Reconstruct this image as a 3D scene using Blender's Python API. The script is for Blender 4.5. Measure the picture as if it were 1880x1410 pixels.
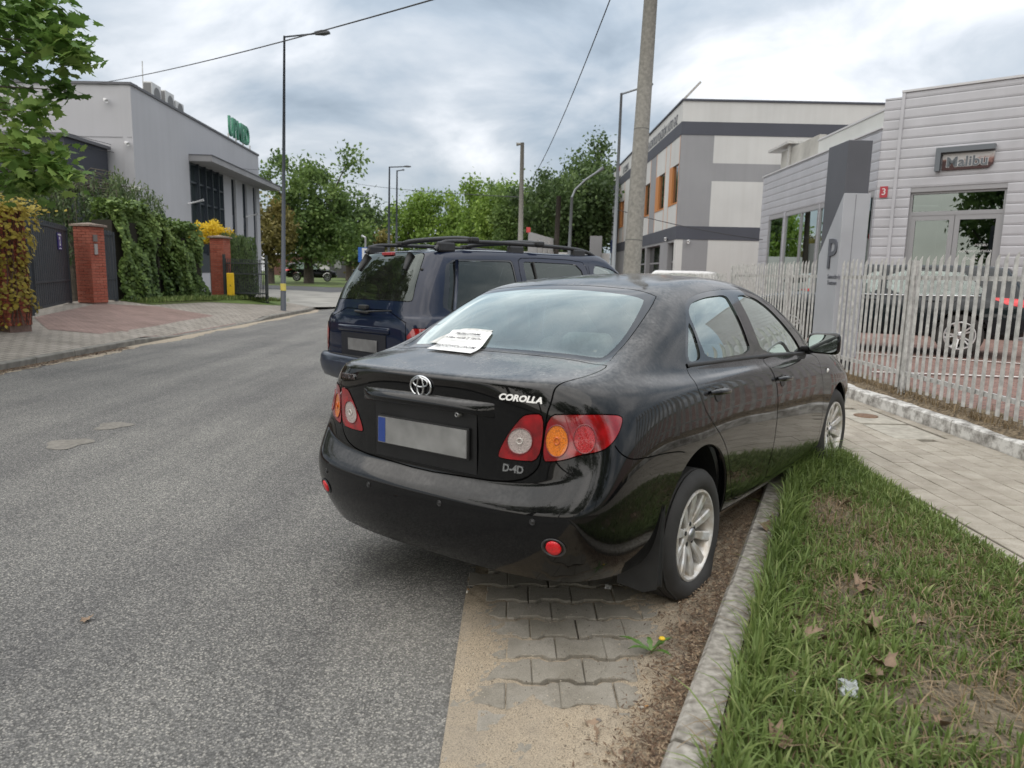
import bpy, bmesh, math, random
import numpy as np
from mathutils import Vector, Matrix, geometry
from mathutils.bvhtree import BVHTree
random.seed(7); rng = np.random.default_rng(7)
scene = bpy.context.scene
for o in list(bpy.data.objects): bpy.data.objects.remove(o)

# ---------------------------------------------------------------- camera
F_PX = 1303.0; PITCH = math.radians(8.8); ROLL = math.radians(1.2); EYE = 1.46
cam_d = bpy.data.cameras.new('camera'); cam = bpy.data.objects.new('camera', cam_d)
scene.collection.objects.link(cam); scene.camera = cam
_cp, _sp, _cr, _sr = math.cos(PITCH), math.sin(PITCH), math.cos(ROLL), math.sin(ROLL)
_f = Vector((0, _cp, -_sp)); _u0 = Vector((0, _sp, _cp)); _r0 = Vector((1, 0, 0))
_r = _cr*_r0 + _sr*_u0; _u = -_sr*_r0 + _cr*_u0
_m = Matrix((_r, _u, -_f)).transposed().to_4x4(); _m.translation = Vector((0, 0, EYE))
cam.matrix_world = _m
cam_d.sensor_width = 36.0; cam_d.lens = F_PX/1880*36.0
cam_d.clip_start = 0.05; cam_d.clip_end = 3000
cam_d.dof.use_dof = True; cam_d.dof.focus_distance = 4.6; cam_d.dof.aperture_fstop = 3.2

def ray(u, v):
    """viewing direction of a measured point of the survey photograph (used to take dimensions)"""
    a = (u-940)/F_PX; b = (705-v)/F_PX
    return (_f + a*_r + b*_u)
def G(x):
    """height of the carriageway / parking bay: 2 % crossfall, levelling out on the left half"""
    return .0206*max(x, -2.0) - .05
def ground_at(u, v, dz=0):
    d = ray(u, v); z = G(0)
    for _ in range(12):
        t = (z+dz-EYE)/d.z; z = G(d.x*t)
    return Vector((d.x*t, d.y*t, z))
def at_depth(u, v, y):
    d = ray(u, v); return Vector((0, 0, EYE)) + d*(y/d.y)

# ---------------------------------------------------------------- world: overcast, broken cloud deck
SUN_EL, SUN_AZ = math.radians(52), math.radians(215)
w = bpy.data.worlds.new('World'); scene.world = w; w.use_nodes = True
nt = w.node_tree; nt.nodes.clear()
def WN(t, **k):
    n = nt.nodes.new(t)
    for a, b in k.items(): setattr(n, a, b)
    return n
def wl(a, b): nt.links.new(a, b)
out = WN('ShaderNodeOutputWorld'); bg = WN('ShaderNodeBackground'); wl(bg.outputs[0], out.inputs[0])
sky = WN('ShaderNodeTexSky', sky_type='NISHITA', sun_disc=False, sun_elevation=SUN_EL, sun_rotation=SUN_AZ)
tc = WN('ShaderNodeTexCoord'); sep = WN('ShaderNodeSeparateXYZ'); wl(tc.outputs['Generated'], sep.inputs[0])
def wmath(op, a, b=None, clamp=False):
    n = WN('ShaderNodeMath', operation=op, use_clamp=clamp)
    for i, x in enumerate((a, b)):
        if x is None: continue
        if isinstance(x, (int, float)): n.inputs[i].default_value = x
        else: wl(x, n.inputs[i])
    return n.outputs[0]
zz = wmath('MAXIMUM', sep.outputs['Z'], 0.0)
den = wmath('ADD', zz, 0.42)
cx_ = wmath('DIVIDE', sep.outputs['X'], den); cy_ = wmath('DIVIDE', sep.outputs['Y'], den)
comb = WN('ShaderNodeCombineXYZ'); wl(cx_, comb.inputs[0]); wl(cy_, comb.inputs[1])
mp = WN('ShaderNodeMapping'); wl(comb.outputs[0], mp.inputs[0]); mp.inputs['Scale'].default_value = (1.0, 1.35, 1.0); mp.inputs['Rotation'].default_value = (0, 0, 0.42); mp.inputs['Location'].default_value = (3.7, 1.2, 0)
n1 = WN('ShaderNodeTexNoise'); n1.inputs['Scale'].default_value = 2.1; n1.inputs['Detail'].default_value = 7; n1.inputs['Roughness'].default_value = .54; n1.inputs['Distortion'].default_value = .35
wl(mp.outputs[0], n1.inputs['Vector'])
n2 = WN('ShaderNodeTexNoise'); n2.inputs['Scale'].default_value = .9; n2.inputs['Detail'].default_value = 2
wl(mp.outputs[0], n2.inputs['Vector'])
mixn = wmath('ADD', wmath('MULTIPLY', n1.outputs[0], .62), wmath('MULTIPLY', n2.outputs[0], .38))
rmp = WN('ShaderNodeValToRGB'); wl(mixn, rmp.inputs[0])
e = rmp.color_ramp.elements
e[0].position = .37; e[0].color = (.27, .325, .385, 1)
e[1].position = .62; e[1].color = (.96, .965, .98, 1)
e.new(.43).color = (.37, .43, .495, 1); e.new(.50).color = (.53, .57, .615, 1); e.new(.565).color = (.75, .77, .80, 1)
# overcast luminance rises towards the zenith (CIE overcast sky)
lum = wmath('ADD', wmath('MULTIPLY', zz, 1.05), .62)
lumc = WN('ShaderNodeVectorMath', operation='SCALE'); wl(rmp.outputs[0], lumc.inputs[0]); wl(lum, lumc.inputs['Scale'])
skys = WN('ShaderNodeVectorMath', operation='SCALE'); wl(sky.outputs[0], skys.inputs[0]); skys.inputs['Scale'].default_value = .10
mx = WN('ShaderNodeMix', data_type='RGBA'); mx.inputs[0].default_value = .90
wl(skys.outputs[0], mx.inputs[6]); wl(lumc.outputs[0], mx.inputs[7])
wl(mx.outputs[2], bg.inputs[0]); bg.inputs[1].default_value = 1.0

sun_d = bpy.data.lights.new('sun', 'SUN'); sun = bpy.data.objects.new('sun', sun_d); scene.collection.objects.link(sun)
sun_d.energy = 1.5; sun_d.angle = math.radians(110); sun_d.color = (1, .90, .76)
sd = Vector((math.sin(SUN_AZ)*math.cos(SUN_EL), math.cos(SUN_AZ)*math.cos(SUN_EL), math.sin(SUN_EL)))
sun.rotation_euler = sd.to_track_quat('Z', 'Y').to_euler()
vs = scene.view_settings; vs.view_transform = 'Standard'; vs.look = 'None'; vs.exposure = 0.66; vs.gamma = 1.0
vs.use_curve_mapping = False
scene.render.engine = 'CYCLES'
scene.cycles.max_bounces = 8; scene.cycles.transparent_max_bounces = 16

# ================================================================ materials
MATS = {}
def P(name, col, rough=.6, metal=0., var=None, bump=None, coat=0., spec=.5, tint=None, streak=0.):
    """procedural principled material; var=(scale, amount[, detail]) mottles the colour, bump=(scale, strength[, distance])"""
    if name in MATS: return MATS[name]
    m = bpy.data.materials.new(name); m.use_nodes = True; t = m.node_tree; b = t.nodes['Principled BSDF']
    b.inputs['Base Color'].default_value = (*col, 1); b.inputs['Roughness'].default_value = rough
    b.inputs['Metallic'].default_value = metal; b.inputs['Coat Weight'].default_value = coat
    b.inputs['Coat Roughness'].default_value = .03
    b.inputs['Specular IOR Level'].default_value = spec
    g = t.nodes.new('ShaderNodeNewGeometry')
    if var:
        n = t.nodes.new('ShaderNodeTexNoise'); n.inputs['Scale'].default_value = var[0]
        n.inputs['Detail'].default_value = var[2] if len(var) > 2 else 4
        t.links.new(g.outputs['Position'], n.inputs['Vector'])
        r = t.nodes.new('ShaderNodeValToRGB'); a = var[1]; t2 = tint or col
        r.color_ramp.elements[0].position = .3; r.color_ramp.elements[1].position = .7
        r.color_ramp.elements[0].color = (*[c*(1-a) for c in t2], 1)
        r.color_ramp.elements[1].color = (*[min(1, c*(1+a)) for c in col], 1)
        t.links.new(n.outputs[0], r.inputs[0]); last = r.outputs[0]
        if streak:   # rain streaks running down the wall
            mp_ = t.nodes.new('ShaderNodeMapping'); mp_.inputs['Scale'].default_value = (3.2, 3.2, .16); t.links.new(g.outputs['Position'], mp_.inputs[0])
            n2_ = t.nodes.new('ShaderNodeTexNoise'); n2_.inputs['Scale'].default_value = 1.0; n2_.inputs['Detail'].default_value = 6; n2_.inputs['Roughness'].default_value = .65; t.links.new(mp_.outputs[0], n2_.inputs['Vector'])
            r2_ = t.nodes.new('ShaderNodeValToRGB'); r2_.color_ramp.elements[0].position = .34; r2_.color_ramp.elements[1].position = .58; r2_.color_ramp.elements[0].color = (1-streak, 1-streak*1.05, 1-streak*1.15, 1); t.links.new(n2_.outputs[0], r2_.inputs[0])
            mx_ = t.nodes.new('ShaderNodeMix'); mx_.data_type = 'RGBA'; mx_.blend_type = 'MULTIPLY'; mx_.inputs[0].default_value = 1.; t.links.new(last, mx_.inputs[6]); t.links.new(r2_.outputs[0], mx_.inputs[7]); last = mx_.outputs[2]
        t.links.new(last, b.inputs['Base Color'])
    if bump:
        n = t.nodes.new('ShaderNodeTexNoise'); n.inputs['Scale'].default_value = bump[0]; n.inputs['Detail'].default_value = 3
        t.links.new(g.outputs['Position'], n.inputs['Vector'])
        bp = t.nodes.new('ShaderNodeBump'); bp.inputs['Strength'].default_value = bump[1]
        bp.inputs['Distance'].default_value = bump[2] if len(bump) > 2 else .005
        t.links.new(n.outputs[0], bp.inputs['Height']); t.links.new(bp.outputs[0], b.inputs['Normal'])
    MATS[name] = m; return m
class NT:
    """small wrapper to write node materials tersely"""
    def __init__(s, name):
        s.m = bpy.data.materials.new(name); s.m.use_nodes = True; s.t = s.m.node_tree; s.b = s.t.nodes['Principled BSDF']
        s.out = s.t.nodes['Material Output']; MATS[name] = s.m
        s.geo = s.t.nodes.new('ShaderNodeNewGeometry'); s.pos = s.geo.outputs['Position']
    def n(s, t, **k):
        n = s.t.nodes.new(t)
        for a, v in k.items(): setattr(n, a, v)
        return n
    def set(s, sock, v):
        if hasattr(v, 'links') or hasattr(v, 'is_linked'): s.t.links.new(v, sock)
        else: sock.default_value = (*v, 1) if isinstance(v, tuple) and len(v) == 3 and sock.type == 'RGBA' else v
    def noise(s, scale, detail=4, rough=.5, vec=None, dist=0.):
        n = s.n('ShaderNodeTexNoise'); n.inputs['Scale'].default_value = scale; n.inputs['Detail'].default_value = detail
        n.inputs['Roughness'].default_value = rough; n.inputs['Distortion'].default_value = dist
        s.t.links.new(vec or s.pos, n.inputs['Vector']); return n.outputs[0]
    def voro(s, scale, out='Distance', vec=None, feature='F1'):
        n = s.n('ShaderNodeTexVoronoi', feature=feature); n.inputs['Scale'].default_value = scale
        s.t.links.new(vec or s.pos, n.inputs['Vector']); return n.outputs[out]
    def ramp(s, fac, stops, interp='LINEAR'):
        r = s.n('ShaderNodeValToRGB'); r.color_ramp.interpolation = interp; e = r.color_ramp.elements
        while len(e) < len(stops): e.new(.5)
        for x, (p, c) in zip(e, stops):
            x.position = p; x.color = (*c, 1) if len(c) == 3 else c
        s.t.links.new(fac, r.inputs[0]); return r.outputs[0]
    def mix(s, fac, a, b, mode='MIX'):
        m = s.n('ShaderNodeMix', data_type='RGBA', blend_type=mode)
        s.set(m.inputs[0], fac); s.set(m.inputs[6], a); s.set(m.inputs[7], b); return m.outputs[2]
    def math(s, op, a, b=None, clamp=False):
        m = s.n('ShaderNodeMath', operation=op, use_clamp=clamp); s.set(m.inputs[0], a)
        if b is not None: s.set(m.inputs[1], b)
        return m.outputs[0]
    def bump(s, h, strength=.3, dist=.005):
        b = s.n('ShaderNodeBump'); b.inputs['Strength'].default_value = strength; b.inputs['Distance'].default_value = dist
        s.t.links.new(h, b.inputs['Height']); s.t.links.new(b.outputs[0], s.b.inputs['Normal'])
    def mapping(s, scale=(1, 1, 1), rot=(0, 0, 0), loc=(0, 0, 0), vec=None):
        m = s.n('ShaderNodeMapping'); m.inputs['Scale'].default_value = scale; m.inputs['Rotation'].default_value = rot; m.inputs['Location'].default_value = loc
        s.t.links.new(vec or s.pos, m.inputs[0]); return m.outputs[0]
    def base(s, c, rough=None, metal=None, spec=None):
        s.set(s.b.inputs['Base Color'], c)
        if rough is not None: s.set(s.b.inputs['Roughness'], rough)
        if metal is not None: s.b.inputs['Metallic'].default_value = metal
        if spec is not None: s.b.inputs['Specular IOR Level'].default_value = spec
        return s.m

def glass_mat(name, tint, refl=1.0, ior=1.52, rough=0., dust=0.):
    q = NT(name); q.t.nodes.remove(q.b)
    tr = q.n('ShaderNodeBsdfTransparent'); tr.inputs[0].default_value = (*tint, 1)
    gl = q.n('ShaderNodeBsdfGlossy'); gl.inputs['Roughness'].default_value = rough; gl.inputs[0].default_value = (.88, .98, .94, 1)
    fr = q.n('ShaderNodeFresnel'); fr.inputs['IOR'].default_value = ior
    fac = q.math('MULTIPLY', fr.outputs[0], 1.7*refl, clamp=True)
    mx = q.n('ShaderNodeMixShader'); q.t.links.new(fac, mx.inputs[0]); q.t.links.new(tr.outputs[0], mx.inputs[1]); q.t.links.new(gl.outputs[0], mx.inputs[2])
    last = mx.outputs[0]
    if dust:
        df = q.n('ShaderNodeBsdfDiffuse'); df.inputs[0].default_value = (.35, .34, .32, 1)
        m2 = q.n('ShaderNodeMixShader'); f2 = q.math('MULTIPLY', q.noise(9, 5), dust); q.t.links.new(f2, m2.inputs[0])
        q.t.links.new(last, m2.inputs[1]); q.t.links.new(df.outputs[0], m2.inputs[2]); last = m2.outputs[0]
    q.t.links.new(last, q.out.inputs[0]); return q.m

# ================================================================ mesh helpers
COL = scene.collection
def props(o, label=None, cat=None, group=None, kind=None):
    if label: o['label'] = label
    if cat: o['category'] = cat
    if group: o['group'] = group
    if kind: o['kind'] = kind
    return o
def thing(name, loc, label, cat, group=None, rz=0., mat4=None):
    o = bpy.data.objects.new(name, None); o.empty_display_size = .2; COL.objects.link(o)
    if mat4 is not None: o.matrix_world = mat4
    else: o.location = loc; o.rotation_euler = (0, 0, rz)
    o['_inv'] = 0; del o['_inv']
    return props(o, label, cat, group)
def wm(o):
    """world matrix without waiting for the depsgraph"""
    if o is None: return Matrix.Identity(4)
    m = o.matrix_basis.copy()
    return wm(o.parent) @ m
def mesh_obj(name, V, F, mat, parent=None, smooth=False, world=True, normals=None, mi=None, mats=None):
    me = bpy.data.meshes.new(name)
    if isinstance(V, np.ndarray): V = V.tolist()
    if parent is not None and world:
        inv = wm(parent).inverted(); V = [tuple(inv @ Vector(v)) for v in V]
    if isinstance(F, np.ndarray): F = F.tolist()
    me.from_pydata(V, [], F)
    for x in (mats or [mat]): me.materials.append(x)
    if mi is not None: me.polygons.foreach_set('material_index', np.asarray(mi, dtype=np.int32))
    if smooth: me.polygons.foreach_set('use_smooth', np.ones(len(me.polygons), dtype=bool))
    if normals is not None: me.normals_split_custom_set_from_vertices(normals)
    me.update()
    o = bpy.data.objects.new(name, me); COL.objects.link(o)
    if parent is not None: o.parent = parent
    return o
class MB:
    """collects shapes into one mesh"""
    def __init__(s): s.v = []; s.f = []; s.mi = []; s.m = 0
    def add(s, V, F):
        b = len(s.v); s.v += [tuple(v) for v in V]; s.f += [tuple(i+b for i in f) for f in F]; s.mi += [s.m]*len(F); return s
    def box(s, a, b, M=None):
        x0, y0, z0 = a; x1, y1, z1 = b
        V = [(x0,y0,z0),(x1,y0,z0),(x1,y1,z0),(x0,y1,z0),(x0,y0,z1),(x1,y0,z1),(x1,y1,z1),(x0,y1,z1)]
        if M is not None: V = [M @ Vector(v) for v in V]
        return s.add(V, [(0,3,2,1),(4,5,6,7),(0,1,5,4),(1,2,6,5),(2,3,7,6),(3,0,4,7)])
    def hexa(s, b4, t4):
        return s.add(list(b4)+list(t4), [(0,3,2,1),(4,5,6,7),(0,1,5,4),(1,2,6,5),(2,3,7,6),(3,0,4,7)])
    def quad(s, *p): return s.add(p, [tuple(range(len(p)))])
    def prism(s, poly, M, depth):
        """poly in local xy extruded along local z by depth, then M"""
        n = len(poly); V = [M @ Vector((x, y, 0)) for x, y in poly]+[M @ Vector((x, y, depth)) for x, y in poly]
        return s.add(V, [tuple(range(n))[::-1], tuple(range(n, 2*n))]+[(i, (i+1) % n, n+(i+1) % n, n+i) for i in range(n)])
    def tube(s, pts, rad, n=8, cap=True):
        pts = [Vector(p) for p in pts]; k = len(pts)
        if not hasattr(rad, '__len__'): rad = [rad]*k
        V = []; ref = None
        for i, p in enumerate(pts):
            d = (pts[min(i+1, k-1)]-pts[max(i-1, 0)])
            d = d.normalized() if d.length > 1e-9 else Vector((0, 0, 1))
            if ref is None: ref = Vector((0, 0, 1)) if abs(d.z) < .9 else Vector((1, 0, 0))
            a = d.cross(ref).normalized(); b = d.cross(a).normalized(); ref = -b if False else ref
            for j in range(n):
                t = 2*math.pi*j/n; V.append(p + rad[i]*(math.cos(t)*a + math.sin(t)*b))
        F = [(i*n+j, i*n+(j+1) % n, (i+1)*n+(j+1) % n, (i+1)*n+j) for i in range(k-1) for j in range(n)]
        if cap: F += [tuple(range(n)), tuple(range((k-1)*n, k*n))[::-1]]
        return s.add(V, F)
    def lathe(s, prof, M, n=32):
        """prof [(r, h)] round local z"""
        V = []; F = []; k = len(prof)
        for r, hh in prof:
            for j in range(n):
                t = 2*math.pi*j/n; V.append(M @ Vector((r*math.cos(t), r*math.sin(t), hh)))
        for i in range(k-1):
            for j in range(n): F.append((i*n+j, i*n+(j+1) % n, (i+1)*n+(j+1) % n, (i+1)*n+j))
        return s.add(V, F)
    def build(s, name, mat, parent=None, smooth=False, world=True, mats=None):
        return mesh_obj(name, s.v, s.f, mat, parent, smooth, world, mi=s.mi if mats else None, mats=mats)
def autosmooth(o, ang=35):
    me = o.data; me.polygons.foreach_set('use_smooth', np.ones(len(me.polygons), dtype=bool))
    bm = bmesh.new(); bm.from_mesh(me); lim = math.radians(ang)
    for e_ in bm.edges:
        if len(e_.link_faces) == 2 and e_.calc_face_angle(0) > lim: e_.smooth = False
    bm.to_mesh(me); bm.free(); return o
def bevel(o, w=.005, seg=2):
    bm = bmesh.new(); bm.from_mesh(o.data)
    bmesh.ops.bevel(bm, geom=[x for x in bm.edges if len(x.link_faces) == 2 and x.calc_face_angle(0) > .5], offset=w, segments=seg, affect='EDGES', profile=.5)
    bm.to_mesh(o.data); bm.free(); return o
def frame(origin, xa, ya):
    """matrix with local x=xa, y=ya, z=xa×ya"""
    xa = Vector(xa).normalized(); ya = Vector(ya); za = xa.cross(ya).normalized(); ya = za.cross(xa)
    m = Matrix((xa, ya, za)).transposed().to_4x4(); m.translation = Vector(origin); return m
def text_mesh(name, txt, M, size, mat, parent=None, depth=.004, align='CENTER', bold=0., shear=0., xs=1.):
    cu = bpy.data.curves.new(name+'_curve', 'FONT'); cu.body = txt; cu.size = size; cu.align_x = align; cu.align_y = 'CENTER'
    cu.extrude = depth; cu.offset = bold; cu.shear = shear; cu.resolution_u = 3
    tmp = bpy.data.objects.new(name+'_tmp', cu); COL.objects.link(tmp)
    bpy.context.view_layer.update()
    dg = bpy.context.evaluated_depsgraph_get(); me = bpy.data.meshes.new_from_object(tmp.evaluated_get(dg))
    bpy.data.objects.remove(tmp); bpy.data.curves.remove(cu)
    me.name = name; me.materials.clear(); me.materials.append(mat)
    o = bpy.data.objects.new(name, me); COL.objects.link(o)
    W = M @ Matrix.Diagonal((xs, 1, 1, 1))
    if parent is not None: o.parent = parent; o.matrix_basis = wm(parent).inverted() @ W
    else: o.matrix_basis = W
    return o
def link_copy(src, name, mat4, parent=None):
    o = src.copy(); o.name = name; COL.objects.link(o); o.parent = parent
    o.matrix_basis = (wm(parent).inverted() @ mat4) if parent is not None else mat4
    return o

# ================================================================ ground, road, pavements
def zl(x):
    """left-hand pavement: rises gently from the kerb to the gates"""
    return .03 + .105*min(4.2, max(0., -7.5-x))
def hL(x, y):
    xe = lkx(y)-.15; t = min(1., max(0., (xe-x)/.75)); return (G(-7.5)+drop(y)-.003)*(1-t)+(zl(x)-.012)*t
def left_at(u, v):
    d = ray(u, v); z = .1
    for _ in range(30): t = (z-EYE)/d.z; z = .5*z+.5*zl(d.x*t)
    return Vector((d.x*t, d.y*t, z))
def asphalt_mat(name, base=1., warm=0.):
    q = NT(name)
    cell = q.voro(150, 'Color'); sp = q.n('ShaderNodeSeparateColor'); q.t.links.new(cell, sp.inputs[0])
    dist = q.voro(150, 'Distance')
    stone = q.ramp(sp.outputs[0], [(.0, (.080*base, .078*base, .075*base)), (.40, (.130*base, .127*base, .121*base)), (.75, (.195*base, .190*base, .180*base)), (.97, (.33*base, .315*base, .285*base))])
    gap = q.ramp(dist, [(.35, (1, 1, 1)), (.8, (.5, .5, .5))])
    c = q.mix(1.0, stone, gap, 'MULTIPLY')
    big = q.ramp(q.noise(.55, 5, .6), [(.35, (.86, .86, .87)), (.65, (1.12, 1.12, 1.11))])
    c = q.mix(1.0, c, big, 'MULTIPLY')
    # dust blown along the lane and against the bay
    sx = q.n('ShaderNodeSeparateXYZ'); q.t.links.new(q.pos, sx.inputs[0])
    near = q.ramp(q.math('ADD', q.math('MULTIPLY', sx.outputs['X'], .45), q.math('MULTIPLY', q.noise(1.4, 4), .8)), [(.0, (0, 0, 0)), (.75, (1, 1, 1))])
    c = q.mix(q.math('MULTIPLY', near, .32), c, (.30, .28, .24))
    # polished wheel tracks and old stains
    trk = q.ramp(q.noise(.8, 5, .6, vec=q.mapping((2.2, .16, 1))), [(.40, (.82, .82, .83)), (.6, (1.06, 1.06, 1.05))]); c = q.mix(1.0, c, trk, 'MULTIPLY')
    spot = q.ramp(q.noise(2.6, 6, .7, dist=.5), [(.24, (.66, .66, .67)), (.36, (1, 1, 1))]); c = q.mix(1.0, c, spot, 'MULTIPLY')
    # dark ellipse with a noisy edge by the parked car's rear bumper
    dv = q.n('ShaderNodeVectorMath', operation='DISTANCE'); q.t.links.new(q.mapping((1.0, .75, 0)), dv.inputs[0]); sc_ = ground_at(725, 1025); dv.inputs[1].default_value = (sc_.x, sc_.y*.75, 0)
    dark_patch = q.ramp(q.math('ADD', dv.outputs['Value'], q.math('MULTIPLY', q.noise(5, 5, .6), .35)), [(.30, (.55, .55, .54)), (.50, (1, 1, 1))]); c = q.mix(1.0, c, dark_patch, 'MULTIPLY')
    q.base(c, .85, spec=.35); q.bump(dist, .5, .006); return q.m
def paver_mat(name, c1, c2, var=6, rough=.9):
    q = NT(name); oi = q.n('ShaderNodeObjectInfo')
    c = q.mix(oi.outputs['Random'], c1, c2)
    g = q.ramp(q.noise(240, 2, .6), [(.3, (.72, .72, .72)), (.7, (1.2, 1.2, 1.2))]); c = q.mix(1.0, c, g, 'MULTIPLY')
    st = q.ramp(q.noise(var, 5, .65), [(.3, (.74, .73, .70)), (.68, (1.08, 1.08, 1.08))]); c = q.mix(1.0, c, st, 'MULTIPLY')
    q.base(c, rough, spec=.3); q.bump(q.noise(240, 2), .35, .003); return q.m
def brickpave_mat(name, c1, c2, mortar, scale, w_=.5, h_=.25, rot=0., off=.5):
    q = NT(name); b = q.n('ShaderNodeTexBrick'); q.t.links.new(q.mapping((scale,)*3, (0, 0, rot)), b.inputs['Vector'])
    b.inputs['Color1'].default_value = (*c1, 1); b.inputs['Color2'].default_value = (*c2, 1); b.inputs['Mortar'].default_value = (*mortar, 1)
    b.inputs['Scale'].default_value = 1; b.inputs['Brick Width'].default_value = w_; b.inputs['Row Height'].default_value = h_; b.inputs['Mortar Size'].default_value = .012; b.offset = off
    st = q.ramp(q.noise(1.6, 6, .65), [(.3, (.72, .71, .69)), (.7, (1.12, 1.12, 1.12))])
    q.base(q.mix(1.0, b.outputs[0], st, 'MULTIPLY'), .9, spec=.3); return q.m
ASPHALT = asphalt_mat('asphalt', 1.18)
SOIL = P('soil', (.105, .080, .055), .95, var=(14, .5, 8), bump=(60, .8, .02), tint=(.06, .045, .03))
CONC = P('kerb_concrete', (.33, .31, .275), .9, var=(30, .26, 10), bump=(220, .4, .003), tint=(.20, .18, .15))
GREYPAVE = brickpave_mat('grey_paving', (.265, .240, .21), (.30, .272, .238), (.15, .135, .115), 1., .20, .165)
REDPAVE = brickpave_mat('red_paving', (.235, .160, .142), (.275, .190, .165), (.15, .115, .10), 1., .20, .10)

far = 700
g0 = mesh_obj('ground', [(-far, -60, -.45), (far, -60, -.45), (far, far, -.45), (-far, far, -.45)], [(0, 1, 2, 3)], P('far_ground', (.09, .10, .05), .95, var=(.2, .4)))
props(g0, kind='structure')
# left kerb line, measured
LK = [ground_at(u, v) for u, v in ((0, 687), (110, 655), (300, 622), (450, 591), (560, 573))]
LK = [(p.x, p.y) for p in LK]; xk = sum(p[0] for p in LK)/len(LK)
LKL = [(-7.35, -14.), (-7.38, 4.)]+[(-7.42, 9.), (-7.46, 13.), (-7.5, 17.), (-7.54, 22.), (-7.6, 26.5), (-7.9, 28.6), (-8.8, 30.2), (-10.5, 31.2)]
def lkx(y):
    for (x0, y0), (x1, y1) in zip(LKL, LKL[1:]):
        if y0 <= y <= y1: return x0+(x1-x0)*(y-y0)/(y1-y0)
    return -7.35 if y < 0 else -7.6
# carriageway
xs = [-9.5, -7.2, -5, -3, -2, -1, -.17]; ys = [-15, 0, 2, 4, 8, 15, 30, 45, 70, 110, 180]
V = [(x, y, G(x)) for y in ys for x in xs]; n = len(xs)
F = [(j*n+i, j*n+i+1, (j+1)*n+i+1, (j+1)*n+i) for j in range(len(ys)-1) for i in range(n-1)]
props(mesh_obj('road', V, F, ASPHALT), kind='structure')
# worn sandy patches lying on the carriageway
PATCH = P('road_patch', (.185, .172, .15), .95, var=(30, .25), bump=(150, .3))
for u, v, rx, ry in ((125, 815, .17, .10), (208, 782, .15, .09)):
    c = ground_at(u, v); m = MB(); pts = []
    for i in range(18):
        a = 2*math.pi*i/18; k = 1+.18*math.sin(3*a+u)+.1*math.sin(5*a); pts.append((c.x+rx*k*math.cos(a), c.y+ry*2.0*k*math.sin(a), G(c.x)+.004))
    m.quad(*pts); props(m.build('road_patch', PATCH), kind='structure')
# sand drifted along the left kerb
m = MB(); rr = random.Random(3)
V = []; F = []
for i in range(150):
    y = 8+i*.135; x0 = lkx(y); wd = .10+.16*abs(math.sin(y*.9))+.12*rr.random(); V += [(x0-.02, y, G(x0)+.012), (x0+wd*.5, y, G(x0)+.008), (x0+wd, y, G(x0)+.003)]
for i in range(149):
    for j in (0, 1): F.append((3*i+j, 3*i+j+1, 3*i+4+j, 3*i+3+j))
SANDM = P('drift_sand', (.32, .27, .205), .95, var=(40, .3), bump=(200, .4))
props(mesh_obj('gutter_sand', V, F, SANDM), 'pale sand drifted along the left kerb', None, kind='stuff')
# left kerb: stones, dropped at the drive
def kerb_run(name, pts, height, wdt, mat, inward, L=1.0, zf=None, ztop=None, gap=.010):
    k = bpy.data.objects.new(name, None); COL.objects.link(k); k['kind'] = 'structure'
    acc = []; i = 0
    for (x0, y0), (x1, y1) in zip(pts, pts[1:]):
        d = Vector((x1-x0, y1-y0)); n_ = max(1, round(d.length/L)); d.normalize(); nn = Vector((d.y, -d.x))*inward; ln = Vector((x1-x0, y1-y0)).length/n_
        for j in range(n_):
            a = Vector((x0, y0))+d*(ln*j+gap/2); b = Vector((x0, y0))+d*(ln*(j+1)-gap/2)
            ha, hb = height(a.y), height(b.y); za, zb_ = zf(a.x), zf(b.x)
            a2 = a+nn*wdt; b2 = b+nn*wdt; ch = .015
            dz = rr.uniform(-.004, .004); dx = rr.uniform(-.004, .004)
            m = MB(); P4 = lambda p, z: (p.x+dx, p.y, z+dz)
            ac = a+nn*ch; bc = b+nn*ch
            V = [P4(a, za-.15), P4(b, zb_-.15), P4(b2, zb_-.15), P4(a2, za-.15), P4(a, za+ha-ch), P4(b, zb_+hb-ch), P4(b2, zb_+hb), P4(a2, za+ha), P4(ac, za+ha), P4(bc, zb_+hb)]
            m.add(V, [(0, 1, 5, 4), (4, 5, 9, 8), (8, 9, 6, 7), (1, 2, 6, 9, 5), (0, 4, 8, 7, 3), (3, 7, 6, 2)])
            m.build('kerb_stone', mat, k)
    return k
drop = lambda y: .115 if y < 14.6 or y > 21.8 else (.115-.085*min(1, (y-14.6)/.9, (21.8-y)/.9))
kerb_run('left_kerb', LKL[1:], drop, .15, P('kerb_dark', (.175, .165, .145), .9, var=(5, .35, 8), bump=(160, .4, .003)), -1, zf=G)
# left pavement sheet
V = []; F = []; yy = [-10, 0, 4, 8, 11, 13, 14, 14.6, 15, 15.5, 16, 17, 18, 19, 20, 20.9, 21.3, 21.8, 22.4, 23, 26, 28]
for y in yy:
    for k in range(7):
        x = lkx(y)-.15-k*.75; V.append((x, y, hL(x, y)))
for j in range(len(yy)-1):
    for k in range(6): F.append((j*7+k+1, j*7+k, (j+1)*7+k, (j+1)*7+k+1))
props(mesh_obj('left_pavement', V, F, GREYPAVE), kind='structure')
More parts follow.
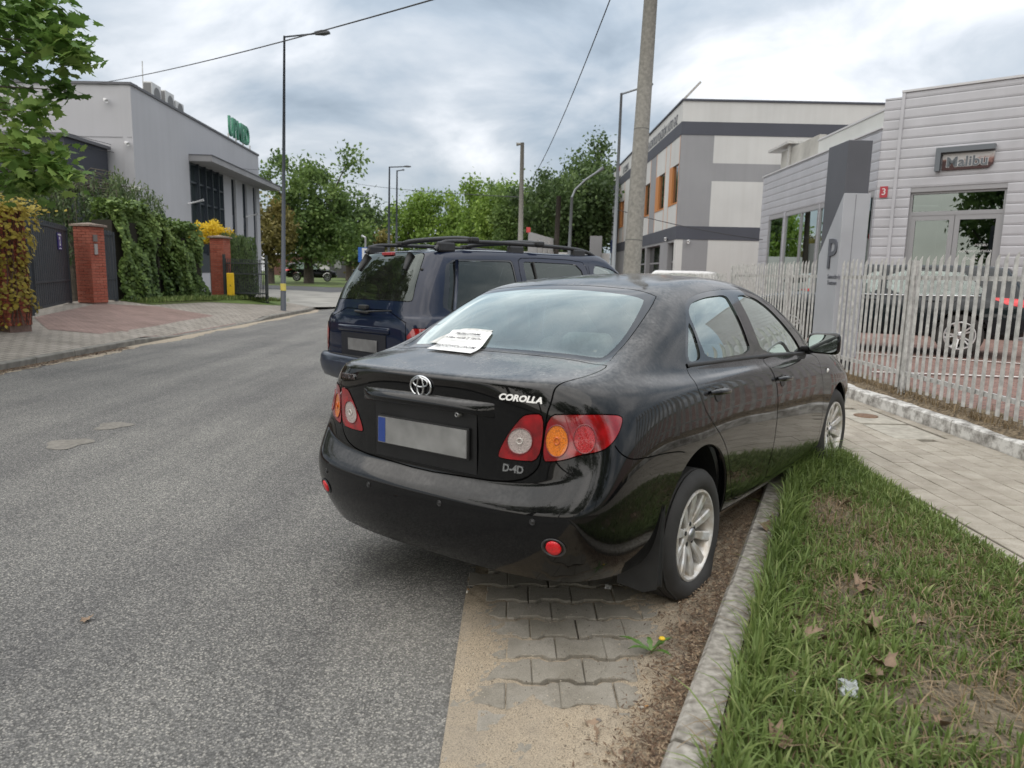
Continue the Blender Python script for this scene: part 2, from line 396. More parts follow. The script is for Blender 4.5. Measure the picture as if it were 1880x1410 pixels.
# red drive across the pavement to the gate
def chaikin_pts(p, n=9):
    o = []
    for i in range(len(p)-1):
        for k in range(n): o.append(p[i].lerp(p[i+1], k/n))
    return o+[p[-1]]
red = [left_at(u, v) for u, v in ((62, 582), (88, 604), (170, 611), (262, 618))]
red2 = [left_at(u, v) for u, v in ((180, 557), (290, 562), (380, 577), (462, 590))]
V = []; F = []
red = [Vector(p) for p in chaikin_pts(red)]; red2 = [Vector(p) for p in chaikin_pts(red2)]
for a, b in zip(red, red2):
    for t in np.linspace(0, 1, 24):
        x = a.x+(b.x-a.x)*t; y = a.y+(b.y-a.y)*t; x = min(x, lkx(y)-.15); V.append((x, y, hL(x, y)+.006))
for j in range(len(red)-1):
    for i in range(23): F.append((j*24+i, j*24+i+1, (j+1)*24+i+1, (j+1)*24+i))
props(mesh_obj('driveway', V, F, REDPAVE), kind='structure')
# side street, apron and lawn at the far left
CONCS = P('apron_concrete', (.27, .26, .235), .92, var=(.8, .25, 6))
props(mesh_obj('apron', [(-14, 27.9, .26), (-7.75, 27.9, .03), (-6.5, 31, G(-7)+.02), (-4.5, 45, .05), (-30, 45, .42), (-30, 27.9, .45)], [(0, 1, 2, 3, 4, 5)], CONCS), kind='structure')
props(mesh_obj('side_street', [(-60, 38, .46), (-12, 38, .12), (-9, 52, .20), (-60, 60, .55)], [(0, 1, 2, 3)], P('far_asphalt', (.085, .085, .088), .9, var=(1, .2))), kind='structure')
LAWN = P('lawn', (.075, .12, .025), .95, var=(.9, .35, 6), tint=(.10, .105, .03))
props(mesh_obj('lawn', [(-60, 60, .56), (-9, 52, .21), (-6.5, 75, .3), (-8, 160, .6), (-90, 160, 1.2), (-90, 60, .9)], [(0, 1, 2, 3, 4, 5)], LAWN), kind='structure')
# ---- parking bay: interlocking concrete blocks under blown sand
BLK = paver_mat('bay_block', (.26, .238, .20), (.31, .285, .245))
bay = mesh_obj('parking_bay', [(-.17, -3, G(0)-.02), (2.64, -3, G(2.6)-.02), (2.64, 24, G(2.6)-.02), (-.17, 24, G(0)-.02)], [(0, 1, 2, 3)], SOIL); props(bay, kind='structure')
def ishape(a=.0985, b=.0795, c=.022, s=.030):
    """outline of an I-shaped interlocking paver: long sides waisted"""
    return [(-a, -b-c*0), (-a+s, -b), (-a+2*s-.002, -b+c), (a-2*s+.002, -b+c), (a-s, -b), (a, -b), (a, b), (a-s, b), (a-2*s+.002, b-c), (-a+2*s-.002, b-c), (-a+s, b), (-a, b)]
def prism_mesh(name, pol, h, bev, mat):
    n_ = len(pol); V = [(x, y, 0) for x, y in pol]+[(x, y, h-bev) for x, y in pol]+[(x*(1-bev/.1), y*(1-bev/.1), h) for x, y in pol]
    F = [tuple(range(2*n_, 3*n_))]+[(k*n_+i, k*n_+(i+1) % n_, (k+1)*n_+(i+1) % n_, (k+1)*n_+i) for k in (0, 1) for i in range(n_)]
    me = bpy.data.meshes.new(name); me.from_pydata(V, [], F); me.materials.append(mat); return me
# the end flares of one row nest in the waists of the next
ib = [prism_mesh('bay_block', ishape(), .03, .004, BLK), None]
ky0, kx0 = 1.99, .51
def kerb_x(y): return .51+(y-1.99)*.4566        # road-side foot of the verge kerb
row = 0; y = 1.38; nb = 0
while y < 6.1:
    x = -.10+(.1 if row % 2 else 0)
    while x < min(kerb_x(y)+.1, 2.5):
        o = bpy.data.objects.new('bay_block', ib[0]); COL.objects.link(o); o.parent = bay
        o.location = (x+rr.uniform(-.003, .003), y+rr.uniform(-.003, .003), G(x)-.026+rr.uniform(-.003, .002)); o.rotation_euler = (rr.uniform(-.01, .01), -.0206+rr.uniform(-.01, .01), rr.uniform(-.012, .012)); nb += 1
        x += .2
    y += .165; row += 1
print('bay blocks', nb)
# sand sheet: buries most of the blocks, leaves those in the swept middle bare
def nz2(x, y, s, seed):
    a = np.sin(x*s*1.7+seed)+np.sin(y*s*1.3+seed*2.1)+np.sin((x+y)*s*.9+seed*.7)+np.sin((x*1.9-y*1.4)*s+seed*1.3); return a/4
gx = np.linspace(-.20, 2.6, 180); gy = np.linspace(.9, 6.2, 330); X, Y = np.meshgrid(gx, gy)
KX = .51+(Y-1.99)*.4566
bare = np.exp(-(((X-.20-.06*np.sin(3*Y))/.30)**2))*np.clip((Y-2.22-.10*np.sin(9*X)-.05*np.sin(23*X))/.10, 0, 1)*np.clip((4.6-Y)/.6, 0, 1)
h_ = .016+.007*nz2(X, Y, 3.1, 1)+.004*nz2(X, Y, 9, 4)+.003*nz2(X, Y, 31, 2)+.0025*rng.normal(size=X.shape)-.0265*bare
h_ += np.clip((X-(KX-.35))/.35, 0, 1)*.03
Zs = .0206*X-.05-.008+h_
V = np.stack([X, Y, Zs], -1).reshape(-1, 3); nx, ny = len(gx), len(gy)
keep = (KX+.06 > X)
F = [(j*nx+i, j*nx+i+1, (j+1)*nx+i+1, (j+1)*nx+i) for j in range(ny-1) for i in range(nx-1) if keep[j, i]]
q = NT('bay_sand')
sx = q.n('ShaderNodeSeparateXYZ'); q.t.links.new(q.pos, sx.inputs[0])
edge = q.math('ADD', q.math('SUBTRACT', sx.outputs['X'], q.math('MULTIPLY', sx.outputs['Y'], .4566)), q.math('MULTIPLY', q.noise(7, 6, .65), .55))
c = q.ramp(q.noise(260, 2, .7), [(.36, (.07, .058, .045)), (.47, (.36, .295, .215)), (.7, (.47, .395, .29))])
c = q.mix(q.ramp(q.noise(3.2, 5, .6), [(.40, (0, 0, 0)), (.7, (.55, .55, .55))]), c, (.24, .215, .18))
c = q.mix(q.ramp(edge, [(.02, (0, 0, 0)), (.26, (.85, .85, .85))]), c, q.ramp(q.noise(55, 5, .7), [(.3, (.045, .032, .022)), (.55, (.125, .085, .055)), (.75, (.22, .165, .115))]))
q.base(c, .95, spec=.2); q.bump(q.noise(180, 3), .5, .004)
props(mesh_obj('bay_sand', V, F, q.m, None, True), 'sand and grit blown over the parking bay blocks', None, kind='stuff')
# ---- verge kerb
vk = [(.51-(1.99+2.2)*.4566, -2.2), (.51, 1.99), (1.51, 4.18), (2.52, 6.40)]
kerb_run('verge_kerb', vk, lambda y: .10, .13, CONC, 1, zf=G)
# ---- verge soil
def kx_in(y): return kerb_x(y)+.145
V = []; F = []; gy = np.linspace(-1, 6.25, 90)
for y in gy:
    a = kx_in(y); 
    for t in np.linspace(0, 1, 16):
        x = a+(2.62-a)*t; V.append((x, y, G(a)+.085*(1-t)+(.012)*t+.016*math.sin(7*x+3*y)*math.sin(5*y)*math.sin(math.pi*t)+.01*rr.random()))
for j in range(len(gy)-1):
    for i in range(15): F.append((j*16+i, j*16+i+1, (j+1)*16+i+1, (j+1)*16+i))
q = NT('verge_soil'); c = q.ramp(q.noise(40, 6, .7), [(.3, (.05, .04, .025)), (.5, (.13, .105, .07)), (.72, (.27, .225, .155))]); q.base(c, .95); q.bump(q.noise(60, 5), .8, .012)
props(mesh_obj('verge', V, F, q.m, None, True), kind='structure')
# ---- right pavement: staggered blocks
PBLK = paver_mat('pavement_block', (.345, .310, .262), (.40, .365, .31))
pv = mesh_obj('right_pavement', [(2.60, -6, -.03), (4.18, -6, 0.0), (4.18, 70, 0.0), (2.60, 70, -.03)], [(0, 1, 2, 3)], P('joint_sand', (.10, .09, .075), .95, var=(50, .4))); props(pv, kind='structure')
def rect_mesh(name, a, b, h, bev, mat): return prism_mesh(name, [(-a, -b), (a, -b), (a, b), (-a, b)], h, bev, mat)
pb = rect_mesh('paving_block', .0775, .1175, .05, .004, PBLK)
cols = [2.86+.16*i for i in range(9)]; spots = []
for i, x in enumerate(cols):
    y = 2.6+(.12 if i % 2 else 0)
    while y < 22:
        if not (3.52 < x < 4.02 and 6.4 < y < 7.9): spots.append((x, y))
        y += .24
spots = [s_ for s_ in spots]
spots.sort(key=lambda p: p[1]); near_ = spots[:300]; rest = spots[300:]
for x, y in near_:
    o = bpy.data.objects.new('paving_block', pb); COL.objects.link(o); o.parent = pv
    o.location = (x+rr.uniform(-.002, .002), y+rr.uniform(-.002, .002), .0206*x-.05-.048+rr.uniform(-.002, .002)); o.rotation_euler = (rr.uniform(-.008, .008), -.0206+rr.uniform(-.008, .008), rr.uniform(-.006, .006))
m = MB()
for y_ in np.arange(-3, 2.55, .24):
    for i, x in enumerate(cols): rest.append((x, y_+(.12 if i % 2 else 0)-.02))
for x, y in rest: z = .0206*x-.05; m.add([(x-.077, y-.117, z), (x+.077, y-.117, z+.003), (x+.077, y+.117, z+.003), (x-.077, y+.117, z)], [(0, 1, 2, 3)])
props(m.build('paving_block_field', PBLK, pv), kind='stuff')
# edging slabs between verge and pavement
eb = rect_mesh('edging_block', .055, .245, .05, .004, PBLK)
for j in range(-10, 40):
    o = bpy.data.objects.new('edging_block', eb); COL.objects.link(o); o.parent = pv; o.location = (2.705, 2.2+j*.5, .0206*2.7-.05-.046+rr.uniform(-.003, .003)); o.rotation_euler = (0, -.02, rr.uniform(-.01, .01))
# inspection covers let into the pavement
for (y0, y1, dz) in ((6.42, 7.05, 0.), (7.10, 7.86, .003)):
    m = MB(); m.box((3.56, y0, -.03), (4.03, y1, .032+dz)); o = bevel(m.build('cover_slab', P('cover_concrete', (.36, .335, .285), .9, var=(12, .2), bump=(200, .3)), pv), .006)
m = MB(); m.lathe([(.12, .0), (.12, .008), (.10, .010), (.001, .009)], Matrix.Translation((3.80, 7.48, .034)), 28); m.build('round_cover', P('rusty_iron', (.19, .12, .08), .8, metal=.3, var=(40, .3)), pv, True)
# ---- white-painted kerb below the fence
q = NT('white_kerb'); c = q.ramp(q.noise(7, 7, .68), [(.34, (.16, .15, .135)), (.46, (.40, .385, .36)), (.56, (.66, .65, .62))])
zsep = q.n('ShaderNodeSeparateXYZ'); q.t.links.new(q.pos, zsep.inputs[0])
q.base(q.mix(q.ramp(q.math('ADD', zsep.outputs['Z'], q.math('MULTIPLY', q.noise(9, 5), .10)), [(.06, (1, 1, 1)), (.11, (0, 0, 0))]), c, (.20, .185, .16)), .9); q.bump(q.noise(120, 4), .5, .006)
kerb_run('white_kerb', [(4.26, 3.0), (4.20, 5.7), (4.15, 8.5), (4.12, 30.)], lambda y: .135, .16, q.m, 1, L=.95, zf=lambda x: .0206*x-.05)
# soil strip under the fence, yard
V = []; F = []; gy = np.linspace(2.5, 30, 160)
for y in gy:
    for t, z in ((4.28, .155), (4.36, .20), (4.48, .235), (4.62, .245)): V.append((t+.02*math.sin(5*y), y, z+.015*math.sin(11*y+t*9)*math.sin(3*y)+.012*rr.random()))
for j in range(len(gy)-1):
    for i in range(3): F.append((j*4+i, j*4+i+1, (j+1)*4+i+1, (j+1)*4+i))
props(mesh_obj('fence_soil', V, F, P('dry_soil', (.20, .155, .10), .95, var=(30, .5, 8), bump=(70, .9, .02), tint=(.09, .065, .04)), None, True), kind='structure')
YARD = brickpave_mat('yard_paving', (.235, .14, .115), (.275, .175, .145), (.14, .10, .09), 1., .20, .10, 1.08)
props(mesh_obj('yard', [(4.55, -2, .24), (40, -2, .27), (40, 60, .27), (4.55, 60, .24)], [(0, 1, 2, 3)], YARD), kind='structure')
YL = P('white_line', (.62, .60, .57), .8, var=(40, .3))
for (p0, p1) in (((1566, 647), (1874, 667)), ((1600, 682), (1880, 692))):
    a, b = ground_at(*p0, .30-G(6)), ground_at(*p1, .30-G(6))
    a = Vector((0, 0, EYE))+ray(*p0)*((.262-EYE)/ray(*p0).z); b = Vector((0, 0, EYE))+ray(*p1)*((.262-EYE)/ray(*p1).z)
    d = (b-a).normalized(); nn = Vector((-d.y, d.x, 0))*.045; b = b+d*3
    m = MB(); m.quad(a-nn, b-nn, b+nn, a+nn); props(m.build('bay_line', YL), kind='structure')

# ================================================================ vehicle body tool kit
def smooth_cage(V, F, creases, level=4, it=5):
    """Catmull-Clark surface that passes through the cage points V; returns verts, normals, quads"""
    me = bpy.data.meshes.new('cage'); me.from_pydata([tuple(v) for v in V], [], F); me.update()
    bm = bmesh.new(); bm.from_mesh(me); bmesh.ops.recalc_face_normals(bm, faces=bm.faces); bm.to_mesh(me); bm.free()
    at = me.attributes.new('crease_edge', 'FLOAT', 'EDGE')
    for e_ in me.edges:
        k = tuple(sorted(e_.vertices))
        if k in creases: at.data[e_.index].value = creases[k]
    ob = bpy.data.objects.new('cage', me); COL.objects.link(ob)
    md = ob.modifiers.new('s', 'SUBSURF'); md.levels = 1; md.render_levels = 1; md.boundary_smooth = 'PRESERVE_CORNERS'
    T = np.array(V, float); n = len(T); cur = T.copy()
    def ev():
        me.vertices.foreach_set('co', cur.ravel()); me.update(); ob.update_tag(); bpy.context.view_layer.update()
        return ob.evaluated_get(bpy.context.evaluated_depsgraph_get()).data
    for _ in range(it):
        m = ev(); co = np.empty(len(m.vertices)*3); m.vertices.foreach_get('co', co)
        cur += .85*(T-co.reshape(-1, 3)[:n])
    md.levels = level
    m = ev(); co = np.empty(len(m.vertices)*3); m.vertices.foreach_get('co', co)
    no = np.empty(len(m.vertices)*3); m.vertex_normals.foreach_get('vector', no)
    Fq = [tuple(p.vertices) for p in m.polygons]
    bpy.data.objects.remove(ob); bpy.data.meshes.remove(me)
    co = co.reshape(-1, 3).copy(); no = no.reshape(-1, 3).copy()
    if np.sum(no[:, 2]*co[:, 2]) < 0: no = -no; Fq = [f[::-1] for f in Fq]
    return co, no, Fq

def body_cage(rails, top):
    """rails: 10 lists (bottom → cant rail) of 17 points (x, w, z) from the middle of the nose round the side to the middle
    of the tail; top[k] for side columns 4..12: three points towards the centre line. Mirrors to both sides."""
    V = []; ids = {}
    def vid(p, side):
        x, w_, z = p; y = -w_ if side == 0 else w_
        key = (round(x, 5), round(y, 5) if abs(w_) > 1e-6 else 0., round(z, 5))
        if key not in ids: ids[key] = len(V); V.append((x, key[1], z))
        return ids[key]
    F = []; E = {}
    for side in (0, 1):
        R = [[vid(p, side) for p in r] for r in rails]
        for i in range(9):
            for c in range(16): F.append((R[i][c], R[i][c+1], R[i+1][c+1], R[i+1][c]))
        g = R[9]
        rows = [[g[3], g[2], g[1], g[0]]]+[[g[k]]+[vid(p, side) for p in top[k]] for k in range(4, 13)]+[[g[13], g[14], g[15], g[16]]]
        for a, b in zip(rows, rows[1:]):
            for j in range(3): F.append((a[j], a[j+1], b[j+1], b[j]))
        E[side] = (R, rows)
    return V, F, E

def chaikin(p, it=2, closed=True, keep=.22):
    p = [np.array(q, float) for q in p]
    for _ in range(it):
        o = []; n = len(p)
        if not closed: o.append(p[0])
        for i in range(n if closed else n-1):
            a, b = p[i], p[(i+1) % n]; o += [a+(b-a)*keep, b-(b-a)*keep]
        if not closed: o.append(p[-1])
        p = o
    return p
def inside(poly, q):
    x, y = q[:, 0], q[:, 1]; r = np.zeros(len(q), bool); n = len(poly); j = n-1
    for i in range(n):
        xi, yi = poly[i]; xj, yj = poly[j]
        c = ((yi > y) != (yj > y)); r ^= c & (x < (xj-xi)*(y-yi)/((yj-yi) if yj != yi else 1e-12)+xi); j = i
    return r
def dist_poly(poly, q, closed=True):
    d = np.full(len(q), 1e9); n = len(poly)
    for i in range(n if closed else n-1):
        a = np.array(poly[i]); b = np.array(poly[(i+1) % n]); ab = b-a; L = ab@ab+1e-15
        t = np.clip(((q-a)@ab)/L, 0, 1); d = np.minimum(d, np.linalg.norm(q-a-t[:, None]*ab, axis=1))
    return d
def offset_poly(poly, w_, closed=True):
    p = [np.array(q, float) for q in poly]; n = len(p); o = []
    area = sum(p[i][0]*p[(i+1) % n][1]-p[(i+1) % n][0]*p[i][1] for i in range(n)) if closed else 1
    s = 1 if area > 0 else -1
    for i in range(n):
        a = p[i-1] if (closed or i > 0) else p[i]; b = p[(i+1) % n] if (closed or i < n-1) else p[i]
        t = b-a; t /= (np.linalg.norm(t)+1e-12); o.append(p[i]+s*w_*np.array([t[1], -t[0]]))
    return o

class Shell:
    def __init__(s, V, N, F):
        s.V = [Vector(v) for v in V]; s.N = [Vector(v) for v in N]; s.F = list(F); s.L = ['body']*len(F)
        s.VA = np.array(V, float); s.NA = np.array(N, float)
        s.bvh = BVHTree.FromPolygons(s.V, s.F)
    def cast(s, o, d):
        p, n, i, _ = s.bvh.ray_cast(Vector(o), Vector(d).normalized())
        return p, n
    def nrm(s, p):
        q, n, i, _ = s.bvh.find_nearest(Vector(p)); f = s.F0[i] if hasattr(s, 'F0') else s.F[i]
        r = Vector((0, 0, 0))
        for k in f: r += s.N[k]/((s.V[k]-q).length+.004)
        return q, r.normalized()
    @staticmethod
    def basis(d):
        d = Vector(d).normalized(); a = Vector((0, 0, 1)).cross(d).normalized(); b = d.cross(a); return a, b, d
    def cut(s, curves, d, classify, pred=None, thr=.05, pad=.03):
        """curves: [(pts2d, closed)], in the basis of d"""
        a, b, d = s.basis(d); A = np.array([a, b]).T
        V, N = s.VA, s.NA; P2 = V@A; dn = N@np.array(d)
        allp = np.array([q for c, _ in curves for q in c]); lo = allp.min(0)-pad; hi = allp.max(0)+pad
        FA = np.array([f if len(f) == 4 else (f[0], f[1], f[2], f[2]) for f in s.F])
        q = P2[FA]; ok_ = ~((q.max(1) < lo).any(1) | (q.min(1) > hi).any(1)) & (dn[FA].mean(1) >= thr)
        idx = [int(i) for i in np.nonzero(ok_)[0]]
        if pred is not None: cen_ = V[FA[idx]].mean(1); idx = [i for i, c in zip(idx, cen_) if pred(c)]
        if not idx: return
        used = sorted({k for i in idx for k in s.F[i]}); mp = {k: j for j, k in enumerate(used)}
        vc = [Vector(P2[k]) for k in used]; fc = [[mp[k] for k in s.F[i]] for i in idx]; ec = []
        for c, closed in curves:
            b0 = len(vc); vc += [Vector(q) for q in c]; n = len(c)
            ec += [(b0+i, b0+(i+1) % n) for i in range(n if closed else n-1)]
        ov, oe, of, iv, ie, if_ = geometry.delaunay_2d_cdt(vc, ec, fc, 1, 1e-7, True)
        nused = len(used); newid = {}; vface = {}
        for f, src in zip(of, if_):
            if src:
                for k in f: vface.setdefault(k, set()).update(src)
        for k, src in enumerate(iv):
            o = [q for q in src if q < nused]
            if o: newid[k] = used[o[0]]
        tri = []; lab = []
        for f, src in zip(of, if_):
            if not src: continue
            for k in f:
                if k not in newid:
                    q = ov[k]; best = None
                    for fi in vface[k]:
                        fo = s.F[idx[fi]]
                        for t3 in ([(0, 1, 2), (0, 2, 3)] if len(fo) == 4 else [(0, 1, 2)]):
                            t = [fo[x] for x in t3]; p0, p1, p2 = P2[t[0]], P2[t[1]], P2[t[2]]
                            den = (p1[0]-p0[0])*(p2[1]-p0[1])-(p2[0]-p0[0])*(p1[1]-p0[1])
                            if abs(den) < 1e-12: continue
                            u = ((q[0]-p0[0])*(p2[1]-p0[1])-(p2[0]-p0[0])*(q[1]-p0[1]))/den
                            v = ((p1[0]-p0[0])*(q[1]-p0[1])-(q[0]-p0[0])*(p1[1]-p0[1]))/den
                            mnb = min(u, v, 1-u-v)
                            if best is None or mnb > best[0]: best = (mnb, t, u, v)
                    if best is None: best = (0, [fo[0], fo[1], fo[2]], .33, .33)
                    if best[0] < -.02:
                        w3 = [max(0., 1-best[2]-best[3]), max(0., best[2]), max(0., best[3])]; sw = sum(w3)
                        best = (0, best[1], w3[1]/sw, w3[2]/sw)
                    _, t, u, v = best
                    s.V.append(s.V[t[0]]*(1-u-v)+s.V[t[1]]*u+s.V[t[2]]*v)
                    s.N.append((s.N[t[0]]*(1-u-v)+s.N[t[1]]*u+s.N[t[2]]*v).normalized()); newid[k] = len(s.V)-1
            g = tuple(newid[k] for k in f)
            if len(set(g)) < 3: continue
            tri.append((g, idx[src[0]], [sum(ov[k][0] for k in f)/3, sum(ov[k][1] for k in f)/3]))
        if not hasattr(s, 'F0'): s.F0 = list(s.F)
        cen = np.array([t[2] for t in tri]); cls = classify(cen)
        drop = set(idx); nF = [f for i, f in enumerate(s.F) if i not in drop]; nL = [l for i, l in enumerate(s.L) if i not in drop]
        nn = np.array(d)
        for (g, src, _), c in zip(tri, cls):
            p0, p1, p2 = (s.V[k] for k in g)
            avg = s.N[g[0]]+s.N[g[1]]+s.N[g[2]]
            if (p1-p0).cross(p2-p0).dot(avg) < 0: g = g[::-1]
            nF.append(g); nL.append(c if c and s.ok(s.L[src], c) else s.L[src])
        s.F, s.L = nF, nL
        k0 = len(s.VA)
        if len(s.V) > k0:
            s.VA = np.vstack([s.VA, np.array([tuple(v) for v in s.V[k0:]])]); s.NA = np.vstack([s.NA, np.array([tuple(v) for v in s.N[k0:]])])
    def ok(s, old, new): return True
    def to2(s, pts, d):
        a, b, _ = s.basis(d); return [np.array([Vector(p).dot(a), Vector(p).dot(b)]) for p in pts]
    def region(s, pts3, d, label, seam=0., round_=2, pred=None, thr=.05, keep=.22):
        poly = chaikin(s.to2(pts3, d), round_, True, keep) if round_ else s.to2(pts3, d)
        if seam:
            cur = [(offset_poly(poly, seam/2), True), (offset_poly(poly, -seam/2), True)]
            def cl(c):
                i = inside(poly, c); dd = dist_poly(poly, c)
                return ['seam' if x < seam/2 else (label if k else None) for x, k in zip(dd, i)]
        else:
            cur = [(poly, True)]
            def cl(c): return [label if k else None for k in inside(poly, c)]
        s.cut(cur, d, cl, pred, thr)
    def line(s, pts3, d, w_=.005, round_=2, pred=None, label='seam'):
        pl = chaikin(s.to2(pts3, d), round_, False) if round_ else s.to2(pts3, d)
        l = offset_poly(pl, w_/2, False); r = offset_poly(pl, -w_/2, False)
        s.cut([(l+r[::-1], True)], d, lambda c: [label if x < w_/2*1.02 else None for x in dist_poly(pl, c, False)], pred)
    def drop(s, label):
        k = [i for i, l in enumerate(s.L) if l != label]; s.F = [s.F[i] for i in k]; s.L = [s.L[i] for i in k]
    def part(s, name, labels, mat, parent, off=0., smooth=True, offs=None):
        labels = (labels,) if isinstance(labels, str) else labels
        fs = [f for f, l in zip(s.F, s.L) if l in labels]
        if not fs: return None
        used = sorted({k for f in fs for k in f}); mp = {k: j for j, k in enumerate(used)}
        V = [s.V[k]+s.N[k]*off for k in used]; N = [tuple(s.N[k]) for k in used]
        return mesh_obj(name, [tuple(v) for v in V], [tuple(mp[k] for k in f) for f in fs], mat, parent, True, world=False, normals=N)

def arch_lip(sh, name, cx, cz, R, side, mat, parent, depth=.05, a0=-10, a1=190, n=40, well=.30):
    """return of the wheel-arch edge and the dark liner behind it"""
    V = []; F = []
    for i in range(n+1):
        t = math.radians(a0+(a1-a0)*i/n); x = cx+R*math.cos(t); z = cz+R*math.sin(t)
        p, nn = sh.cast((x*1.0, side*1.6, z), (0, -side, 0))
        y = p.y if p is not None else side*.8
        V += [(x, y, z), (cx+(R-.012)*math.cos(t), y-side*.012, cz+(R-.012)*math.sin(t)), (cx+(R+.02)*math.cos(t), y-side*depth, cz+(R+.02)*math.sin(t))]
    for i in range(n):
        for j in (0, 1): F.append((3*i+j, 3*i+j+1, 3*i+j+4, 3*i+j+3))
    mesh_obj(name, V, F, mat, parent, True, world=False)
    m = MB(); V = []; F = []
    for i in range(n+1):
        t = math.radians(a0+(a1-a0)*i/n)
        for yy, rr in ((side*(.86-depth), R+.018), (side*.50, R+.01)): V.append((cx+rr*math.cos(t), yy, cz+rr*math.sin(t)))
    for i in range(n): F.append((2*i, 2*i+1, 2*i+3, 2*i+2))
    m.add(V, F); V = [(cx, side*.5, cz)]+[(cx+(R+.01)*math.cos(math.radians(a0+(a1-a0)*i/n)), side*.5, cz+(R+.01)*math.sin(math.radians(a0+(a1-a0)*i/n))) for i in range(n+1)]
    m.add(V, [(0, i, i+1) for i in range(1, n+1)])
    m.build('wheel_arch_liner', P('arch_liner', (.008, .008, .008), .9), parent, world=False)

def make_wheel(parent, c, side, R=.316, rim_r=.212, width=.205, style='ten', steer=0., flat=0., rimmat=None, ground=None):
    """wheel > tyre, rim, hub_cap ; local y outward on `side`"""
    M = Matrix.Translation(Vector(c)) @ Matrix.Rotation(steer, 4, 'Z') @ Matrix.Rotation(-side*math.pi/2, 4, 'X')
    wv = bpy.data.objects.new('wheel', None); COL.objects.link(wv); wv.parent = parent
    wv.matrix_basis = Matrix.Translation(Vector(c))
    h = width/2; m = MB()
    r2 = rim_r+.006
    prof = [(r2-.01, h-.030), (r2, h-.012), (r2+.012, h-.002), (r2+.028, h+.004), (r2+.055, h+.003), (R-.028, h-.003), (R-.013, h-.011), (R-.005, h-.022)]
    gro = [(.072, .064), (.030, .022), (-.022, -.030), (-.064, -.072)]
    tread = []
    for a, b in gro: tread += [(R, a+.004), (R, a), (R-.007, a-.001), (R-.007, b+.001), (R, b), (R, b-.004)]
    prof2 = prof+[(R, h-.028)]+tread+[(R, -h+.03), (R-.01, -h+.012), (R-.03, -h), (r2, -h+.012)]
    N = 72
    m.lathe(prof2, Matrix.Identity(4), N)
    V = [M @ Vector(v) for v in m.v]
    if flat:
        # deflated: the foot of the tyre spreads on the ground
        zg = c[2]-R+flat; out = []
        for v in V:
            v = v.copy(); t = max(0., (c[2]-.06-v.z)/(R-.06))
            if v.z < zg+.09:
                k = max(0, (zg+.09-v.z)/.09); v.y += side*.022*min(1, k*1.2)*(1 if (v.y-c[1])*side > 0 else -1)
            if v.z < zg: v.z = zg+ (v.z-zg)*.04
            out.append(v)
        V = out
    rel = Matrix.Translation(-Vector(c))
    mesh_obj('tyre', [tuple(rel @ v) for v in V], m.f, P('tyre_rubber', (.022, .021, .020), .75, var=(14, .35), bump=(120, .2, .002), tint=(.035, .032, .029)), wv, True, world=False)
    rimmat = rimmat or P('alloy', (.62, .62, .61), .35, metal=.35, var=(22, .12), tint=(.50, .44, .36))
    # rim barrel + lip + spokes
    m = MB()
    m.lathe([(rim_r+.008, h-.012), (rim_r+.006, h-.004), (rim_r-.004, h-.002), (rim_r-.010, h-.008), (rim_r-.016, h-.03), (rim_r-.03, h-.10), (rim_r-.03, -h+.02)], Matrix.Identity(4), 48)
    ns = 10; rs, re = .050, rim_r-.008
    for i in range(ns):
        if style == 'ten': a = 2*math.pi*(i+.5)/ns; w0, w1 = .016, .026
        else: a = 2*math.pi*(i//2)/5+(.17 if i % 2 else -.17); w0, w1 = .013, .014
        ca, sa = math.cos(a), math.sin(a)
        def q(r, t, z): return Vector((r*ca-t*sa, r*sa+t*ca, z))
        zs = [(rs, w0, h-.040), ((rs+re)/2, (w0+w1)/2, h-.022), (re, w1, h-.012)]
        ring = []
        for r, ww, z in zs:
            ring.append([q(r, -ww, z-.006), q(r, -ww*.72, z), q(r, ww*.72, z), q(r, ww, z-.006), q(r, ww*.9, z-.03), q(r, -ww*.9, z-.03)])
        b = len(m.v); m.v += [tuple(v) for rr in ring for v in rr]
        for k in range(2):
            for j in range(6): m.f.append((b+6*k+j, b+6*k+(j+1) % 6, b+6*k+6+(j+1) % 6, b+6*k+6+j)); m.mi.append(0)
    m.lathe([(.066, h-.06), (.066, h-.044), (.058, h-.038), (.034, h-.036), (.034, h-.03)], Matrix.Identity(4), 32)
    R3 = rel @ M
    o = mesh_obj('rim', [tuple(R3 @ Vector(v)) for v in m.v], m.f, rimmat, wv, False, world=False); autosmooth(o, 40)
    m = MB(); m.lathe([(.032, h-.032), (.031, h-.024), (.026, h-.020), (.0005, h-.0185)], Matrix.Identity(4), 24)
    o = mesh_obj('hub_cap', [tuple(R3 @ Vector(v)) for v in m.v], m.f, P('hubcap', (.42, .42, .43), .3, metal=.9), wv, True, world=False)
    for i in range(5):
        m = MB()
        a = 2*math.pi*i/5+.3; m.lathe([(.011, h-.0435), (.011, h-.034), (.0005, h-.034)], Matrix.Translation((.05*math.cos(a), .05*math.sin(a), 0)), 6)
        mesh_obj('wheel_bolt', [tuple(R3 @ Vector(v)) for v in m.v], m.f, P('bolt', (.05, .05, .05), .5, metal=.6), wv, False, world=False)
    m = MB(); m.lathe([(.145, -.005), (.145, .006), (.001, .006)], Matrix.Identity(4), 32)
    mesh_obj('brake_disc', [tuple(R3 @ Vector(v)) for v in m.v], m.f, P('brake', (.10, .085, .07), .6, metal=.6, var=(30, .3)), wv, False, world=False)
    m = MB(); m.lathe([(rim_r-.03, -h+.03), (.001, -h+.03)], Matrix.Identity(4), 32)
    mesh_obj('wheel_back', [tuple(R3 @ Vector(v)) for v in m.v], m.f, P('arch_liner', (.008, .008, .008), .9), wv, False, world=False)
    return wv

def mirror3(p): return Vector((p[0], -p[1], p[2]))

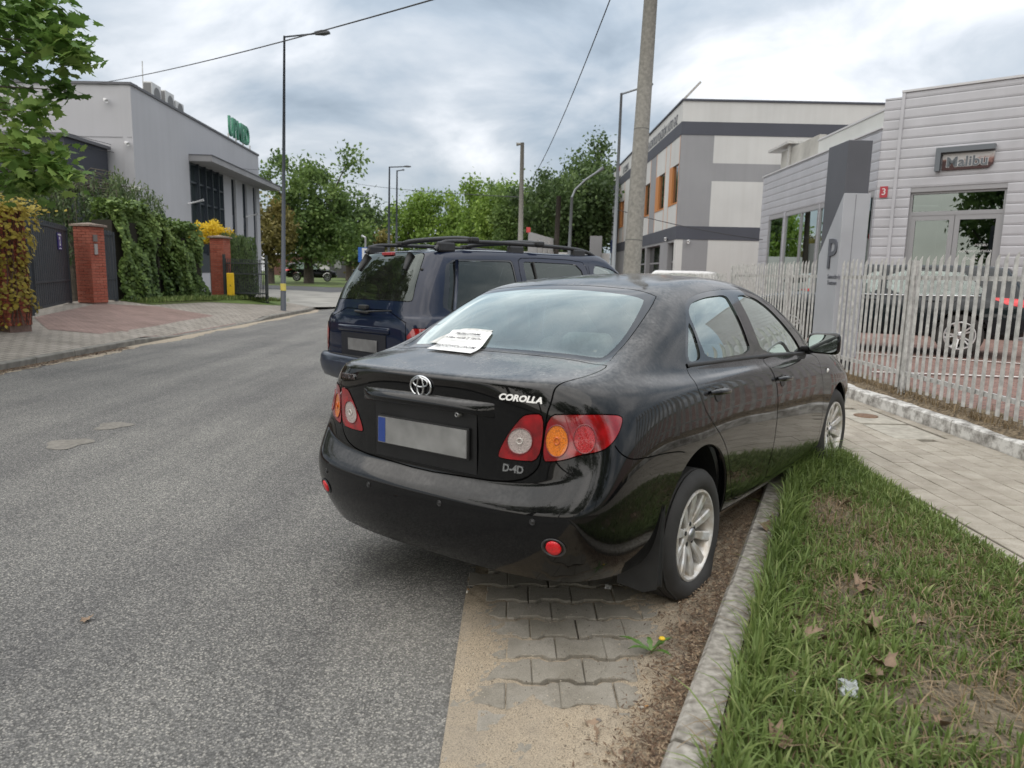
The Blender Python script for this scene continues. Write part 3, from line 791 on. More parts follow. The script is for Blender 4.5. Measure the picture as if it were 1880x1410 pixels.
# ================================================================ black saloon (nearest car)
def paint_mat(name, col, flake=.0, dust=.25, rough=.32):
    q = NT(name)
    # dried dust and water marks lie on the upward faces
    nz = q.n('ShaderNodeSeparateXYZ'); q.t.links.new(q.geo.outputs['Normal'], nz.inputs[0])
    up = q.math('POWER', q.math('MAXIMUM', nz.outputs['Z'], 0.0), 3.0)
    bl = q.ramp(q.noise(5.5, 6, .62, dist=.6), [(.38, (0, 0, 0)), (.66, (1, 1, 1))])
    fine = q.ramp(q.noise(60, 3, .6), [(.35, (.35, .35, .35)), (.7, (1, 1, 1))])
    d1 = q.math('MULTIPLY', q.math('MULTIPLY', q.math('ADD', q.math('MULTIPLY', bl, .75), .25), fine), q.math('MULTIPLY', up, dust))
    # road film: faint streaks on the vertical faces
    st = q.noise(3.0, 5, .6, vec=q.mapping((30, 30, 2.2)))
    d2 = q.math('MULTIPLY', q.ramp(st, [(.5, (0, 0, 0)), (.8, (1, 1, 1))]), .011)
    d = q.math('ADD', d1, d2, clamp=True)
    q.base(q.mix(d, col, (.34, .33, .32)), q.math('ADD', q.math('MULTIPLY', d, .6), rough))
    q.b.inputs['Coat Weight'].default_value = 1.0; q.b.inputs['Coat IOR'].default_value = 1.44
    q.set(q.b.inputs['Coat Roughness'], q.math('ADD', q.math('MULTIPLY', d, .5), .025))
    q.b.inputs['Specular IOR Level'].default_value = .05
    return q.m
BLACK = paint_mat('black_paint', (.0022, .0023, .0026), dust=.62)
SEAM = P('seam_gap', (.002, .002, .002), .9, spec=.1)
RUBBER = P('black_plastic', (.014, .014, .014), .55, var=(20, .2), bump=(300, .05))
GLOSSBLACK = P('gloss_black', (.008, .008, .009), .12, coat=.6)
CHROME = P('chrome', (.60, .61, .62), .16, metal=1.0)
GLASS = glass_mat('car_glass', (.74, .85, .80), 2.1, dust=.20)
GLASS_DARK = glass_mat('privacy_glass', (.10, .105, .11), .8, dust=.04)

def lens_mat(name, col, glow=.0, ribs=140):
    q = NT(name)
    v = q.voro(ribs, 'Distance'); c = q.ramp(v, [(.0, tuple(x*1.5 for x in col)), (.55, col), (.9, tuple(x*.6 for x in col))])
    q.base(c, .16); q.b.inputs['Coat Weight'].default_value = 1.0; q.b.inputs['Coat Roughness'].default_value = .02
    q.bump(v, .35, .004); return q.m
LENS_RED = lens_mat('red_lens', (.36, .004, .008), ribs=260); LENS_AMBER = lens_mat('amber_lens', (.66, .17, .005), ribs=240)
LENS_CLEAR = lens_mat('clear_lens', (.40, .34, .32), ribs=240)
LENS_RED2 = P('red_lens_smooth', (.24, .003, .006), .10, coat=1.0, var=(16, .55))
REFLECTOR = P('red_reflector', (.62, .004, .012), .25, coat=.6, var=(200, .3))

car = thing('parked_car', None, 'black saloon car with paper notices on its rear window, parked on the bay in front', 'car',
            mat4=Matrix.Translation((.202, 3.730, 0)) @ Matrix.Rotation(math.radians(52.89), 4, 'Z') @ Matrix.Rotation(math.radians(-1.18), 4, 'X'))
C_INV = wm(car).inverted(); C_EYE = C_INV @ Vector((0, 0, EYE)); C_ROT = C_INV.to_3x3()

def col(*p): return list(p)
# rails bottom → cant rail, 17 stations: nose centre … tail centre
_fr = [  # nose: x for w = 0, .22, .45, corner(.62)
]
def nose(z, xs, ws=(0, .22, .45, .62)): return [(x, w_, z) for x, w_ in zip(xs, ws)]
SED = [
 nose(.20, (3.40, 3.39, 3.33, 3.20), (0, .22, .45, .66))+[(3.02, .76, .20), (2.60, .80, .20), (2.20, .80, .20), (1.75, .80, .20), (1.05, .80, .20), (.45, .80, .20), (0, .80, .21), (-.40, .795, .225), (-.65, .79, .24), (-.815, .715, .25), (-.89, .58, .25), (-.925, .30, .245), (-.93, 0, .245)],
 nose(.30, (3.50, 3.49, 3.42, 3.26), (0, .22, .47, .71))+[(3.04, .81, .30), (2.60, .845, .28), (2.20, .842, .27), (1.75, .842, .27), (1.05, .842, .27), (.45, .842, .27), (0, .85, .28), (-.40, .84, .30), (-.675, .832, .32), (-.85, .757, .325), (-.925, .59, .325), (-.965, .30, .32), (-.97, 0, .32)],
 nose(.45, (3.53, 3.52, 3.45, 3.28), (0, .22, .48, .73))+[(3.05, .835, .44), (2.60, .872, .42), (2.20, .866, .42), (1.75, .866, .42), (1.05, .866, .42), (.45, .866, .42), (0, .876, .42), (-.40, .866, .43), (-.70, .856, .45), (-.885, .785, .45), (-.958, .60, .44), (-.992, .30, .435), (-.997, 0, .435)],
 nose(.58, (3.52, 3.51, 3.44, 3.28), (0, .22, .48, .73))+[(3.05, .845, .56), (2.60, .882, .58), (2.20, .878, .58), (1.75, .879, .59), (1.05, .880, .59), (.45, .880, .59), (0, .886, .60), (-.40, .876, .60), (-.705, .861, .60), (-.885, .790, .575), (-.962, .60, .548), (-.995, .30, .540), (-1.0, 0, .538)],
 nose(.66, (3.50, 3.49, 3.42, 3.28), (0, .22, .47, .71))+[(3.05, .840, .66), (2.60, .880, .71), (2.20, .878, .73), (1.75, .880, .74), (1.05, .881, .745), (.45, .882, .75), (0, .884, .75), (-.40, .874, .74), (-.69, .853, .735), (-.84, .772, .700), (-.907, .585, .640), (-.940, .30, .620), (-.945, 0, .617)],
 nose(.72, (3.46, 3.45, 3.39, 3.27), (0, .22, .46, .68))+[(3.05, .815, .73), (2.60, .862, .80), (2.20, .864, .83), (1.75, .868, .845), (1.05, .870, .855), (.45, .871, .865), (0, .871, .87), (-.40, .860, .87), (-.66, .830, .86), (-.80, .765, .82), (-.898, .58, .78), (-.932, .30, .76), (-.937, 0, .757)],
 nose(.76, (3.42, 3.41, 3.36, 3.26), (0, .22, .44, .64))+[(3.05, .765, .80), (2.60, .815, .885), (2.20, .828, .915), (1.75, .842, .93), (1.05, .846, .945), (.45, .847, .958), (0, .842, .965), (-.38, .826, .970), (-.62, .795, .965), (-.785, .74, .945), (-.895, .57, .935), (-.938, .30, .935), (-.945, 0, .935)],
 nose(.79, (3.38, 3.37, 3.33, 3.24), (0, .21, .42, .60))+[(3.05, .69, .855), (2.60, .735, .945), (2.22, .775, .965), (1.75, .795, .978), (1.05, .795, 1.000), (.45, .792, 1.012), (0, .782, 1.022), (-.36, .765, 1.030), (-.60, .742, 1.022), (-.775, .69, 1.010), (-.885, .55, 1.016), (-.936, .30, 1.022), (-.944, 0, 1.022)],
 nose(.82, (3.33, 3.32, 3.28, 3.20), (0, .20, .38, .54))+[(3.05, .61, .885), (2.60, .66, .965), (2.24, .735, .985), (1.75, .742, 1.125), (1.05, .722, 1.215), (.45, .718, 1.225), (.01, .708, 1.195), (-.30, .695, 1.115), (-.55, .685, 1.060), (-.75, .655, 1.036), (-.862, .54, 1.036), (-.912, .30, 1.041), (-.920, 0, 1.041)],
 nose(.85, (3.26, 3.25, 3.21, 3.14), (0, .19, .34, .47))+[(3.02, .52, .905), (2.60, .59, .98), (2.22, .70, .998), (1.72, .655, 1.255), (1.05, .60, 1.405), (.45, .585, 1.398), (.10, .565, 1.340), (-.20, .588, 1.205), (-.44, .615, 1.085), (-.70, .60, 1.052), (-.785, .50, 1.052), (-.80, .29, 1.054), (-.805, 0, 1.055)],
]
SED_TOP = {4: [(3.03, .38, .915), (3.04, .2, .922), (3.05, 0, .925)], 5: [(2.63, .44, .992), (2.66, .23, 1.0), (2.68, 0, 1.003)],
 6: [(2.33, .48, 1.012), (2.42, .25, 1.02), (2.45, 0, 1.024)], 7: [(1.75, .47, 1.283), (1.78, .24, 1.297), (1.79, 0, 1.30)],
 8: [(1.05, .43, 1.447), (1.05, .22, 1.464), (1.05, 0, 1.469)], 9: [(.45, .42, 1.435), (.45, .21, 1.450), (.45, 0, 1.454)],
 10: [(.09, .42, 1.372), (.08, .21, 1.388), (.08, 0, 1.393)], 11: [(-.215, .45, 1.232), (-.225, .23, 1.247), (-.23, 0, 1.252)],
 12: [(-.465, .47, 1.092), (-.485, .24, 1.100), (-.49, 0, 1.103)]}
V_, F_, E_ = body_cage(SED, SED_TOP)
cre = {}
for sd_ in (0, 1):
    R, rows = E_[sd_]
    def crease(i, c0, c1, v):
        for c in range(c0, c1): cre[tuple(sorted((R[i][c], R[i][c+1])))] = v
    crease(3, 13, 16, .30); crease(4, 13, 16, .75); crease(7, 13, 16, .50); crease(8, 13, 16, .15)
    crease(9, 11, 12, .2)
    for j in range(3):   # base of the rear window, rear edge of the roof
        cre[tuple(sorted((rows[9][j], rows[9][j+1])))] = .45
cv, cn, cf = smooth_cage(V_, F_, cre, 4)
sh = Shell(cv, cn, cf)

def pick(u, v, sh_=None, eye=None, rot=None):
    """point of the body surface behind a measured image point"""
    d = (rot or C_ROT) @ ray(u, v); p, n = (sh_ or sh).cast(eye or C_EYE, d)
    return p
def Z1(*l): return [(570+x/2.9375, 480+y/2.9375) for x, y in l]
def Z2(*l): return [(1000+x/3.1333, 480+y/3.1333) for x, y in l]
def picks(l, fallback=True):
    r = []
    for u, v in l:
        p = pick(u, v)
        if p is None:
            print('miss', u, v); continue
        r.append(p)
    return r
# ---- panels, glass and lamps of the saloon, cut out of the smooth body; measured on the near side, mirrored to the far side
SIDE_CUTS = dict(
 dlo=Z2((814,602),(808,440),(804,262),(818,216),(880,184),(960,166),(1060,158),(1140,163),(1222,188),(1295,240),(1375,322),(1448,406),(1504,476),(1522,522),(1500,530),(1250,546),(1000,578)),
 quarter=Z2((823,338),(858,398),(906,562),(821,582)),
 rear=Z2((828,285),(838,250),(862,228),(930,203),(1042,190),(1085,262),(1150,400),(1193,523),(938,566),(884,440),(838,325)),
 front=Z2((1104,196),(1150,192),(1212,212),(1282,262),(1362,344),(1440,442),(1474,500),(1458,518),(1258,527),(1203,392),(1142,262)))
REAR_DOOR = Z2((814,604),(832,650),(872,716),(906,800),(932,870),(976,940),(1022,1012),(1052,1092),(1066,1200),(1073,1340),(1082,1368),(1112,1362),(1182,1312),(1266,1256),(1276,1200),(1311,1080),(1331,950),(1341,800),(1336,722),(1320,660),(1280,600),(1250,548),(1000,580))
FRONT_DOOR = Z2((1253,548),(1283,600),(1323,660),(1339,722),(1344,800),(1334,950),(1314,1080),(1279,1200),(1270,1255),(1400,1172),(1520,1096),(1572,1020),(1596,900),(1604,760),(1592,640),(1572,560),(1536,532),(1500,531))
BUMPER_SEAM = Z2((404,1062),(438,1108),(500,1142),(600,1126),(700,1102),(790,1092),(846,1112))
LAMP_OUT = Z1((1276,826),(1400,824),(1560,824),(1655,828),(1680,840),(1682,862),(1668,915),(1640,965),(1600,1008),(1550,1030),(1450,1046),(1380,1070),(1310,1080),(1246,1080))
LAMP_IN = Z1((1168,824),(1268,821),(1239,1080),(1120,1074),(1030,1062),(1012,1050),(1022,1012),(1060,940),(1105,878),(1140,838))
def ell(cx, cy, rx, ry, n=20): return Z1(*[(cx+rx*math.cos(2*math.pi*i/n), cy+ry*math.sin(2*math.pi*i/n)) for i in range(n)])
LID_R = Z1((1600,556),(1588,578),(1480,622),(1400,642),(1340,666),(1316,692),(1300,760),(1276,822),(1241,1082),(1216,1130),(1160,1172),(1080,1188),(980,1184),(900,1172))
GLASS_R = Z1((1872,176),(1842,240),(1782,330),(1702,440),(1640,502),(1604,548))
CLEAR_R = Z1((1800,196),(1792,232),(1742,330),(1682,420),(1604,500),(1556,526))
P3 = {}
for k, l in SIDE_CUTS.items(): P3[k] = picks(l)
P3['rdoor'] = picks(REAR_DOOR); P3['fdoor'] = picks(FRONT_DOOR); P3['bseam'] = picks(BUMPER_SEAM)
P3['lout'] = picks(LAMP_OUT); P3['lin'] = picks(LAMP_IN)
P3['rev'] = picks(ell(1132, 968, 68, 70)); P3['amb'] = picks(ell(1330, 968, 62, 86)); P3['red'] = picks(ell(1478, 958, 60, 78))
lidr = picks(LID_R); glr = picks(GLASS_R); clr = picks(CLEAR_R)
def on_centre(u, v):
    """where a line of sight meets the car's middle plane"""
    d = C_ROT @ ray(u, v); t = -C_EYE.y/d.y; return C_EYE+d*t
def half_loop(right, top_c=None, bot_c=None):
    """close a right-hand outline over the centre line"""
    r = list(right); l = [mirror3(p) for p in r][::-1]
    out_ = ([top_c] if top_c is not None else [])+r+([bot_c] if bot_c is not None else [])+l
    return out_
def surf_c(x0, z0, d):
    p, n = sh.cast((x0, 0, z0), d); return p
zt = surf_c(glr[0].x-.02, 3, (0, 0, -1)); zb = surf_c(glr[-1].x-.03, 3, (0, 0, -1))
sides = ((-1, lambda p: p), (1, mirror3))
DREAR = (-1, 0, .2)
for sg, fn in sides:
    ds = (0, sg, 0); pr_ = (lambda c, sg=sg: c[1]*sg > .35)
    sfx = '_r' if sg < 0 else '_l'
    sh.region([fn(p) for p in P3['rdoor']], ds, 'door_rear'+sfx, seam=.0055, pred=pr_, thr=.1, round_=1)
    sh.region([fn(p) for p in P3['fdoor']], ds, 'door_front'+sfx, seam=.0055, pred=pr_, thr=.1, round_=1)
    sh.region([fn(p) for p in P3['dlo']], ds, 'trim'+sfx, pred=pr_, thr=.1)
    for k in ('quarter', 'rear', 'front'): sh.region([fn(p) for p in P3[k]], ds, 'win_'+k+sfx, pred=pr_, thr=.1, round_=2, keep=.18)
    for (ax, az, ar) in ((0, .30, .378), (2.6, .32, .372)):
        sh.region([Vector((ax+ar*math.cos(math.radians(a)), sg*.8, az+ar*math.sin(math.radians(a)))) for a in range(0, 360, 6)], ds, 'hole', pred=pr_, thr=.02, round_=0)
    dl = (-1, sg*.75, .1)
    sh.region([fn(p) for p in P3['lout']], dl, 'lampo'+sfx, seam=.005, round_=2, pred=lambda c, sg=sg: c[0] < -.3 and c[1]*sg > .2)
    sh.region([fn(p) for p in P3['amb']], dl, 'amber'+sfx, round_=0, pred=lambda c, sg=sg: c[0] < -.3 and c[1]*sg > .2)
    sh.region([fn(p) for p in P3['red']], dl, 'redbowl'+sfx, round_=0, pred=lambda c, sg=sg: c[0] < -.3 and c[1]*sg > .2)
    sh.line([fn(p) for p in P3['bseam']], dl, .005, pred=lambda c, sg=sg: c[0] < -.2 and c[1]*sg > .2)
pr_rear = lambda c: c[0] < -.3
lid_top = Vector((zb.x-.015, 0, zb.z-.004)); lid_bot = surf_c(-3, .612, (1, 0, 0))
sh.region(half_loop(lidr, lid_top, lid_bot), (-1, 0, .9), 'lid', seam=.006, round_=1, pred=pr_rear, thr=.0)
for sg, fn in sides:
    sfx = '_r' if sg < 0 else '_l'; dl = (-1, sg*.4, .1); pl_ = lambda c, sg=sg: c[0] < -.3 and c[1]*sg > .1
    sh.region([fn(p) for p in P3['lin']], dl, 'lampi'+sfx, seam=.004, round_=2, pred=pl_)
    sh.region([fn(p) for p in P3['rev']], dl, 'rev'+sfx, round_=0, pred=pl_)
prw = lambda c: -.8 < c[0] < .6 and c[2] > .95
sh.region(half_loop(glr, zt, zb), (-.62, 0, .8), 'frit', seam=.004, round_=1, pred=prw, thr=.1)
czt = surf_c(clr[0].x-.01, 3, (0, 0, -1)); czb = surf_c(clr[-1].x-.05, 3, (0, 0, -1))
sh.region(half_loop(clr, czt, czb), (-.62, 0, .8), 'rwin', round_=2, pred=prw, thr=.1)
# windscreen
ws = [Vector((2.36, .60, 1.02)), Vector((2.44, .3, 1.03)), Vector((2.47, 0, 1.03)), Vector((2.44, -.3, 1.03)), Vector((2.36, -.60, 1.02)), Vector((1.52, -.53, 1.36)), Vector((1.47, -.25, 1.41)), Vector((1.46, 0, 1.42)), Vector((1.47, .25, 1.41)), Vector((1.52, .53, 1.36))]
sh.region(ws, (.5, 0, .87), 'wind', seam=.006, round_=2, pred=lambda c: c[0] > 1.2 and c[2] > .9, thr=.1)
sh.drop('hole')
# front lamps are seen only as a glint beyond the mirror
for sg in (-1, 1):
    hl = [Vector((x, sg*.8, z)) for x, z in ((2.95, .80), (3.05, .66), (3.30, .62), (3.34, .72), (3.15, .80))]
    sh.region(hl, (.45, sg, .1), 'headl'+('_r' if sg < 0 else '_l'), seam=.005, pred=lambda c, sg=sg: c[1]*sg > .3 and c[0] > 2.7)

body = sh.part('body', 'body', BLACK, car)
sh.part('panel_gap', 'seam', SEAM, car, off=-.006)['kind'] = 'stuff'
for sfx, sg in (('_r', -1), ('_l', 1)):
    for nm, lab in (('rear_door', 'door_rear'), ('front_door', 'door_front')):
        d_ = sh.part(nm, lab+sfx, BLACK, car)
        if sfx == '_r': globals()[nm] = d_
    sh.part('window_frame', 'trim'+sfx, GLOSSBLACK, car, off=-.001)
    for k in ('quarter', 'rear', 'front'): sh.part({'quarter': 'quarter_window', 'rear': 'rear_door_window', 'front': 'front_door_window'}[k], 'win_'+k+sfx, GLASS, car, off=-.009)
    lo = sh.part('tail_lamp', 'lampo'+sfx, LENS_RED2, car, off=.003)
    sh.part('indicator_lens', 'amber'+sfx, LENS_AMBER, lo, off=.0032); sh.part('brake_lens', 'redbowl'+sfx, LENS_RED, lo, off=.0032)
    li = sh.part('boot_lamp', 'lampi'+sfx, LENS_RED2, car, off=.003); sh.part('reversing_lens', 'rev'+sfx, LENS_CLEAR, li, off=.0032)
RING = P('lamp_ring', (.16, .004, .008), .15, coat=1.0); BULB = P('bulb', (.55, .52, .48), .12, coat=1.0)
for sfx, fn in (('_r', lambda p: p), ('_l', mirror3)):
    for key in ('rev', 'amb', 'red'):
        ps = [fn(p) for p in P3[key]]; c_ = sum(ps, Vector((0, 0, 0)))/len(ps); _, n_ = sh.nrm(c_)
        MB().tube([p+n_*.0045 for p in ps+ps[:1]], .0024, 6, False).build('lens_ring', RING, car, True, world=False)
        if key != 'red': MB().tube([c_.lerp(p, .22)+n_*.0060 for p in ps+ps[:1]], .0026, 6, False).build('bulb_ring', BULB if key == 'rev' else P('bulb_amber', (.55, .10, .004), .15, coat=1.0), car, True, world=False)
lid = sh.part('boot_lid', 'lid', BLACK, car)
sh.part('rear_window_border', 'frit', GLOSSBLACK, car, off=-.001)
rwin = sh.part('rear_window', 'rwin', GLASS, car, off=-.001)
sh.part('windscreen', 'wind', GLASS, car, off=-.002)
for sg in ('_r', '_l'): sh.part('headlamp', 'headl'+sg, P('headlamp', (.5, .52, .55), .1, coat=1), car, off=.002)
for sg in (-1, 1):
    for (ax, az, ar) in ((0, .30, .378), (2.6, .32, .372)): arch_lip(sh, 'wheel_arch_edge', ax, az, ar, sg, BLACK, car)
# floor pan, sills, fuel tank: keeps the underside dark
m = MB(); m.box((-.80, -.62, .22), (3.3, .62, .27)); m.box((.42, -.79, .20), (2.18, .79, .26)); m.box((-.80, -.52, .20), (-.35, .52, .28))
m.build('underbody', RUBBER, car, world=False)
m = MB(); m.tube([(-.86, .42, .235), (-.55, .42, .25), (-.2, .40, .27)], .025, 10)
m.build('exhaust_pipe', P('exhaust', (.12, .10, .09), .5, metal=.7, var=(20, .3)), car, world=False)
# wheels
make_wheel(car, (0, -.765, .238), -1, flat=.052); make_wheel(car, (0, .765, .275), 1)
make_wheel(car, (2.6, -.765, .320), -1, steer=math.radians(-3)); make_wheel(car, (2.6, .765, .290), 1, steer=math.radians(-3))
# mud flap behind the rear wheel
for sg in (-1, 1):
    pol = [(.872, .46), (.876, .13), (.82, .105), (.70, .115), (.70, .15), (.765, .20), (.82, .30), (.852, .41)]
    m = MB(); n = len(pol)
    V = [(-.385-.02*(.44-z)/.4, sg*y, z) for y, z in pol]+[(-.405-.05*(.44-z)/.4-.03*max(0, .8-y), sg*(y-.004), z+.004) for y, z in pol]
    m.add(V, [tuple(range(n)), tuple(range(n, 2*n))[::-1]]+[(i, (i+1) % n, n+(i+1) % n, n+i) for i in range(n)])
    bevel(m.build('mud_flap', RUBBER, car, world=False), .006, 2)
# door handles, mirror, side repeater
def handle(u, v, parent):
    p = pick(u, v); p, n = sh.nrm(p); ax = Vector((1, 0, 0)); ax = (ax-n*ax.dot(n)).normalized(); up = n.cross(ax)
    if up.z < 0: up = -up
    m = MB(); pts = []
    for i in range(9):
        t = -1+2*i/8; pts.append(p+ax*(.095*t)+n*(.012+.026*(1-t*t)**.5 if abs(t) < 1 else .004)+up*(.010-.006*t))
    m.tube(pts, [.009]+[.015]*7+[.009], 10)
    m.build('handle', BLACK, parent, True, world=False)
    m = MB(); M = frame(p+n*.0015-up*.004, ax, up); pol = [(.042*math.cos(a)-.005, .034*math.sin(a)) for a in np.linspace(0, 2*math.pi, 20, endpoint=False)]
    m.prism(pol, M, .001); m.build('handle_recess', P('recess', (.004, .004, .004), .35), parent, world=False)
    m = MB(); m.lathe([(.012, 0), (.011, .006), (.001, .007)], frame(p+ax*.075+n*.002+up*.012, ax, up), 14); m.build('keyhole', BLACK, parent, True, world=False)
handle(1319, 723, rear_door); handle(1437, 698, front_door)
def door_mirror(sg):
    mr = bpy.data.objects.new('door_mirror', None); COL.objects.link(mr); mr.parent = car; mr.matrix_basis = Matrix.Translation((1.89, sg*.935, 1.035))
    bm = bmesh.new(); bmesh.ops.create_cube(bm, size=1)
    bmesh.ops.scale(bm, vec=(.15, .215, .158), verts=bm.verts)
    for v_ in bm.verts:
        if v_.co.x > 0: v_.co.y *= .72; v_.co.z *= .72
        if v_.co.y*sg < 0: v_.co.z *= .92
    bmesh.ops.bevel(bm, geom=bm.edges[:], offset=.045, segments=4, affect='EDGES', profile=.6)
    me = bpy.data.meshes.new('housing'); bm.to_mesh(me); bm.free(); me.materials.append(BLACK)
    me.polygons.foreach_set('use_smooth', np.ones(len(me.polygons), dtype=bool))
    o = bpy.data.objects.new('housing', me); COL.objects.link(o); o.parent = mr
    m = MB(); pol = [(.088*abs(math.cos(a))**.55*(1 if math.cos(a) > 0 else -1), .058*abs(math.sin(a))**.55*(1 if math.sin(a) > 0 else -1)) for a in np.linspace(0, 2*math.pi, 32, endpoint=False)]
    m.prism(pol, frame((-.0765, 0, 0), (0, -1, 0), (0, 0, 1)), .003)
    m.build('mirror_glass', P('mirror_glass', (.38, .42, .42), .02, metal=1.0), mr, world=False)
    m = MB(); m.tube([(.0, -sg*.09, -.05), (.03, -sg*.16, -.055), (.06, -sg*.20, -.05)], [.028, .024, .03], 10); m.build('mirror_arm', RUBBER, mr, True, world=False)
door_mirror(-1); door_mirror(1)
p, n = sh.nrm(pick(1519, 680)); M = frame(p, Vector((1, 0, 0)), Vector((0, 0, 1)))
m = MB(); V = []; F = []
for i in range(6):
    for j in range(16):
        r = i/5; a = 2*math.pi*j/16; V.append(p+Vector((.032*r*math.cos(a), 0, .016*r*math.sin(a)))+n*(.003+.009*(1-r*r)))
for i in range(5):
    for j in range(16): F.append((i*16+j, i*16+(j+1) % 16, (i+1)*16+(j+1) % 16, (i+1)*16+j))
m.add(V, F); m.build('side_repeater', P('clear_plastic', (.75, .75, .72), .1, coat=1), car, True, world=False)
# waist moulding under the windows
def surf_strip(name, pts3, d, h, proud, mat, parent, n=40):
    pl = chaikin([np.array(p) for p in pts3], 2, False); V = []; F = []
    for q in pl:
        p, nn = sh.nrm(q); up = Vector((0, 0, 1)); up = (up-nn*up.dot(nn)).normalized()
        V += [p-up*h, p-up*h*.8+nn*proud, p+up*h*.8+nn*proud, p+up*h]
    for i in range(len(pl)-1):
        for j in range(3): F.append((4*i+j, 4*i+4+j, 4*i+5+j, 4*i+1+j))
    return mesh_obj(name, [tuple(v) for v in V], F, mat, parent, True, world=False)
for fn in (lambda p: p, mirror3):
    surf_strip('waist_moulding', [fn(p) for p in picks(Z2((818,600),(1000,576),(1250,545),(1400,533),(1500,527)))], None, .010, .006, RUBBER, car)
# boot: handle garnish over the number plate, plate, emblem, lettering
def rear_at(y, z): return sh.cast((-3, y, z), (1, 0, 0))[0]
V = []; F = []; k = 0; ys = np.linspace(-.385, .385, 31)
for y in ys:
    e_ = max(0, 1-((abs(y)/.385)**8)); q = rear_at(y, .93); x = q.x
    for dz, dx in ((.028, .001), (.024, -.012*e_), (.010, -.024*e_), (-.012, -.030*e_), (-.026, -.026*e_), (-.030, -.006*e_), (-.030, .006)): V.append((x+dx, y, .922+dz-.006*(y/.385)**2))
for i in range(30):
    for j in range(6): F.append((7*i+j, 7*i+j+1, 7*i+8+j, 7*i+7+j))
gar = mesh_obj('plate_garnish', V, F, BLACK, lid, True, world=False)
m = MB(); V = []; F = []; ys = np.linspace(-.30, .30, 21)
for y in ys:
    for z in (.893, .64): q = rear_at(y, z); V.append((q.x-.002, y, z))
pm = P('lid_recess', (.006, .006, .0065), .45, var=(10, .4))
mesh_obj('plate_recess', V, [(2*i, 2*i+2, 2*i+3, 2*i+1) for i in range(20)], pm, lid, True, world=False)
q = rear_at(0, .74); tilt = Matrix.Rotation(math.radians(-2), 4, 'Y')
Mp = frame((q.x-.022, 0, .765), (0, -1, 0), (.03, 0, 1))
m = MB(); m.box((-.262, -.058, -.004), (.262, .058, .003), Mp); pl_o = m.build('number_plate', P('plate_white', (.20, .20, .195), .45, var=(9, .25)), lid, world=False)
m = MB(); m.box((-.259, -.055, .0035), (-.214, .055, .0045), Mp); m.build('plate_band', P('plate_blue', (.02, .05, .22), .4), pl_o, world=False)
m = MB(); m.box((-.270, -.066, -.012), (.270, .066, -.0045), Mp); m.build('plate_holder', RUBBER, lid, world=False)
p = picks([(774, 709)])[0]; p, n = sh.nrm(p); Me = frame(Vector((p.x, 0, p.z)), (0, -1, 0), Vector((0, 0, 1)))
def ring(m, cx, cy, rx, ry, r, zoff=.006, n_=40):
    pts = [Me @ Vector((cx+rx*math.cos(2*math.pi*i/n_), cy+ry*math.sin(2*math.pi*i/n_), zoff)) for i in range(n_+1)]; m.tube(pts, r, 8, False)
m = MB(); ring(m, 0, 0, .060, .043, .0052); ring(m, 0, .0165, .042, .0185, .0040, .008); ring(m, 0, 0, .0185, .039, .0042, .009)
m.build('emblem', CHROME, lid, True, world=False)
def badge(txt, u, v, size, xs=1., shear=0., bold=.002, parent=None):
    p = pick(u, v); p, n = sh.nrm(p); rt = Vector((0, -1, 0)); rt = (rt-n*rt.dot(n)).normalized(); up = n.cross(rt)
    text_mesh('badge', txt, wm(car) @ frame(p+n*.002, rt, up), size, CHROME, parent or lid, depth=.0022, bold=bold, shear=shear, xs=xs)
badge('TOYOTA', 640, 691, .034, 1.0, 0, .0012); badge('COROLLA', 955, 732, .034, 1.18, .28, .0014); badge('D-4D', 942, 861, .042, .98, .1, .0012)
m = MB(); p, n = sh.nrm(pick(846, 760)); m.lathe([(.011, 0), (.010, .034), (.006, .035), (.005, .030)], frame((p.x+.006, p.y, p.z), (0, -1, 0), (0, 0, 1)), 16); m.build('boot_lock', P('lock', (.25, .25, .25), .35, metal=.8), lid, True, world=False)
# bumper furniture: parking sensors, reflectors in their scoops
for (y, z) in ((.645, .505), (.293, .508), (-.150, .508), (-.60, .512)):
    p = rear_at(y, z); p, n = sh.nrm(p); M = frame(p+n*.0005, n.cross(Vector((0, 0, 1))), Vector((0, 0, 1)))
    M = frame(p+n*.0005, (Vector((0, 0, 1)).cross(n)), Vector((0, 0, 1)))
    m = MB(); m.lathe([(.0125, 0), (.0125, .002), (.0105, .0025), (.010, .0005), (.0075, .0005), (.006, .003), (.001, .0035)], M, 20); m.build('parking_sensor', P('sensor', (.022, .022, .023), .4), car, True, world=False)
for sg in (-1, 1):
    p = rear_at(sg*.678, .418); p, n = sh.nrm(p); rt = Vector((0, 0, 1)).cross(n).normalized(); up = n.cross(rt); M = frame(p, rt, up)
    m = MB(); m.lathe([(.050, .001), (.046, .005), (.043, .003), (.038, -.004)], M @ Matrix.Diagonal((1, .82, 1, 1)), 28); rb = m.build('reflector_scoop', P('scoop', (.03, .03, .032), .3, coat=.5), car, True, world=False)
    m = MB(); m.lathe([(.031, .0015), (.030, .006), (.020, .009), (.001, .010)], M, 28); m.build('reflector', REFLECTOR, car, True, world=False)
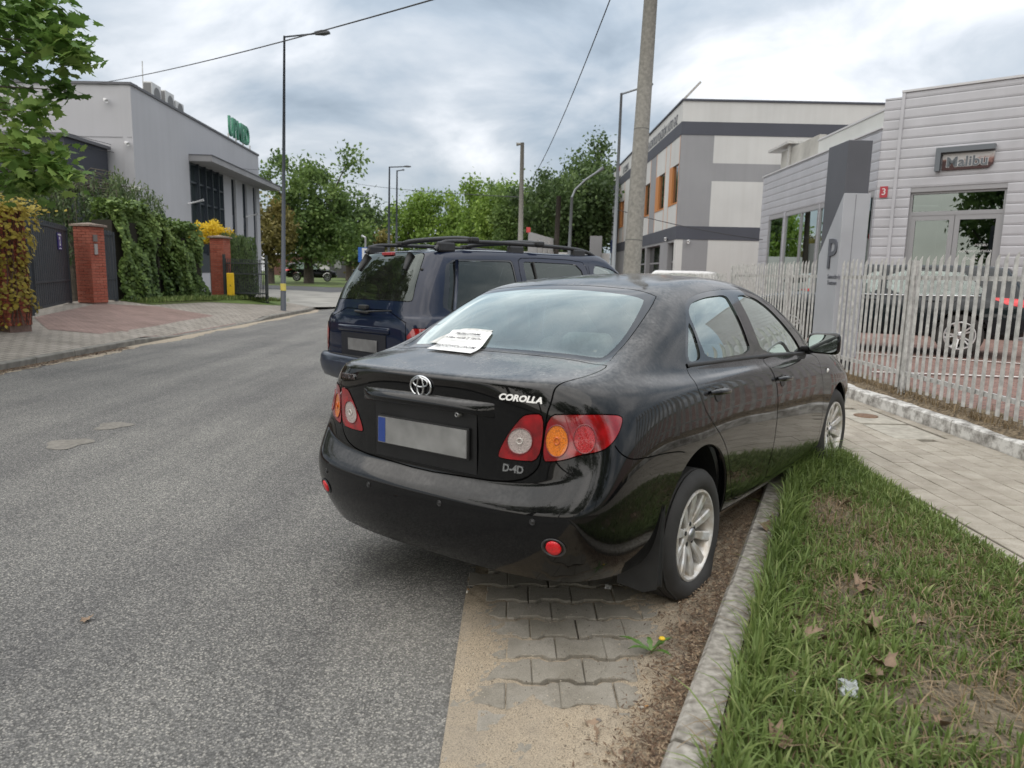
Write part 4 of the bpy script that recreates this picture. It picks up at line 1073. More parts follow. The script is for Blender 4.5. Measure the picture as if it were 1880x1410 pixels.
# notices left on the rear window
PAPER = P('paper', (.80, .80, .79), .8, var=(30, .05)); INK = P('ink', (.02, .02, .025), .8)
def sheet(name, cs, label, mat, lift=.006, nx=8, ny=8, curl=.0):
    c = [pick(u, v) for u, v in cs]; V = []; F = []
    for j in range(ny+1):
        for i in range(nx+1):
            a, b = i/nx, j/ny; q = (c[0]*(1-a)+c[1]*a)*(1-b)+(c[3]*(1-a)+c[2]*a)*b; q, n = sh.nrm(q)
            V.append(wm(car) @ (q+n*(lift+curl*(a-.5)**2+.004*math.sin(5*a+3*b)*math.sin(4*b))))
    for j in range(ny):
        for i in range(nx): k = j*(nx+1)+i; F.append((k, k+1, k+nx+2, k+nx+1))
    o = mesh_obj(name, [tuple(v) for v in V], F, mat, None, True); props(o, label, 'paper')
    return o, c
under, _ = sheet('paper_notice', Z1((640,440),(880,470),(986,372),(820,366)), 'yellowed older notice showing behind the white sheet on the rear window', P('paper_old', (.55, .55, .53), .8, var=(40, .3)), .004)
top_s, cs = sheet('paper_notice', Z1((628,478),(864,505),(984,388),(772,376)), 'white sheet with black writing lying on the saloon rear window', PAPER, .008, curl=.004)
W4 = wm(car); c4 = [W4 @ (sh.nrm(q)[0]+sh.nrm(q)[1]*.0135) for q in cs]
for txt, t, sz in (('PRZELOTAMI', .20, .026), ('AYBA HOB Z TECH', .42, .026), ('NIEDOZWOLONYM', .82, .030)):
    a = c4[3].lerp(c4[0], t); b = c4[2].lerp(c4[1], t); o_ = a.lerp(b, .52)
    text_mesh('writing', txt, frame(o_, b-a, c4[3]-c4[0]), sz, INK, top_s, depth=.0003, bold=.0004, xs=1.15)
# cabin
SEATM = P('seat_cloth', (.17, .17, .165), .9, var=(60, .2), bump=(200, .2)); TRIMM = P('cabin_trim', (.11, .11, .107), .8); LTRIM = P('cabin_light', (.36, .36, .34), .85)
def rbox(name, a, b, mat, parent, r=.04, M=None):
    m = MB(); m.box(a, b, M); o = m.build(name, mat, parent, True, world=False); bevel(o, r, 3); return autosmooth(o, 50)
rbox('cabin_floor', (-.3, -.72, .27), (2.4, .72, .32), TRIMM, car, .01)
rbox('parcel_shelf', (-.46, -.60, .985), (-.08, .60, 1.0), TRIMM, car, .005)
rbox('rear_bulkhead', (-.12, -.66, .3), (-.06, .66, .99), TRIMM, car, .02)
for y in (-.36, .36):
    M = Matrix.Translation((.02, y, .52)) @ Matrix.Rotation(math.radians(-20), 4, 'Y')
    rbox('rear_backrest', (-.07, -.31, 0), (.09, .31, .56), SEATM, car, .05, M); rbox('rear_headrest', (-.04, -.13, .56), (.06, .13, .70), SEATM, car, .04, M)
    M = Matrix.Translation((1.02, y, .50)) @ Matrix.Rotation(math.radians(-22), 4, 'Y')
    rbox('front_backrest', (-.07, -.25, 0), (.08, .25, .60), SEATM, car, .06, M); rbox('front_headrest', (-.03, -.13, .64), (.07, .13, .82), SEATM, car, .045, M)
    rbox('front_cushion', (.98, y-.25, .38), (1.52, y+.25, .52), SEATM, car, .05)
rbox('rear_cushion', (.05, -.65, .38), (.55, .65, .52), SEATM, car, .05)
rbox('dashboard', (1.85, -.70, .66), (2.35, .70, .95), TRIMM, car, .07)
for sg in (-1, 1):
    for a, b in ((.44, 1.0), (1.08, 1.95)): rbox('door_card', (a, sg*.76-.02, .30), (b, sg*.76+.02, .93), LTRIM, car, .01)
m = MB(); Ms = Matrix.Translation((1.72, .37, .90)) @ Matrix.Rotation(math.radians(-65), 4, 'Y'); m.tube([Ms @ Vector((.185*math.cos(t), .185*math.sin(t), 0)) for t in np.linspace(0, 2*math.pi, 33)], .014, 8, False); m.tube([Ms @ Vector((-.18, 0, 0)), Ms @ Vector((.18, 0, 0))], .02, 8)
m.build('steering_wheel', TRIMM, car, True, world=False)
rbox('headliner', (.15, -.52, 1.345), (1.45, .52, 1.355), LTRIM, car, .003)
rbox('interior_mirror', (1.62, -.12, 1.20), (1.64, .12, 1.27), TRIMM, car, .01)
print('sedan ok')

# ================================================================ tall estate bodies (dark blue off-roader and the cars behind)
def stretch_x(x, s): return x+s*min(1., max(0., (x-.4)/.9))+(1.3*s)*min(1., max(0., (x-1.25)/.6))
def estate_cage(kx=1., kw=1., kz=1., lift=0., st=0.):
    N0 = (0, .25, .50, .68)
    def nz(z, xs, ws=N0): return [(x, w_, z) for x, w_ in zip(xs, ws)]
    R = [
     nz(.40, (3.50, 3.49, 3.45, 3.36))+[(3.15, .80, .40), (2.69, .84, .38), (2.15, .84, .38), (1.65, .84, .38), (1.10, .84, .38), (.45, .84, .38), (-.05, .84, .38), (-.45, .84, .40), (-.74, .825, .42), (-.88, .76, .43), (-.925, .60, .43), (-.935, .30, .43), (-.935, 0, .43)],
     nz(.50, (3.58, 3.57, 3.53, 3.42), (0, .25, .52, .71))+[(3.16, .845, .48), (2.69, .885, .46), (2.15, .88, .45), (1.65, .88, .45), (1.10, .88, .45), (.45, .88, .45), (-.05, .885, .46), (-.45, .88, .48), (-.76, .865, .50), (-.905, .795, .51), (-.95, .61, .51), (-.965, .30, .51), (-.965, 0, .51)],
     nz(.62, (3.60, 3.59, 3.55, 3.44), (0, .25, .53, .73))+[(3.16, .86, .60), (2.69, .90, .60), (2.15, .895, .58), (1.65, .895, .58), (1.10, .895, .58), (.45, .895, .58), (-.05, .90, .60), (-.45, .895, .61), (-.77, .88, .62), (-.915, .81, .62), (-.965, .62, .62), (-.98, .30, .62), (-.98, 0, .62)],
     nz(.74, (3.58, 3.57, 3.53, 3.43), (0, .25, .53, .73))+[(3.16, .865, .73), (2.69, .905, .74), (2.15, .90, .72), (1.65, .90, .72), (1.10, .90, .72), (.45, .90, .72), (-.05, .905, .74), (-.45, .90, .74), (-.775, .885, .74), (-.92, .815, .74), (-.97, .62, .74), (-.985, .30, .74), (-.985, 0, .74)],
     nz(.85, (3.56, 3.55, 3.51, 3.42), (0, .25, .53, .72))+[(3.15, .86, .85), (2.69, .90, .86), (2.15, .898, .85), (1.65, .90, .85), (1.10, .90, .85), (.45, .90, .85), (-.05, .90, .86), (-.45, .897, .86), (-.775, .88, .86), (-.918, .81, .86), (-.97, .62, .86), (-.985, .30, .86), (-.985, 0, .86)],
     nz(.95, (3.53, 3.52, 3.48, 3.39), (0, .25, .51, .70))+[(3.13, .835, .95), (2.69, .875, .97), (2.15, .885, .96), (1.65, .888, .96), (1.10, .888, .96), (.45, .888, .96), (-.05, .888, .965), (-.45, .885, .965), (-.77, .866, .965), (-.912, .795, .965), (-.968, .61, .965), (-.983, .30, .965), (-.983, 0, .965)],
     nz(1.0, (3.48, 3.47, 3.43, 3.34), (0, .24, .48, .66))+[(3.10, .79, 1.02), (2.69, .83, 1.05), (2.15, .865, 1.04), (1.65, .868, 1.04), (1.10, .868, 1.04), (.45, .868, 1.04), (-.05, .868, 1.045), (-.45, .864, 1.045), (-.755, .845, 1.045), (-.895, .77, 1.045), (-.955, .60, 1.045), (-.972, .30, 1.045), (-.972, 0, 1.045)],
     nz(1.03, (3.42, 3.41, 3.37, 3.28), (0, .23, .45, .61))+[(3.06, .72, 1.06), (2.69, .76, 1.09), (2.12, .825, 1.10), (1.65, .838, 1.10), (1.10, .838, 1.10), (.45, .838, 1.105), (-.05, .837, 1.105), (-.45, .832, 1.105), (-.74, .81, 1.105), (-.865, .735, 1.10), (-.93, .58, 1.10), (-.948, .30, 1.10), (-.948, 0, 1.10)],
     nz(1.05, (3.34, 3.33, 3.29, 3.21), (0, .22, .41, .55))+[(3.02, .64, 1.085), (2.66, .69, 1.115), (2.06, .785, 1.14), (1.70, .775, 1.37), (1.10, .765, 1.39), (.45, .765, 1.395), (-.05, .764, 1.395), (-.43, .757, 1.395), (-.665, .735, 1.38), (-.765, .675, 1.37), (-.82, .54, 1.37), (-.838, .29, 1.37), (-.838, 0, 1.37)],
     nz(1.065, (3.25, 3.24, 3.20, 3.13), (0, .20, .36, .48))+[(2.98, .56, 1.10), (2.62, .62, 1.13), (2.02, .735, 1.16), (1.60, .66, 1.605), (1.27, .648, 1.672), (.45, .648, 1.675), (-.05, .645, 1.672), (-.38, .637, 1.662), (-.52, .62, 1.648), (-.60, .57, 1.645), (-.645, .46, 1.652), (-.665, .27, 1.66), (-.67, 0, 1.663)],
    ]
    T = {4: [(2.99, .40, 1.115), (3.0, .2, 1.122), (3.0, 0, 1.125)], 5: [(2.62, .45, 1.145), (2.62, .22, 1.155), (2.62, 0, 1.158)],
     6: [(2.08, .50, 1.165), (2.13, .26, 1.17), (2.15, 0, 1.172)], 7: [(1.59, .48, 1.632), (1.61, .25, 1.645), (1.62, 0, 1.65)],
     8: [(1.27, .48, 1.70), (1.27, .24, 1.712), (1.27, 0, 1.716)], 9: [(.45, .48, 1.708), (.45, .24, 1.722), (.45, 0, 1.727)],
     10: [(-.05, .48, 1.703), (-.05, .24, 1.716), (-.05, 0, 1.72)], 11: [(-.38, .47, 1.690), (-.38, .24, 1.702), (-.38, 0, 1.705)],
     12: [(-.52, .46, 1.676), (-.53, .24, 1.686), (-.53, 0, 1.69)]}
    f = lambda p: (stretch_x(p[0], st)*kx, p[1]*kw, (p[2]-.38)*kz+.38+lift)
    R = [[f(p) for p in r] for r in R]; T = {k: [f(p) for p in v] for k, v in T.items()}
    V, F, E = body_cage(R, T); cre = {}
    for s_ in (0, 1):
        q, rows = E[s_]
        for c in range(12, 16): cre[tuple(sorted((q[9][c], q[9][c+1])))] = .45; cre[tuple(sorted((q[7][c], q[7][c+1])))] = .35
        for c in range(6, 12): cre[tuple(sorted((q[9][c], q[9][c+1])))] = .25; cre[tuple(sorted((q[7][c], q[7][c+1])))] = .3
    return V, F, cre
def xz(pts, sg, y=.8): return [Vector((x, sg*y, z)) for x, z in pts]
def tint_interior(parent, z0, z1, dark, x0=-.6, x1=1.9, seats=True):
    m = MB(); m.box((x0, -.70, z0), (x1+.3, .70, z0+.06)); m.build('cabin_floor', dark, parent, world=False)
    if seats:
        for x in (.35, 1.25):
            for y in (-.37, .37):
                M = Matrix.Translation((x, y, z0+.1)) @ Matrix.Rotation(math.radians(-15), 4, 'Y')
                rbox('seat_back', (-.07, -.24, 0), (.08, .24, z1-z0-.25), dark, parent, .05, M); rbox('headrest', (-.04, -.12, z1-z0-.22), (.06, .12, z1-z0-.05), dark, parent, .04, M)

BLUE = paint_mat('blue_paint', (.005, .010, .028), dust=.12)
suv = thing('parked_car', None, 'dark navy blue off-road estate with roof rails parked just beyond the black saloon', 'car',
            mat4=Matrix.Translation((-.72, 7.50, -.025)) @ Matrix.Rotation(math.radians(43.2), 4, 'Z') @ Matrix.Rotation(math.radians(-1.0), 4, 'X'))
S_INV = wm(suv).inverted(); S_EYE = S_INV @ Vector((0, 0, EYE)); S_ROT = S_INV.to_3x3()
V_, F_, cre = estate_cage(st=.18); cv, cn, cf = smooth_cage(V_, F_, cre, 3)
def sxz(pts, sg): return xz([(stretch_x(x, .18), z) for x, z in pts], sg)
ss = Shell(cv, cn, cf)
for sg in (-1, 1):
    pr_ = lambda c, sg=sg: c[1]*sg > .45; ds = (0, sg, 0); sf = '_r' if sg < 0 else '_l'
    ss.region(sxz([(.40, .48), (.40, 1.08), (.40, 1.60), (.47, 1.645), (1.22, 1.635), (1.27, 1.56), (1.27, 1.1), (1.27, .48)], sg), ds, 'drear'+sf, seam=.007, pred=pr_, thr=.1, round_=1)
    ss.region(sxz([(1.28, .48), (1.28, 1.1), (1.28, 1.56), (1.33, 1.64), (1.63, 1.585), (1.92, 1.36), (2.07, 1.13), (2.16, .95), (2.16, .48)], sg), ds, 'dfront'+sf, seam=.007, pred=pr_, thr=.1, round_=1)
    ss.region(sxz([(-.66, 1.105), (-.50, 1.60), (.31, 1.612), (.335, 1.59), (.335, 1.13), (.30, 1.105)], sg), ds, 'wtrim'+sf, pred=pr_, thr=.1, round_=2, keep=.12)
    ss.region(sxz([(-.60, 1.12), (-.52, 1.36), (-.46, 1.585), (.29, 1.597), (.317, 1.575), (.317, 1.145), (.29, 1.12)], sg), ds, 'wq'+sf, pred=pr_, thr=.1, round_=2, keep=.12)
    ss.region(sxz([(.46, 1.12), (.46, 1.60), (.60, 1.602), (1.13, 1.595), (1.20, 1.52), (1.215, 1.12)], sg), ds, 'wr'+sf, pred=pr_, thr=.1, round_=2, keep=.12)
    ss.region(sxz([(1.34, 1.12), (1.33, 1.52), (1.38, 1.595), (1.60, 1.545), (1.84, 1.36), (2.0, 1.16), (1.97, 1.12)], sg), ds, 'wf'+sf, pred=pr_, thr=.1, round_=2, keep=.15)
    for ax in (0, 3.10): ss.region(xz([(ax+.43*math.cos(a), .40+.43*math.sin(a)) for a in np.linspace(0, 2*math.pi, 48, endpoint=False)], sg), ds, 'hole', pred=pr_, thr=.02, round_=0)
    ss.region([Vector((-.97, sg*.70, .975)), Vector((-.72, sg*.90, .975)), Vector((-.74, sg*.90, .68)), Vector((-.80, sg*.9, .655)), Vector((-.97, sg*.735, .655))], (-1, sg*.8, 0), 'lamp'+sf, seam=.006, round_=1, pred=lambda c, sg=sg: c[1]*sg > .4 and c[0] < -.4)
gl = [Vector((-.5, y, z)) for y, z in ((-.49, 1.628), (-.535, 1.60), (-.605, 1.36), (-.645, 1.18), (-.65, 1.125), (-.61, 1.112), (-.3, 1.112), (0, 1.112))]
gl = gl+[mirror3(p) for p in gl[:-1]][::-1]
ss.region(gl, (-1, 0, .25), 'rwin', seam=.008, round_=2, keep=.15, pred=lambda c: c[0] < -.3, thr=.1)
ss.region([Vector((-.6, y, z)) for y, z in ((-.665, 1.09), (-.70, .62), (-.66, .56), (.66, .56), (.70, .62), (.665, 1.09))], (-1, 0, .1), 'gate', seam=.008, round_=1, pred=lambda c: c[0] < -.3, thr=.2)
ss.region([Vector((2.0, y, z)) for y, z in ((-.60, 1.18), (0, 1.19), (.60, 1.18), (.53, 1.60), (0, 1.63), (-.53, 1.60))], (.6, 0, .8), 'wind', seam=.006, round_=1, pred=lambda c: c[0] > 1.2, thr=.1)
ss.drop('hole')
ss.part('body', 'body', BLUE, suv); ss.part('panel_gap', 'seam', SEAM, suv, off=-.008)['kind'] = 'stuff'
for sf in ('_r', '_l'):
    ss.part('rear_door', 'drear'+sf, BLUE, suv); ss.part('front_door', 'dfront'+sf, BLUE, suv)
    ss.part('window_frame', 'wtrim'+sf, GLOSSBLACK, suv, off=-.002)
    ss.part('quarter_window', 'wq'+sf, GLASS_DARK, suv, off=-.008); ss.part('rear_door_window', 'wr'+sf, GLASS_DARK, suv, off=-.008)
    ss.part('front_door_window', 'wf'+sf, GLASS, suv, off=-.008); ss.part('tail_lamp', 'lamp'+sf, LENS_RED2, suv, off=.006)
gate = ss.part('tailgate', 'gate', BLUE, suv); ss.part('rear_window', 'rwin', GLASS_DARK, suv, off=-.002); ss.part('windscreen', 'wind', GLASS, suv, off=-.003)
for sg in (-1, 1):
    for ax in (0, 3.10): arch_lip(ss, 'wheel_arch_edge', ax, .40, .43, sg, BLUE, suv)
DARKIN = P('dark_interior', (.02, .02, .022), .9)
tint_interior(suv, .55, 1.35, DARKIN)
m = MB(); m.box((-.85, -.7, .36), (3.6, .7, .46)); m.build('underbody', RUBBER, suv, world=False)
for sg in (-1, 1):
    for ax in (0, 3.10): make_wheel(suv, (ax, sg*.77, .365), sg, R=.372, rim_r=.215, width=.235)
# rear bumper: deep beam wrapped round the corners
V = []; F = []; pc = [(-.55, .905), (-.75, .915), (-.92, .885), (-1.02, .80), (-1.065, .62), (-1.08, .30), (-1.085, 0)]; pc = pc+[(x, -y) for x, y in pc[:-1]][::-1]
pc = [tuple(q) for q in chaikin(pc, 2, False)]
for i, (x, y) in enumerate(pc):
    a = pc[max(i-1, 0)]; b = pc[min(i+1, len(pc)-1)]; t = Vector((b[0]-a[0], b[1]-a[1])).normalized(); nn = Vector((t.y, -t.x)); nn = nn if (nn.x*(-1)+nn.y*y) > -.2 and nn.x < .5 else -nn
    nn = Vector((-abs(nn.x) if x < -.9 else nn.x, math.copysign(abs(nn.y), y)))
    for off, z in ((-.13, .655), (-.02, .66), (0, .635), (.012, .57), (.0, .50), (-.03, .43), (-.10, .40)): V.append((x+nn.x*off, y+nn.y*off, z))
for i in range(len(pc)-1):
    for j in range(6): F.append((7*i+j, 7*i+j+1, 7*i+8+j, 7*i+7+j))
mesh_obj('rear_bumper', V, F, P('blue_bumper', (.012, .018, .035), .4, coat=.5, var=(12, .3)), suv, True, world=False)
V = []; F = []
for y in np.linspace(-.60, .60, 13): V += [(-.955, y, .664), (-1.06+.06*(y/.6)**2*.6, y, .664)]
mesh_obj('bumper_step_pad', V, [(2*i, 2*i+1, 2*i+3, 2*i+2) for i in range(12)], P('step_pad', (.02, .02, .021), .8, bump=(150, .4)), suv, world=False)
# tailgate furniture
m = MB(); m.box((-1.0, -.46, .90), (-.965, .46, .965)); o = m.build('gate_garnish', BLUE, gate, world=False); bevel(o, .02, 3); autosmooth(o)
m = MB(); m.box((-.99, -.40, .66), (-.978, .40, .89)); m.build('plate_recess', P('lid_recess2', (.006, .007, .012), .5), gate, world=False)
m = MB(); m.box((-1.0, -.26, .72), (-.992, .26, .835)); m.build('number_plate', P('plate_dirty', (.14, .14, .14), .5, var=(7, .3)), gate, world=False)
def srear(y, z): return ss.cast((-3, y, z), (1, 0, 0))[0]
q = srear(0, 1.645)
m = MB(); m.box((-.70, -.09, 1.642), (-.655, .09, 1.672)); o = m.build('high_brake_lamp', P('brake_strip', (.32, .03, .035), .3, coat=.6), suv, world=False); bevel(o, .006)
for y in (-.38, .38):
    a = srear(y, 1.62); b = srear(y*1.06, 1.50); m = MB(); m.tube([a+Vector((-.0, 0, .035)), a+Vector((-.02, 0, -.02)), b+Vector((-.012, 0, 0))], [.026, .034, .016], 8); m.build('window_hinge', RUBBER, suv, True, world=False)
for y in (-.60, .60):
    a = srear(y, 1.50); m = MB(); m.lathe([(.016, 0), (.012, .012), (.001, .014)], frame(a, (0, -1, 0), (.3, 0, 1)), 12); m.build('window_stud', RUBBER, suv, True, world=False)
a = srear(0, 1.10); m = MB(); m.box((a.x-.045, -.07, 1.12), (a.x+.0, .07, 1.165)); o = m.build('window_latch', RUBBER, suv, world=False); bevel(o, .012)
m = MB(); m.tube([(a.x-.03, -.05, 1.10), (a.x-.05, -.25, 1.112), (a.x-.035, -.50, 1.125)], [.012, .009, .006], 6); m.tube([(a.x-.03, .14, 1.10), (a.x-.04, -.12, 1.095)], .014, 6); m.build('rear_wiper', RUBBER, suv, True, world=False)
text_mesh('badge', 'Jeep', wm(suv) @ frame((-.992, .56, 1.0), (0, -1, 0), (0, 0, 1)), .05, P('badge_grey', (.12, .13, .15), .4), gate, depth=.002)
# roof rails and cross bars
RAIL = P('rail_black', (.02, .02, .021), .45, var=(30, .2))
for sg in (-1, 1):
    pts = [(-.56, sg*.60, 1.685), (-.50, sg*.60, 1.745), (-.40, sg*.60, 1.772), (.4, sg*.60, 1.785), (1.38, sg*.60, 1.768), (1.66, sg*.60, 1.718), (1.80, sg*.60, 1.625)]
    m = MB(); m.tube([tuple(q) for q in chaikin(pts, 2, False)], .021, 10); m.build('roof_rail', RAIL, suv, True, world=False)
    for x in (-.44, .46, 1.42): m = MB(); m.box((x-.10, sg*.60-.03, 1.665), (x+.10, sg*.60+.03, 1.762)); o = m.build('rail_foot', RAIL, suv, world=False); bevel(o, .02)
for x in (-.12, .78):
    m = MB(); m.tube([tuple(q) for q in chaikin([(x, -.60, 1.79), (x, -.45, 1.815), (x, 0, 1.822), (x, .45, 1.815), (x, .60, 1.79)], 2, False)], .026, 8)
    m.build('cross_bar', RAIL, suv, True, world=False)
    for sg in (-1, 1): m = MB(); m.box((x-.05, sg*.60-.06, 1.772), (x+.05, sg*.60+.045, 1.818)); bevel(m.build('bar_clamp', RAIL, suv, world=False), .012)
m = MB(); m.tube([(.62, y, 1.14+.46*t) for y, t in ((-.835, 0), (-.765, .55), (-.70, 1))], .012, 6); m.build('window_divider', RUBBER, suv, world=False)
for sg in (-1,):
    m = MB(); m.tube([(-.52, sg*.834, 1.125), (-.44, sg*.765, 1.38), (-.385, sg*.700, 1.59)], .018, 6); m.build('window_pillar', BLUE, suv, True, world=False)

# ---- simple hatchbacks: one template, used for the cars further off
def hatch(name, label, M, paint, lampmat, detail=True, lvl=3):
    t = thing(name, None, label, 'car', mat4=M)
    V_, F_, cre = estate_cage(.985, .985, .885, -.06)
    cv, cn, cf = smooth_cage(V_, F_, cre, lvl, 4); q = Shell(cv, cn, cf)
    z = lambda v: (v-.38)*.885+.32
    for sg in (-1, 1):
        pr_ = lambda c, sg=sg: c[1]*sg > .4; ds = (0, sg, 0); sf = '_r' if sg < 0 else '_l'
        if detail:
            q.region(xz([(.35, .42), (.20, .80), (.05, .98), (.28, 1.38), (.42, 1.435), (1.18, 1.43), (1.20, 1.0), (1.20, .42)], sg), ds, 'dr'+sf, seam=.008, pred=pr_, thr=.1, round_=1)
            q.region(xz([(1.22, .42), (1.22, 1.0), (1.20, 1.42), (1.45, 1.38), (1.9, 1.06), (2.08, .9), (2.08, .42)], sg), ds, 'df'+sf, seam=.008, pred=pr_, thr=.1, round_=1)
        q.region(xz([(-.30, 1.06), (-.22, 1.16), (-.02, 1.34), (.08, 1.395), (1.12, 1.405), (1.14, 1.0), (.1, 1.0), (-.1, 1.01)], sg), ds, 'wr'+sf, pred=pr_, thr=.1, round_=1)
        q.region(xz([(1.24, 1.0), (1.22, 1.395), (1.40, 1.36), (1.78, 1.10), (1.88, 1.0)], sg), ds, 'wf'+sf, pred=pr_, thr=.1, round_=1)
        q.region([Vector((-.97, sg*.50, .93)), Vector((-.55, sg*.88, .985)), Vector((-.45, sg*.88, .97)), Vector((-.66, sg*.88, .85)), Vector((-.97, sg*.55, .80))], (-1, sg*.8, 0), 'lamp'+sf, round_=1, pred=lambda c, sg=sg: c[1]*sg > .2 and c[0] < -.2)
        for ax in (0, 2.65): q.region(xz([(ax+.40*math.cos(a), .36+.40*math.sin(a)) for a in np.linspace(0, 2*math.pi, 40, endpoint=False)], sg), ds, 'hole', pred=pr_, thr=.02, round_=0)
    q.region([Vector((-.5, y, zz_)) for y, zz_ in ((-.50, 1.40), (-.62, 1.05), (.62, 1.05), (.50, 1.40))], (-1, 0, .25), 'rw', round_=1, pred=lambda c: c[0] < -.2, thr=.1)
    q.region([Vector((1.6, y, zz_)) for y, zz_ in ((-.60, 1.03), (0, 1.04), (.60, 1.03), (.52, 1.39), (0, 1.42), (-.52, 1.39))], (.6, 0, .8), 'wind', round_=1, pred=lambda c: c[0] > 1.2, thr=.1)
    q.drop('hole')
    q.part('body', 'body', paint, t)
    s_ = q.part('panel_gap', 'seam', SEAM, t, off=-.008)
    if s_: s_['kind'] = 'stuff'
    for sf in ('_r', '_l'):
        q.part('rear_door', 'dr'+sf, paint, t); q.part('front_door', 'df'+sf, paint, t)
        q.part('rear_side_window', 'wr'+sf, GLASS, t, off=-.006); q.part('front_side_window', 'wf'+sf, GLASS, t, off=-.006); q.part('tail_lamp', 'lamp'+sf, lampmat, t, off=.006)
    q.part('rear_window', 'rw', GLASS_DARK, t, off=-.003); q.part('windscreen', 'wind', GLASS, t, off=-.003)
    for sg in (-1, 1):
        for ax in (0, 2.65):
            if detail: arch_lip(q, 'wheel_arch_edge', ax, .36, .40, sg, P('cladding_black', (.015, .015, .015), .6), t)
            make_wheel(t, (ax, sg*.765, .345), sg, R=.345, rim_r=.225, width=.22, style='pair', rimmat=P('alloy_bright', (.72, .72, .72), .3, metal=.6))
    m = MB(); m.box((-.8, -.68, .30), (3.2, .68, .42)); m.build('underbody', RUBBER, t, world=False)
    tint_interior(t, .48, 1.2, P('mid_interior', (.10, .10, .10), .9))
    if detail:
        for sg in (-1, 1):
            m = MB(); pts = [(-.24, sg*.83, 1.00), (.5, sg*.845, .985), (1.2, sg*.845, .98), (1.9, sg*.83, .98)]
            P_ = []
            for p in chaikin(pts, 1, False):
                h_, n_ = q.cast((p[0], sg*2, p[2]), (0, -sg, 0)); P_.append((p[0], h_.y+sg*.004, p[2]))
            m.tube(P_, .010, 6); m.build('chrome_strip', CHROME, t, True, world=False)
            for x in (.42, 1.38):
                h_, n_ = q.cast((x, sg*2, .90), (0, -sg, 0)); m = MB(); m.tube([(x-.1, h_.y, .90), (x-.06, h_.y+sg*.03, .905), (x+.06, h_.y+sg*.03, .905), (x+.1, h_.y, .90)], .013, 8); m.build('handle', paint, t, True, world=False)
            m = MB(); m.box((1.78, sg*.94-.10, .98), (1.90, sg*.94+.10, 1.13)); o = m.build('door_mirror', paint, t, world=False); bevel(o, .035, 3); autosmooth(o)
    return t

# ================================================================ right-hand side: fence, pylon, buildings, poles
def on_plane(u, v, p0, d):
    """(s, z) where a line of sight meets the vertical plane through p0 along d"""
    r = ray(u, v); d = Vector((d[0], d[1])).normalized(); n_ = Vector((d.y, -d.x))
    t = (Vector(p0[:2]).dot(n_))/(r.x*n_.x+r.y*n_.y); q = Vector((r.x*t, r.y*t)); return (q-Vector(p0[:2])).dot(d), EYE+r.z*t
STEEL = P('galvanised', (.50, .495, .475), .6, metal=.05, var=(18, .12, 6), bump=(120, .15), tint=(.38, .375, .36))
def picket_mesh():
    """W-section pale with a skewed point; local x along the fence"""
    sec = [(-.028, .005), (-.022, 0), (-.009, -.008), (.009, -.008), (.022, 0), (.028, .005)]; th = .003; H = 1.46
    tops = [H-.10+.10*(x+.028)/.056 for x, y in sec]; V = []; F = []; n_ = len(sec)
    for dy in (0, th):
        V += [(x, y+dy, 0) for x, y in sec]; V += [(x, y+dy, t) for (x, y), t in zip(sec, tops)]
    for k in range(n_-1):
        F += [(k, k+1, n_+k+1, n_+k), (2*n_+k+1, 2*n_+k, 3*n_+k, 3*n_+k+1), (n_+k, n_+k+1, 3*n_+k+1, 3*n_+k)]
    F += [(0, n_, 3*n_, 2*n_), (n_-1, 3*n_-1, 4*n_-1, 2*n_-1)]
    me = bpy.data.meshes.new('picket'); me.from_pydata(V, [], F); me.materials.append(STEEL); return me
PK = picket_mesh()
def fence_run(label, x0, y0, y1, zb, hs=1., pitch=.122, posts=()):
    f = thing('palisade_fence', (x0, y0, zb), label, 'fence', 'palisade fence runs along the yard')
    y = y0+.05; r_ = random.Random(int(y0*10))
    while y < y1-.03:
        o = bpy.data.objects.new('picket', PK); COL.objects.link(o); o.parent = f
        o.location = (r_.uniform(-.004, .004), y-y0, .05+r_.uniform(-.01, .01)); o.rotation_euler = (r_.uniform(-.004, .004), r_.uniform(-.004, .004), -math.pi/2+r_.uniform(-.04, .04)); o.scale = (1, 1, hs)
        y += pitch+r_.uniform(-.004, .004)
    for z in (.22, 1.28*hs):
        m = MB(); m.box((.014, 0, z-.022), (.019, y1-y0, z+.022)); m.box((.0195, 0, z+.017), (.05, y1-y0, z+.022)); m.build('rail', STEEL, f, world=False)
    for py in posts:
        m = MB(); m.box((.021, py-y0-.05, -.2), (.031, py-y0+.05, 1.47*hs)); m.box((.0312, py-y0-.005, -.2), (.11, py-y0+.005, 1.47*hs)); m.build('post', STEEL, f, world=False)
    return f
fence_run('grey steel palisade fence between the near pavement edge and the tall pylon', 4.37, 3.2, 9.62, .23, posts=(4.6, 7.95))
fence_run('grey steel palisade fence running on behind the pylon', 4.37, 10.42, 14.6, .24, posts=(14.55, 11.6))
fence_run('lower grey palisade fence in the distance past the tall end post', 4.36, 14.75, 27.5, .22, .90, posts=(18, 22, 26))
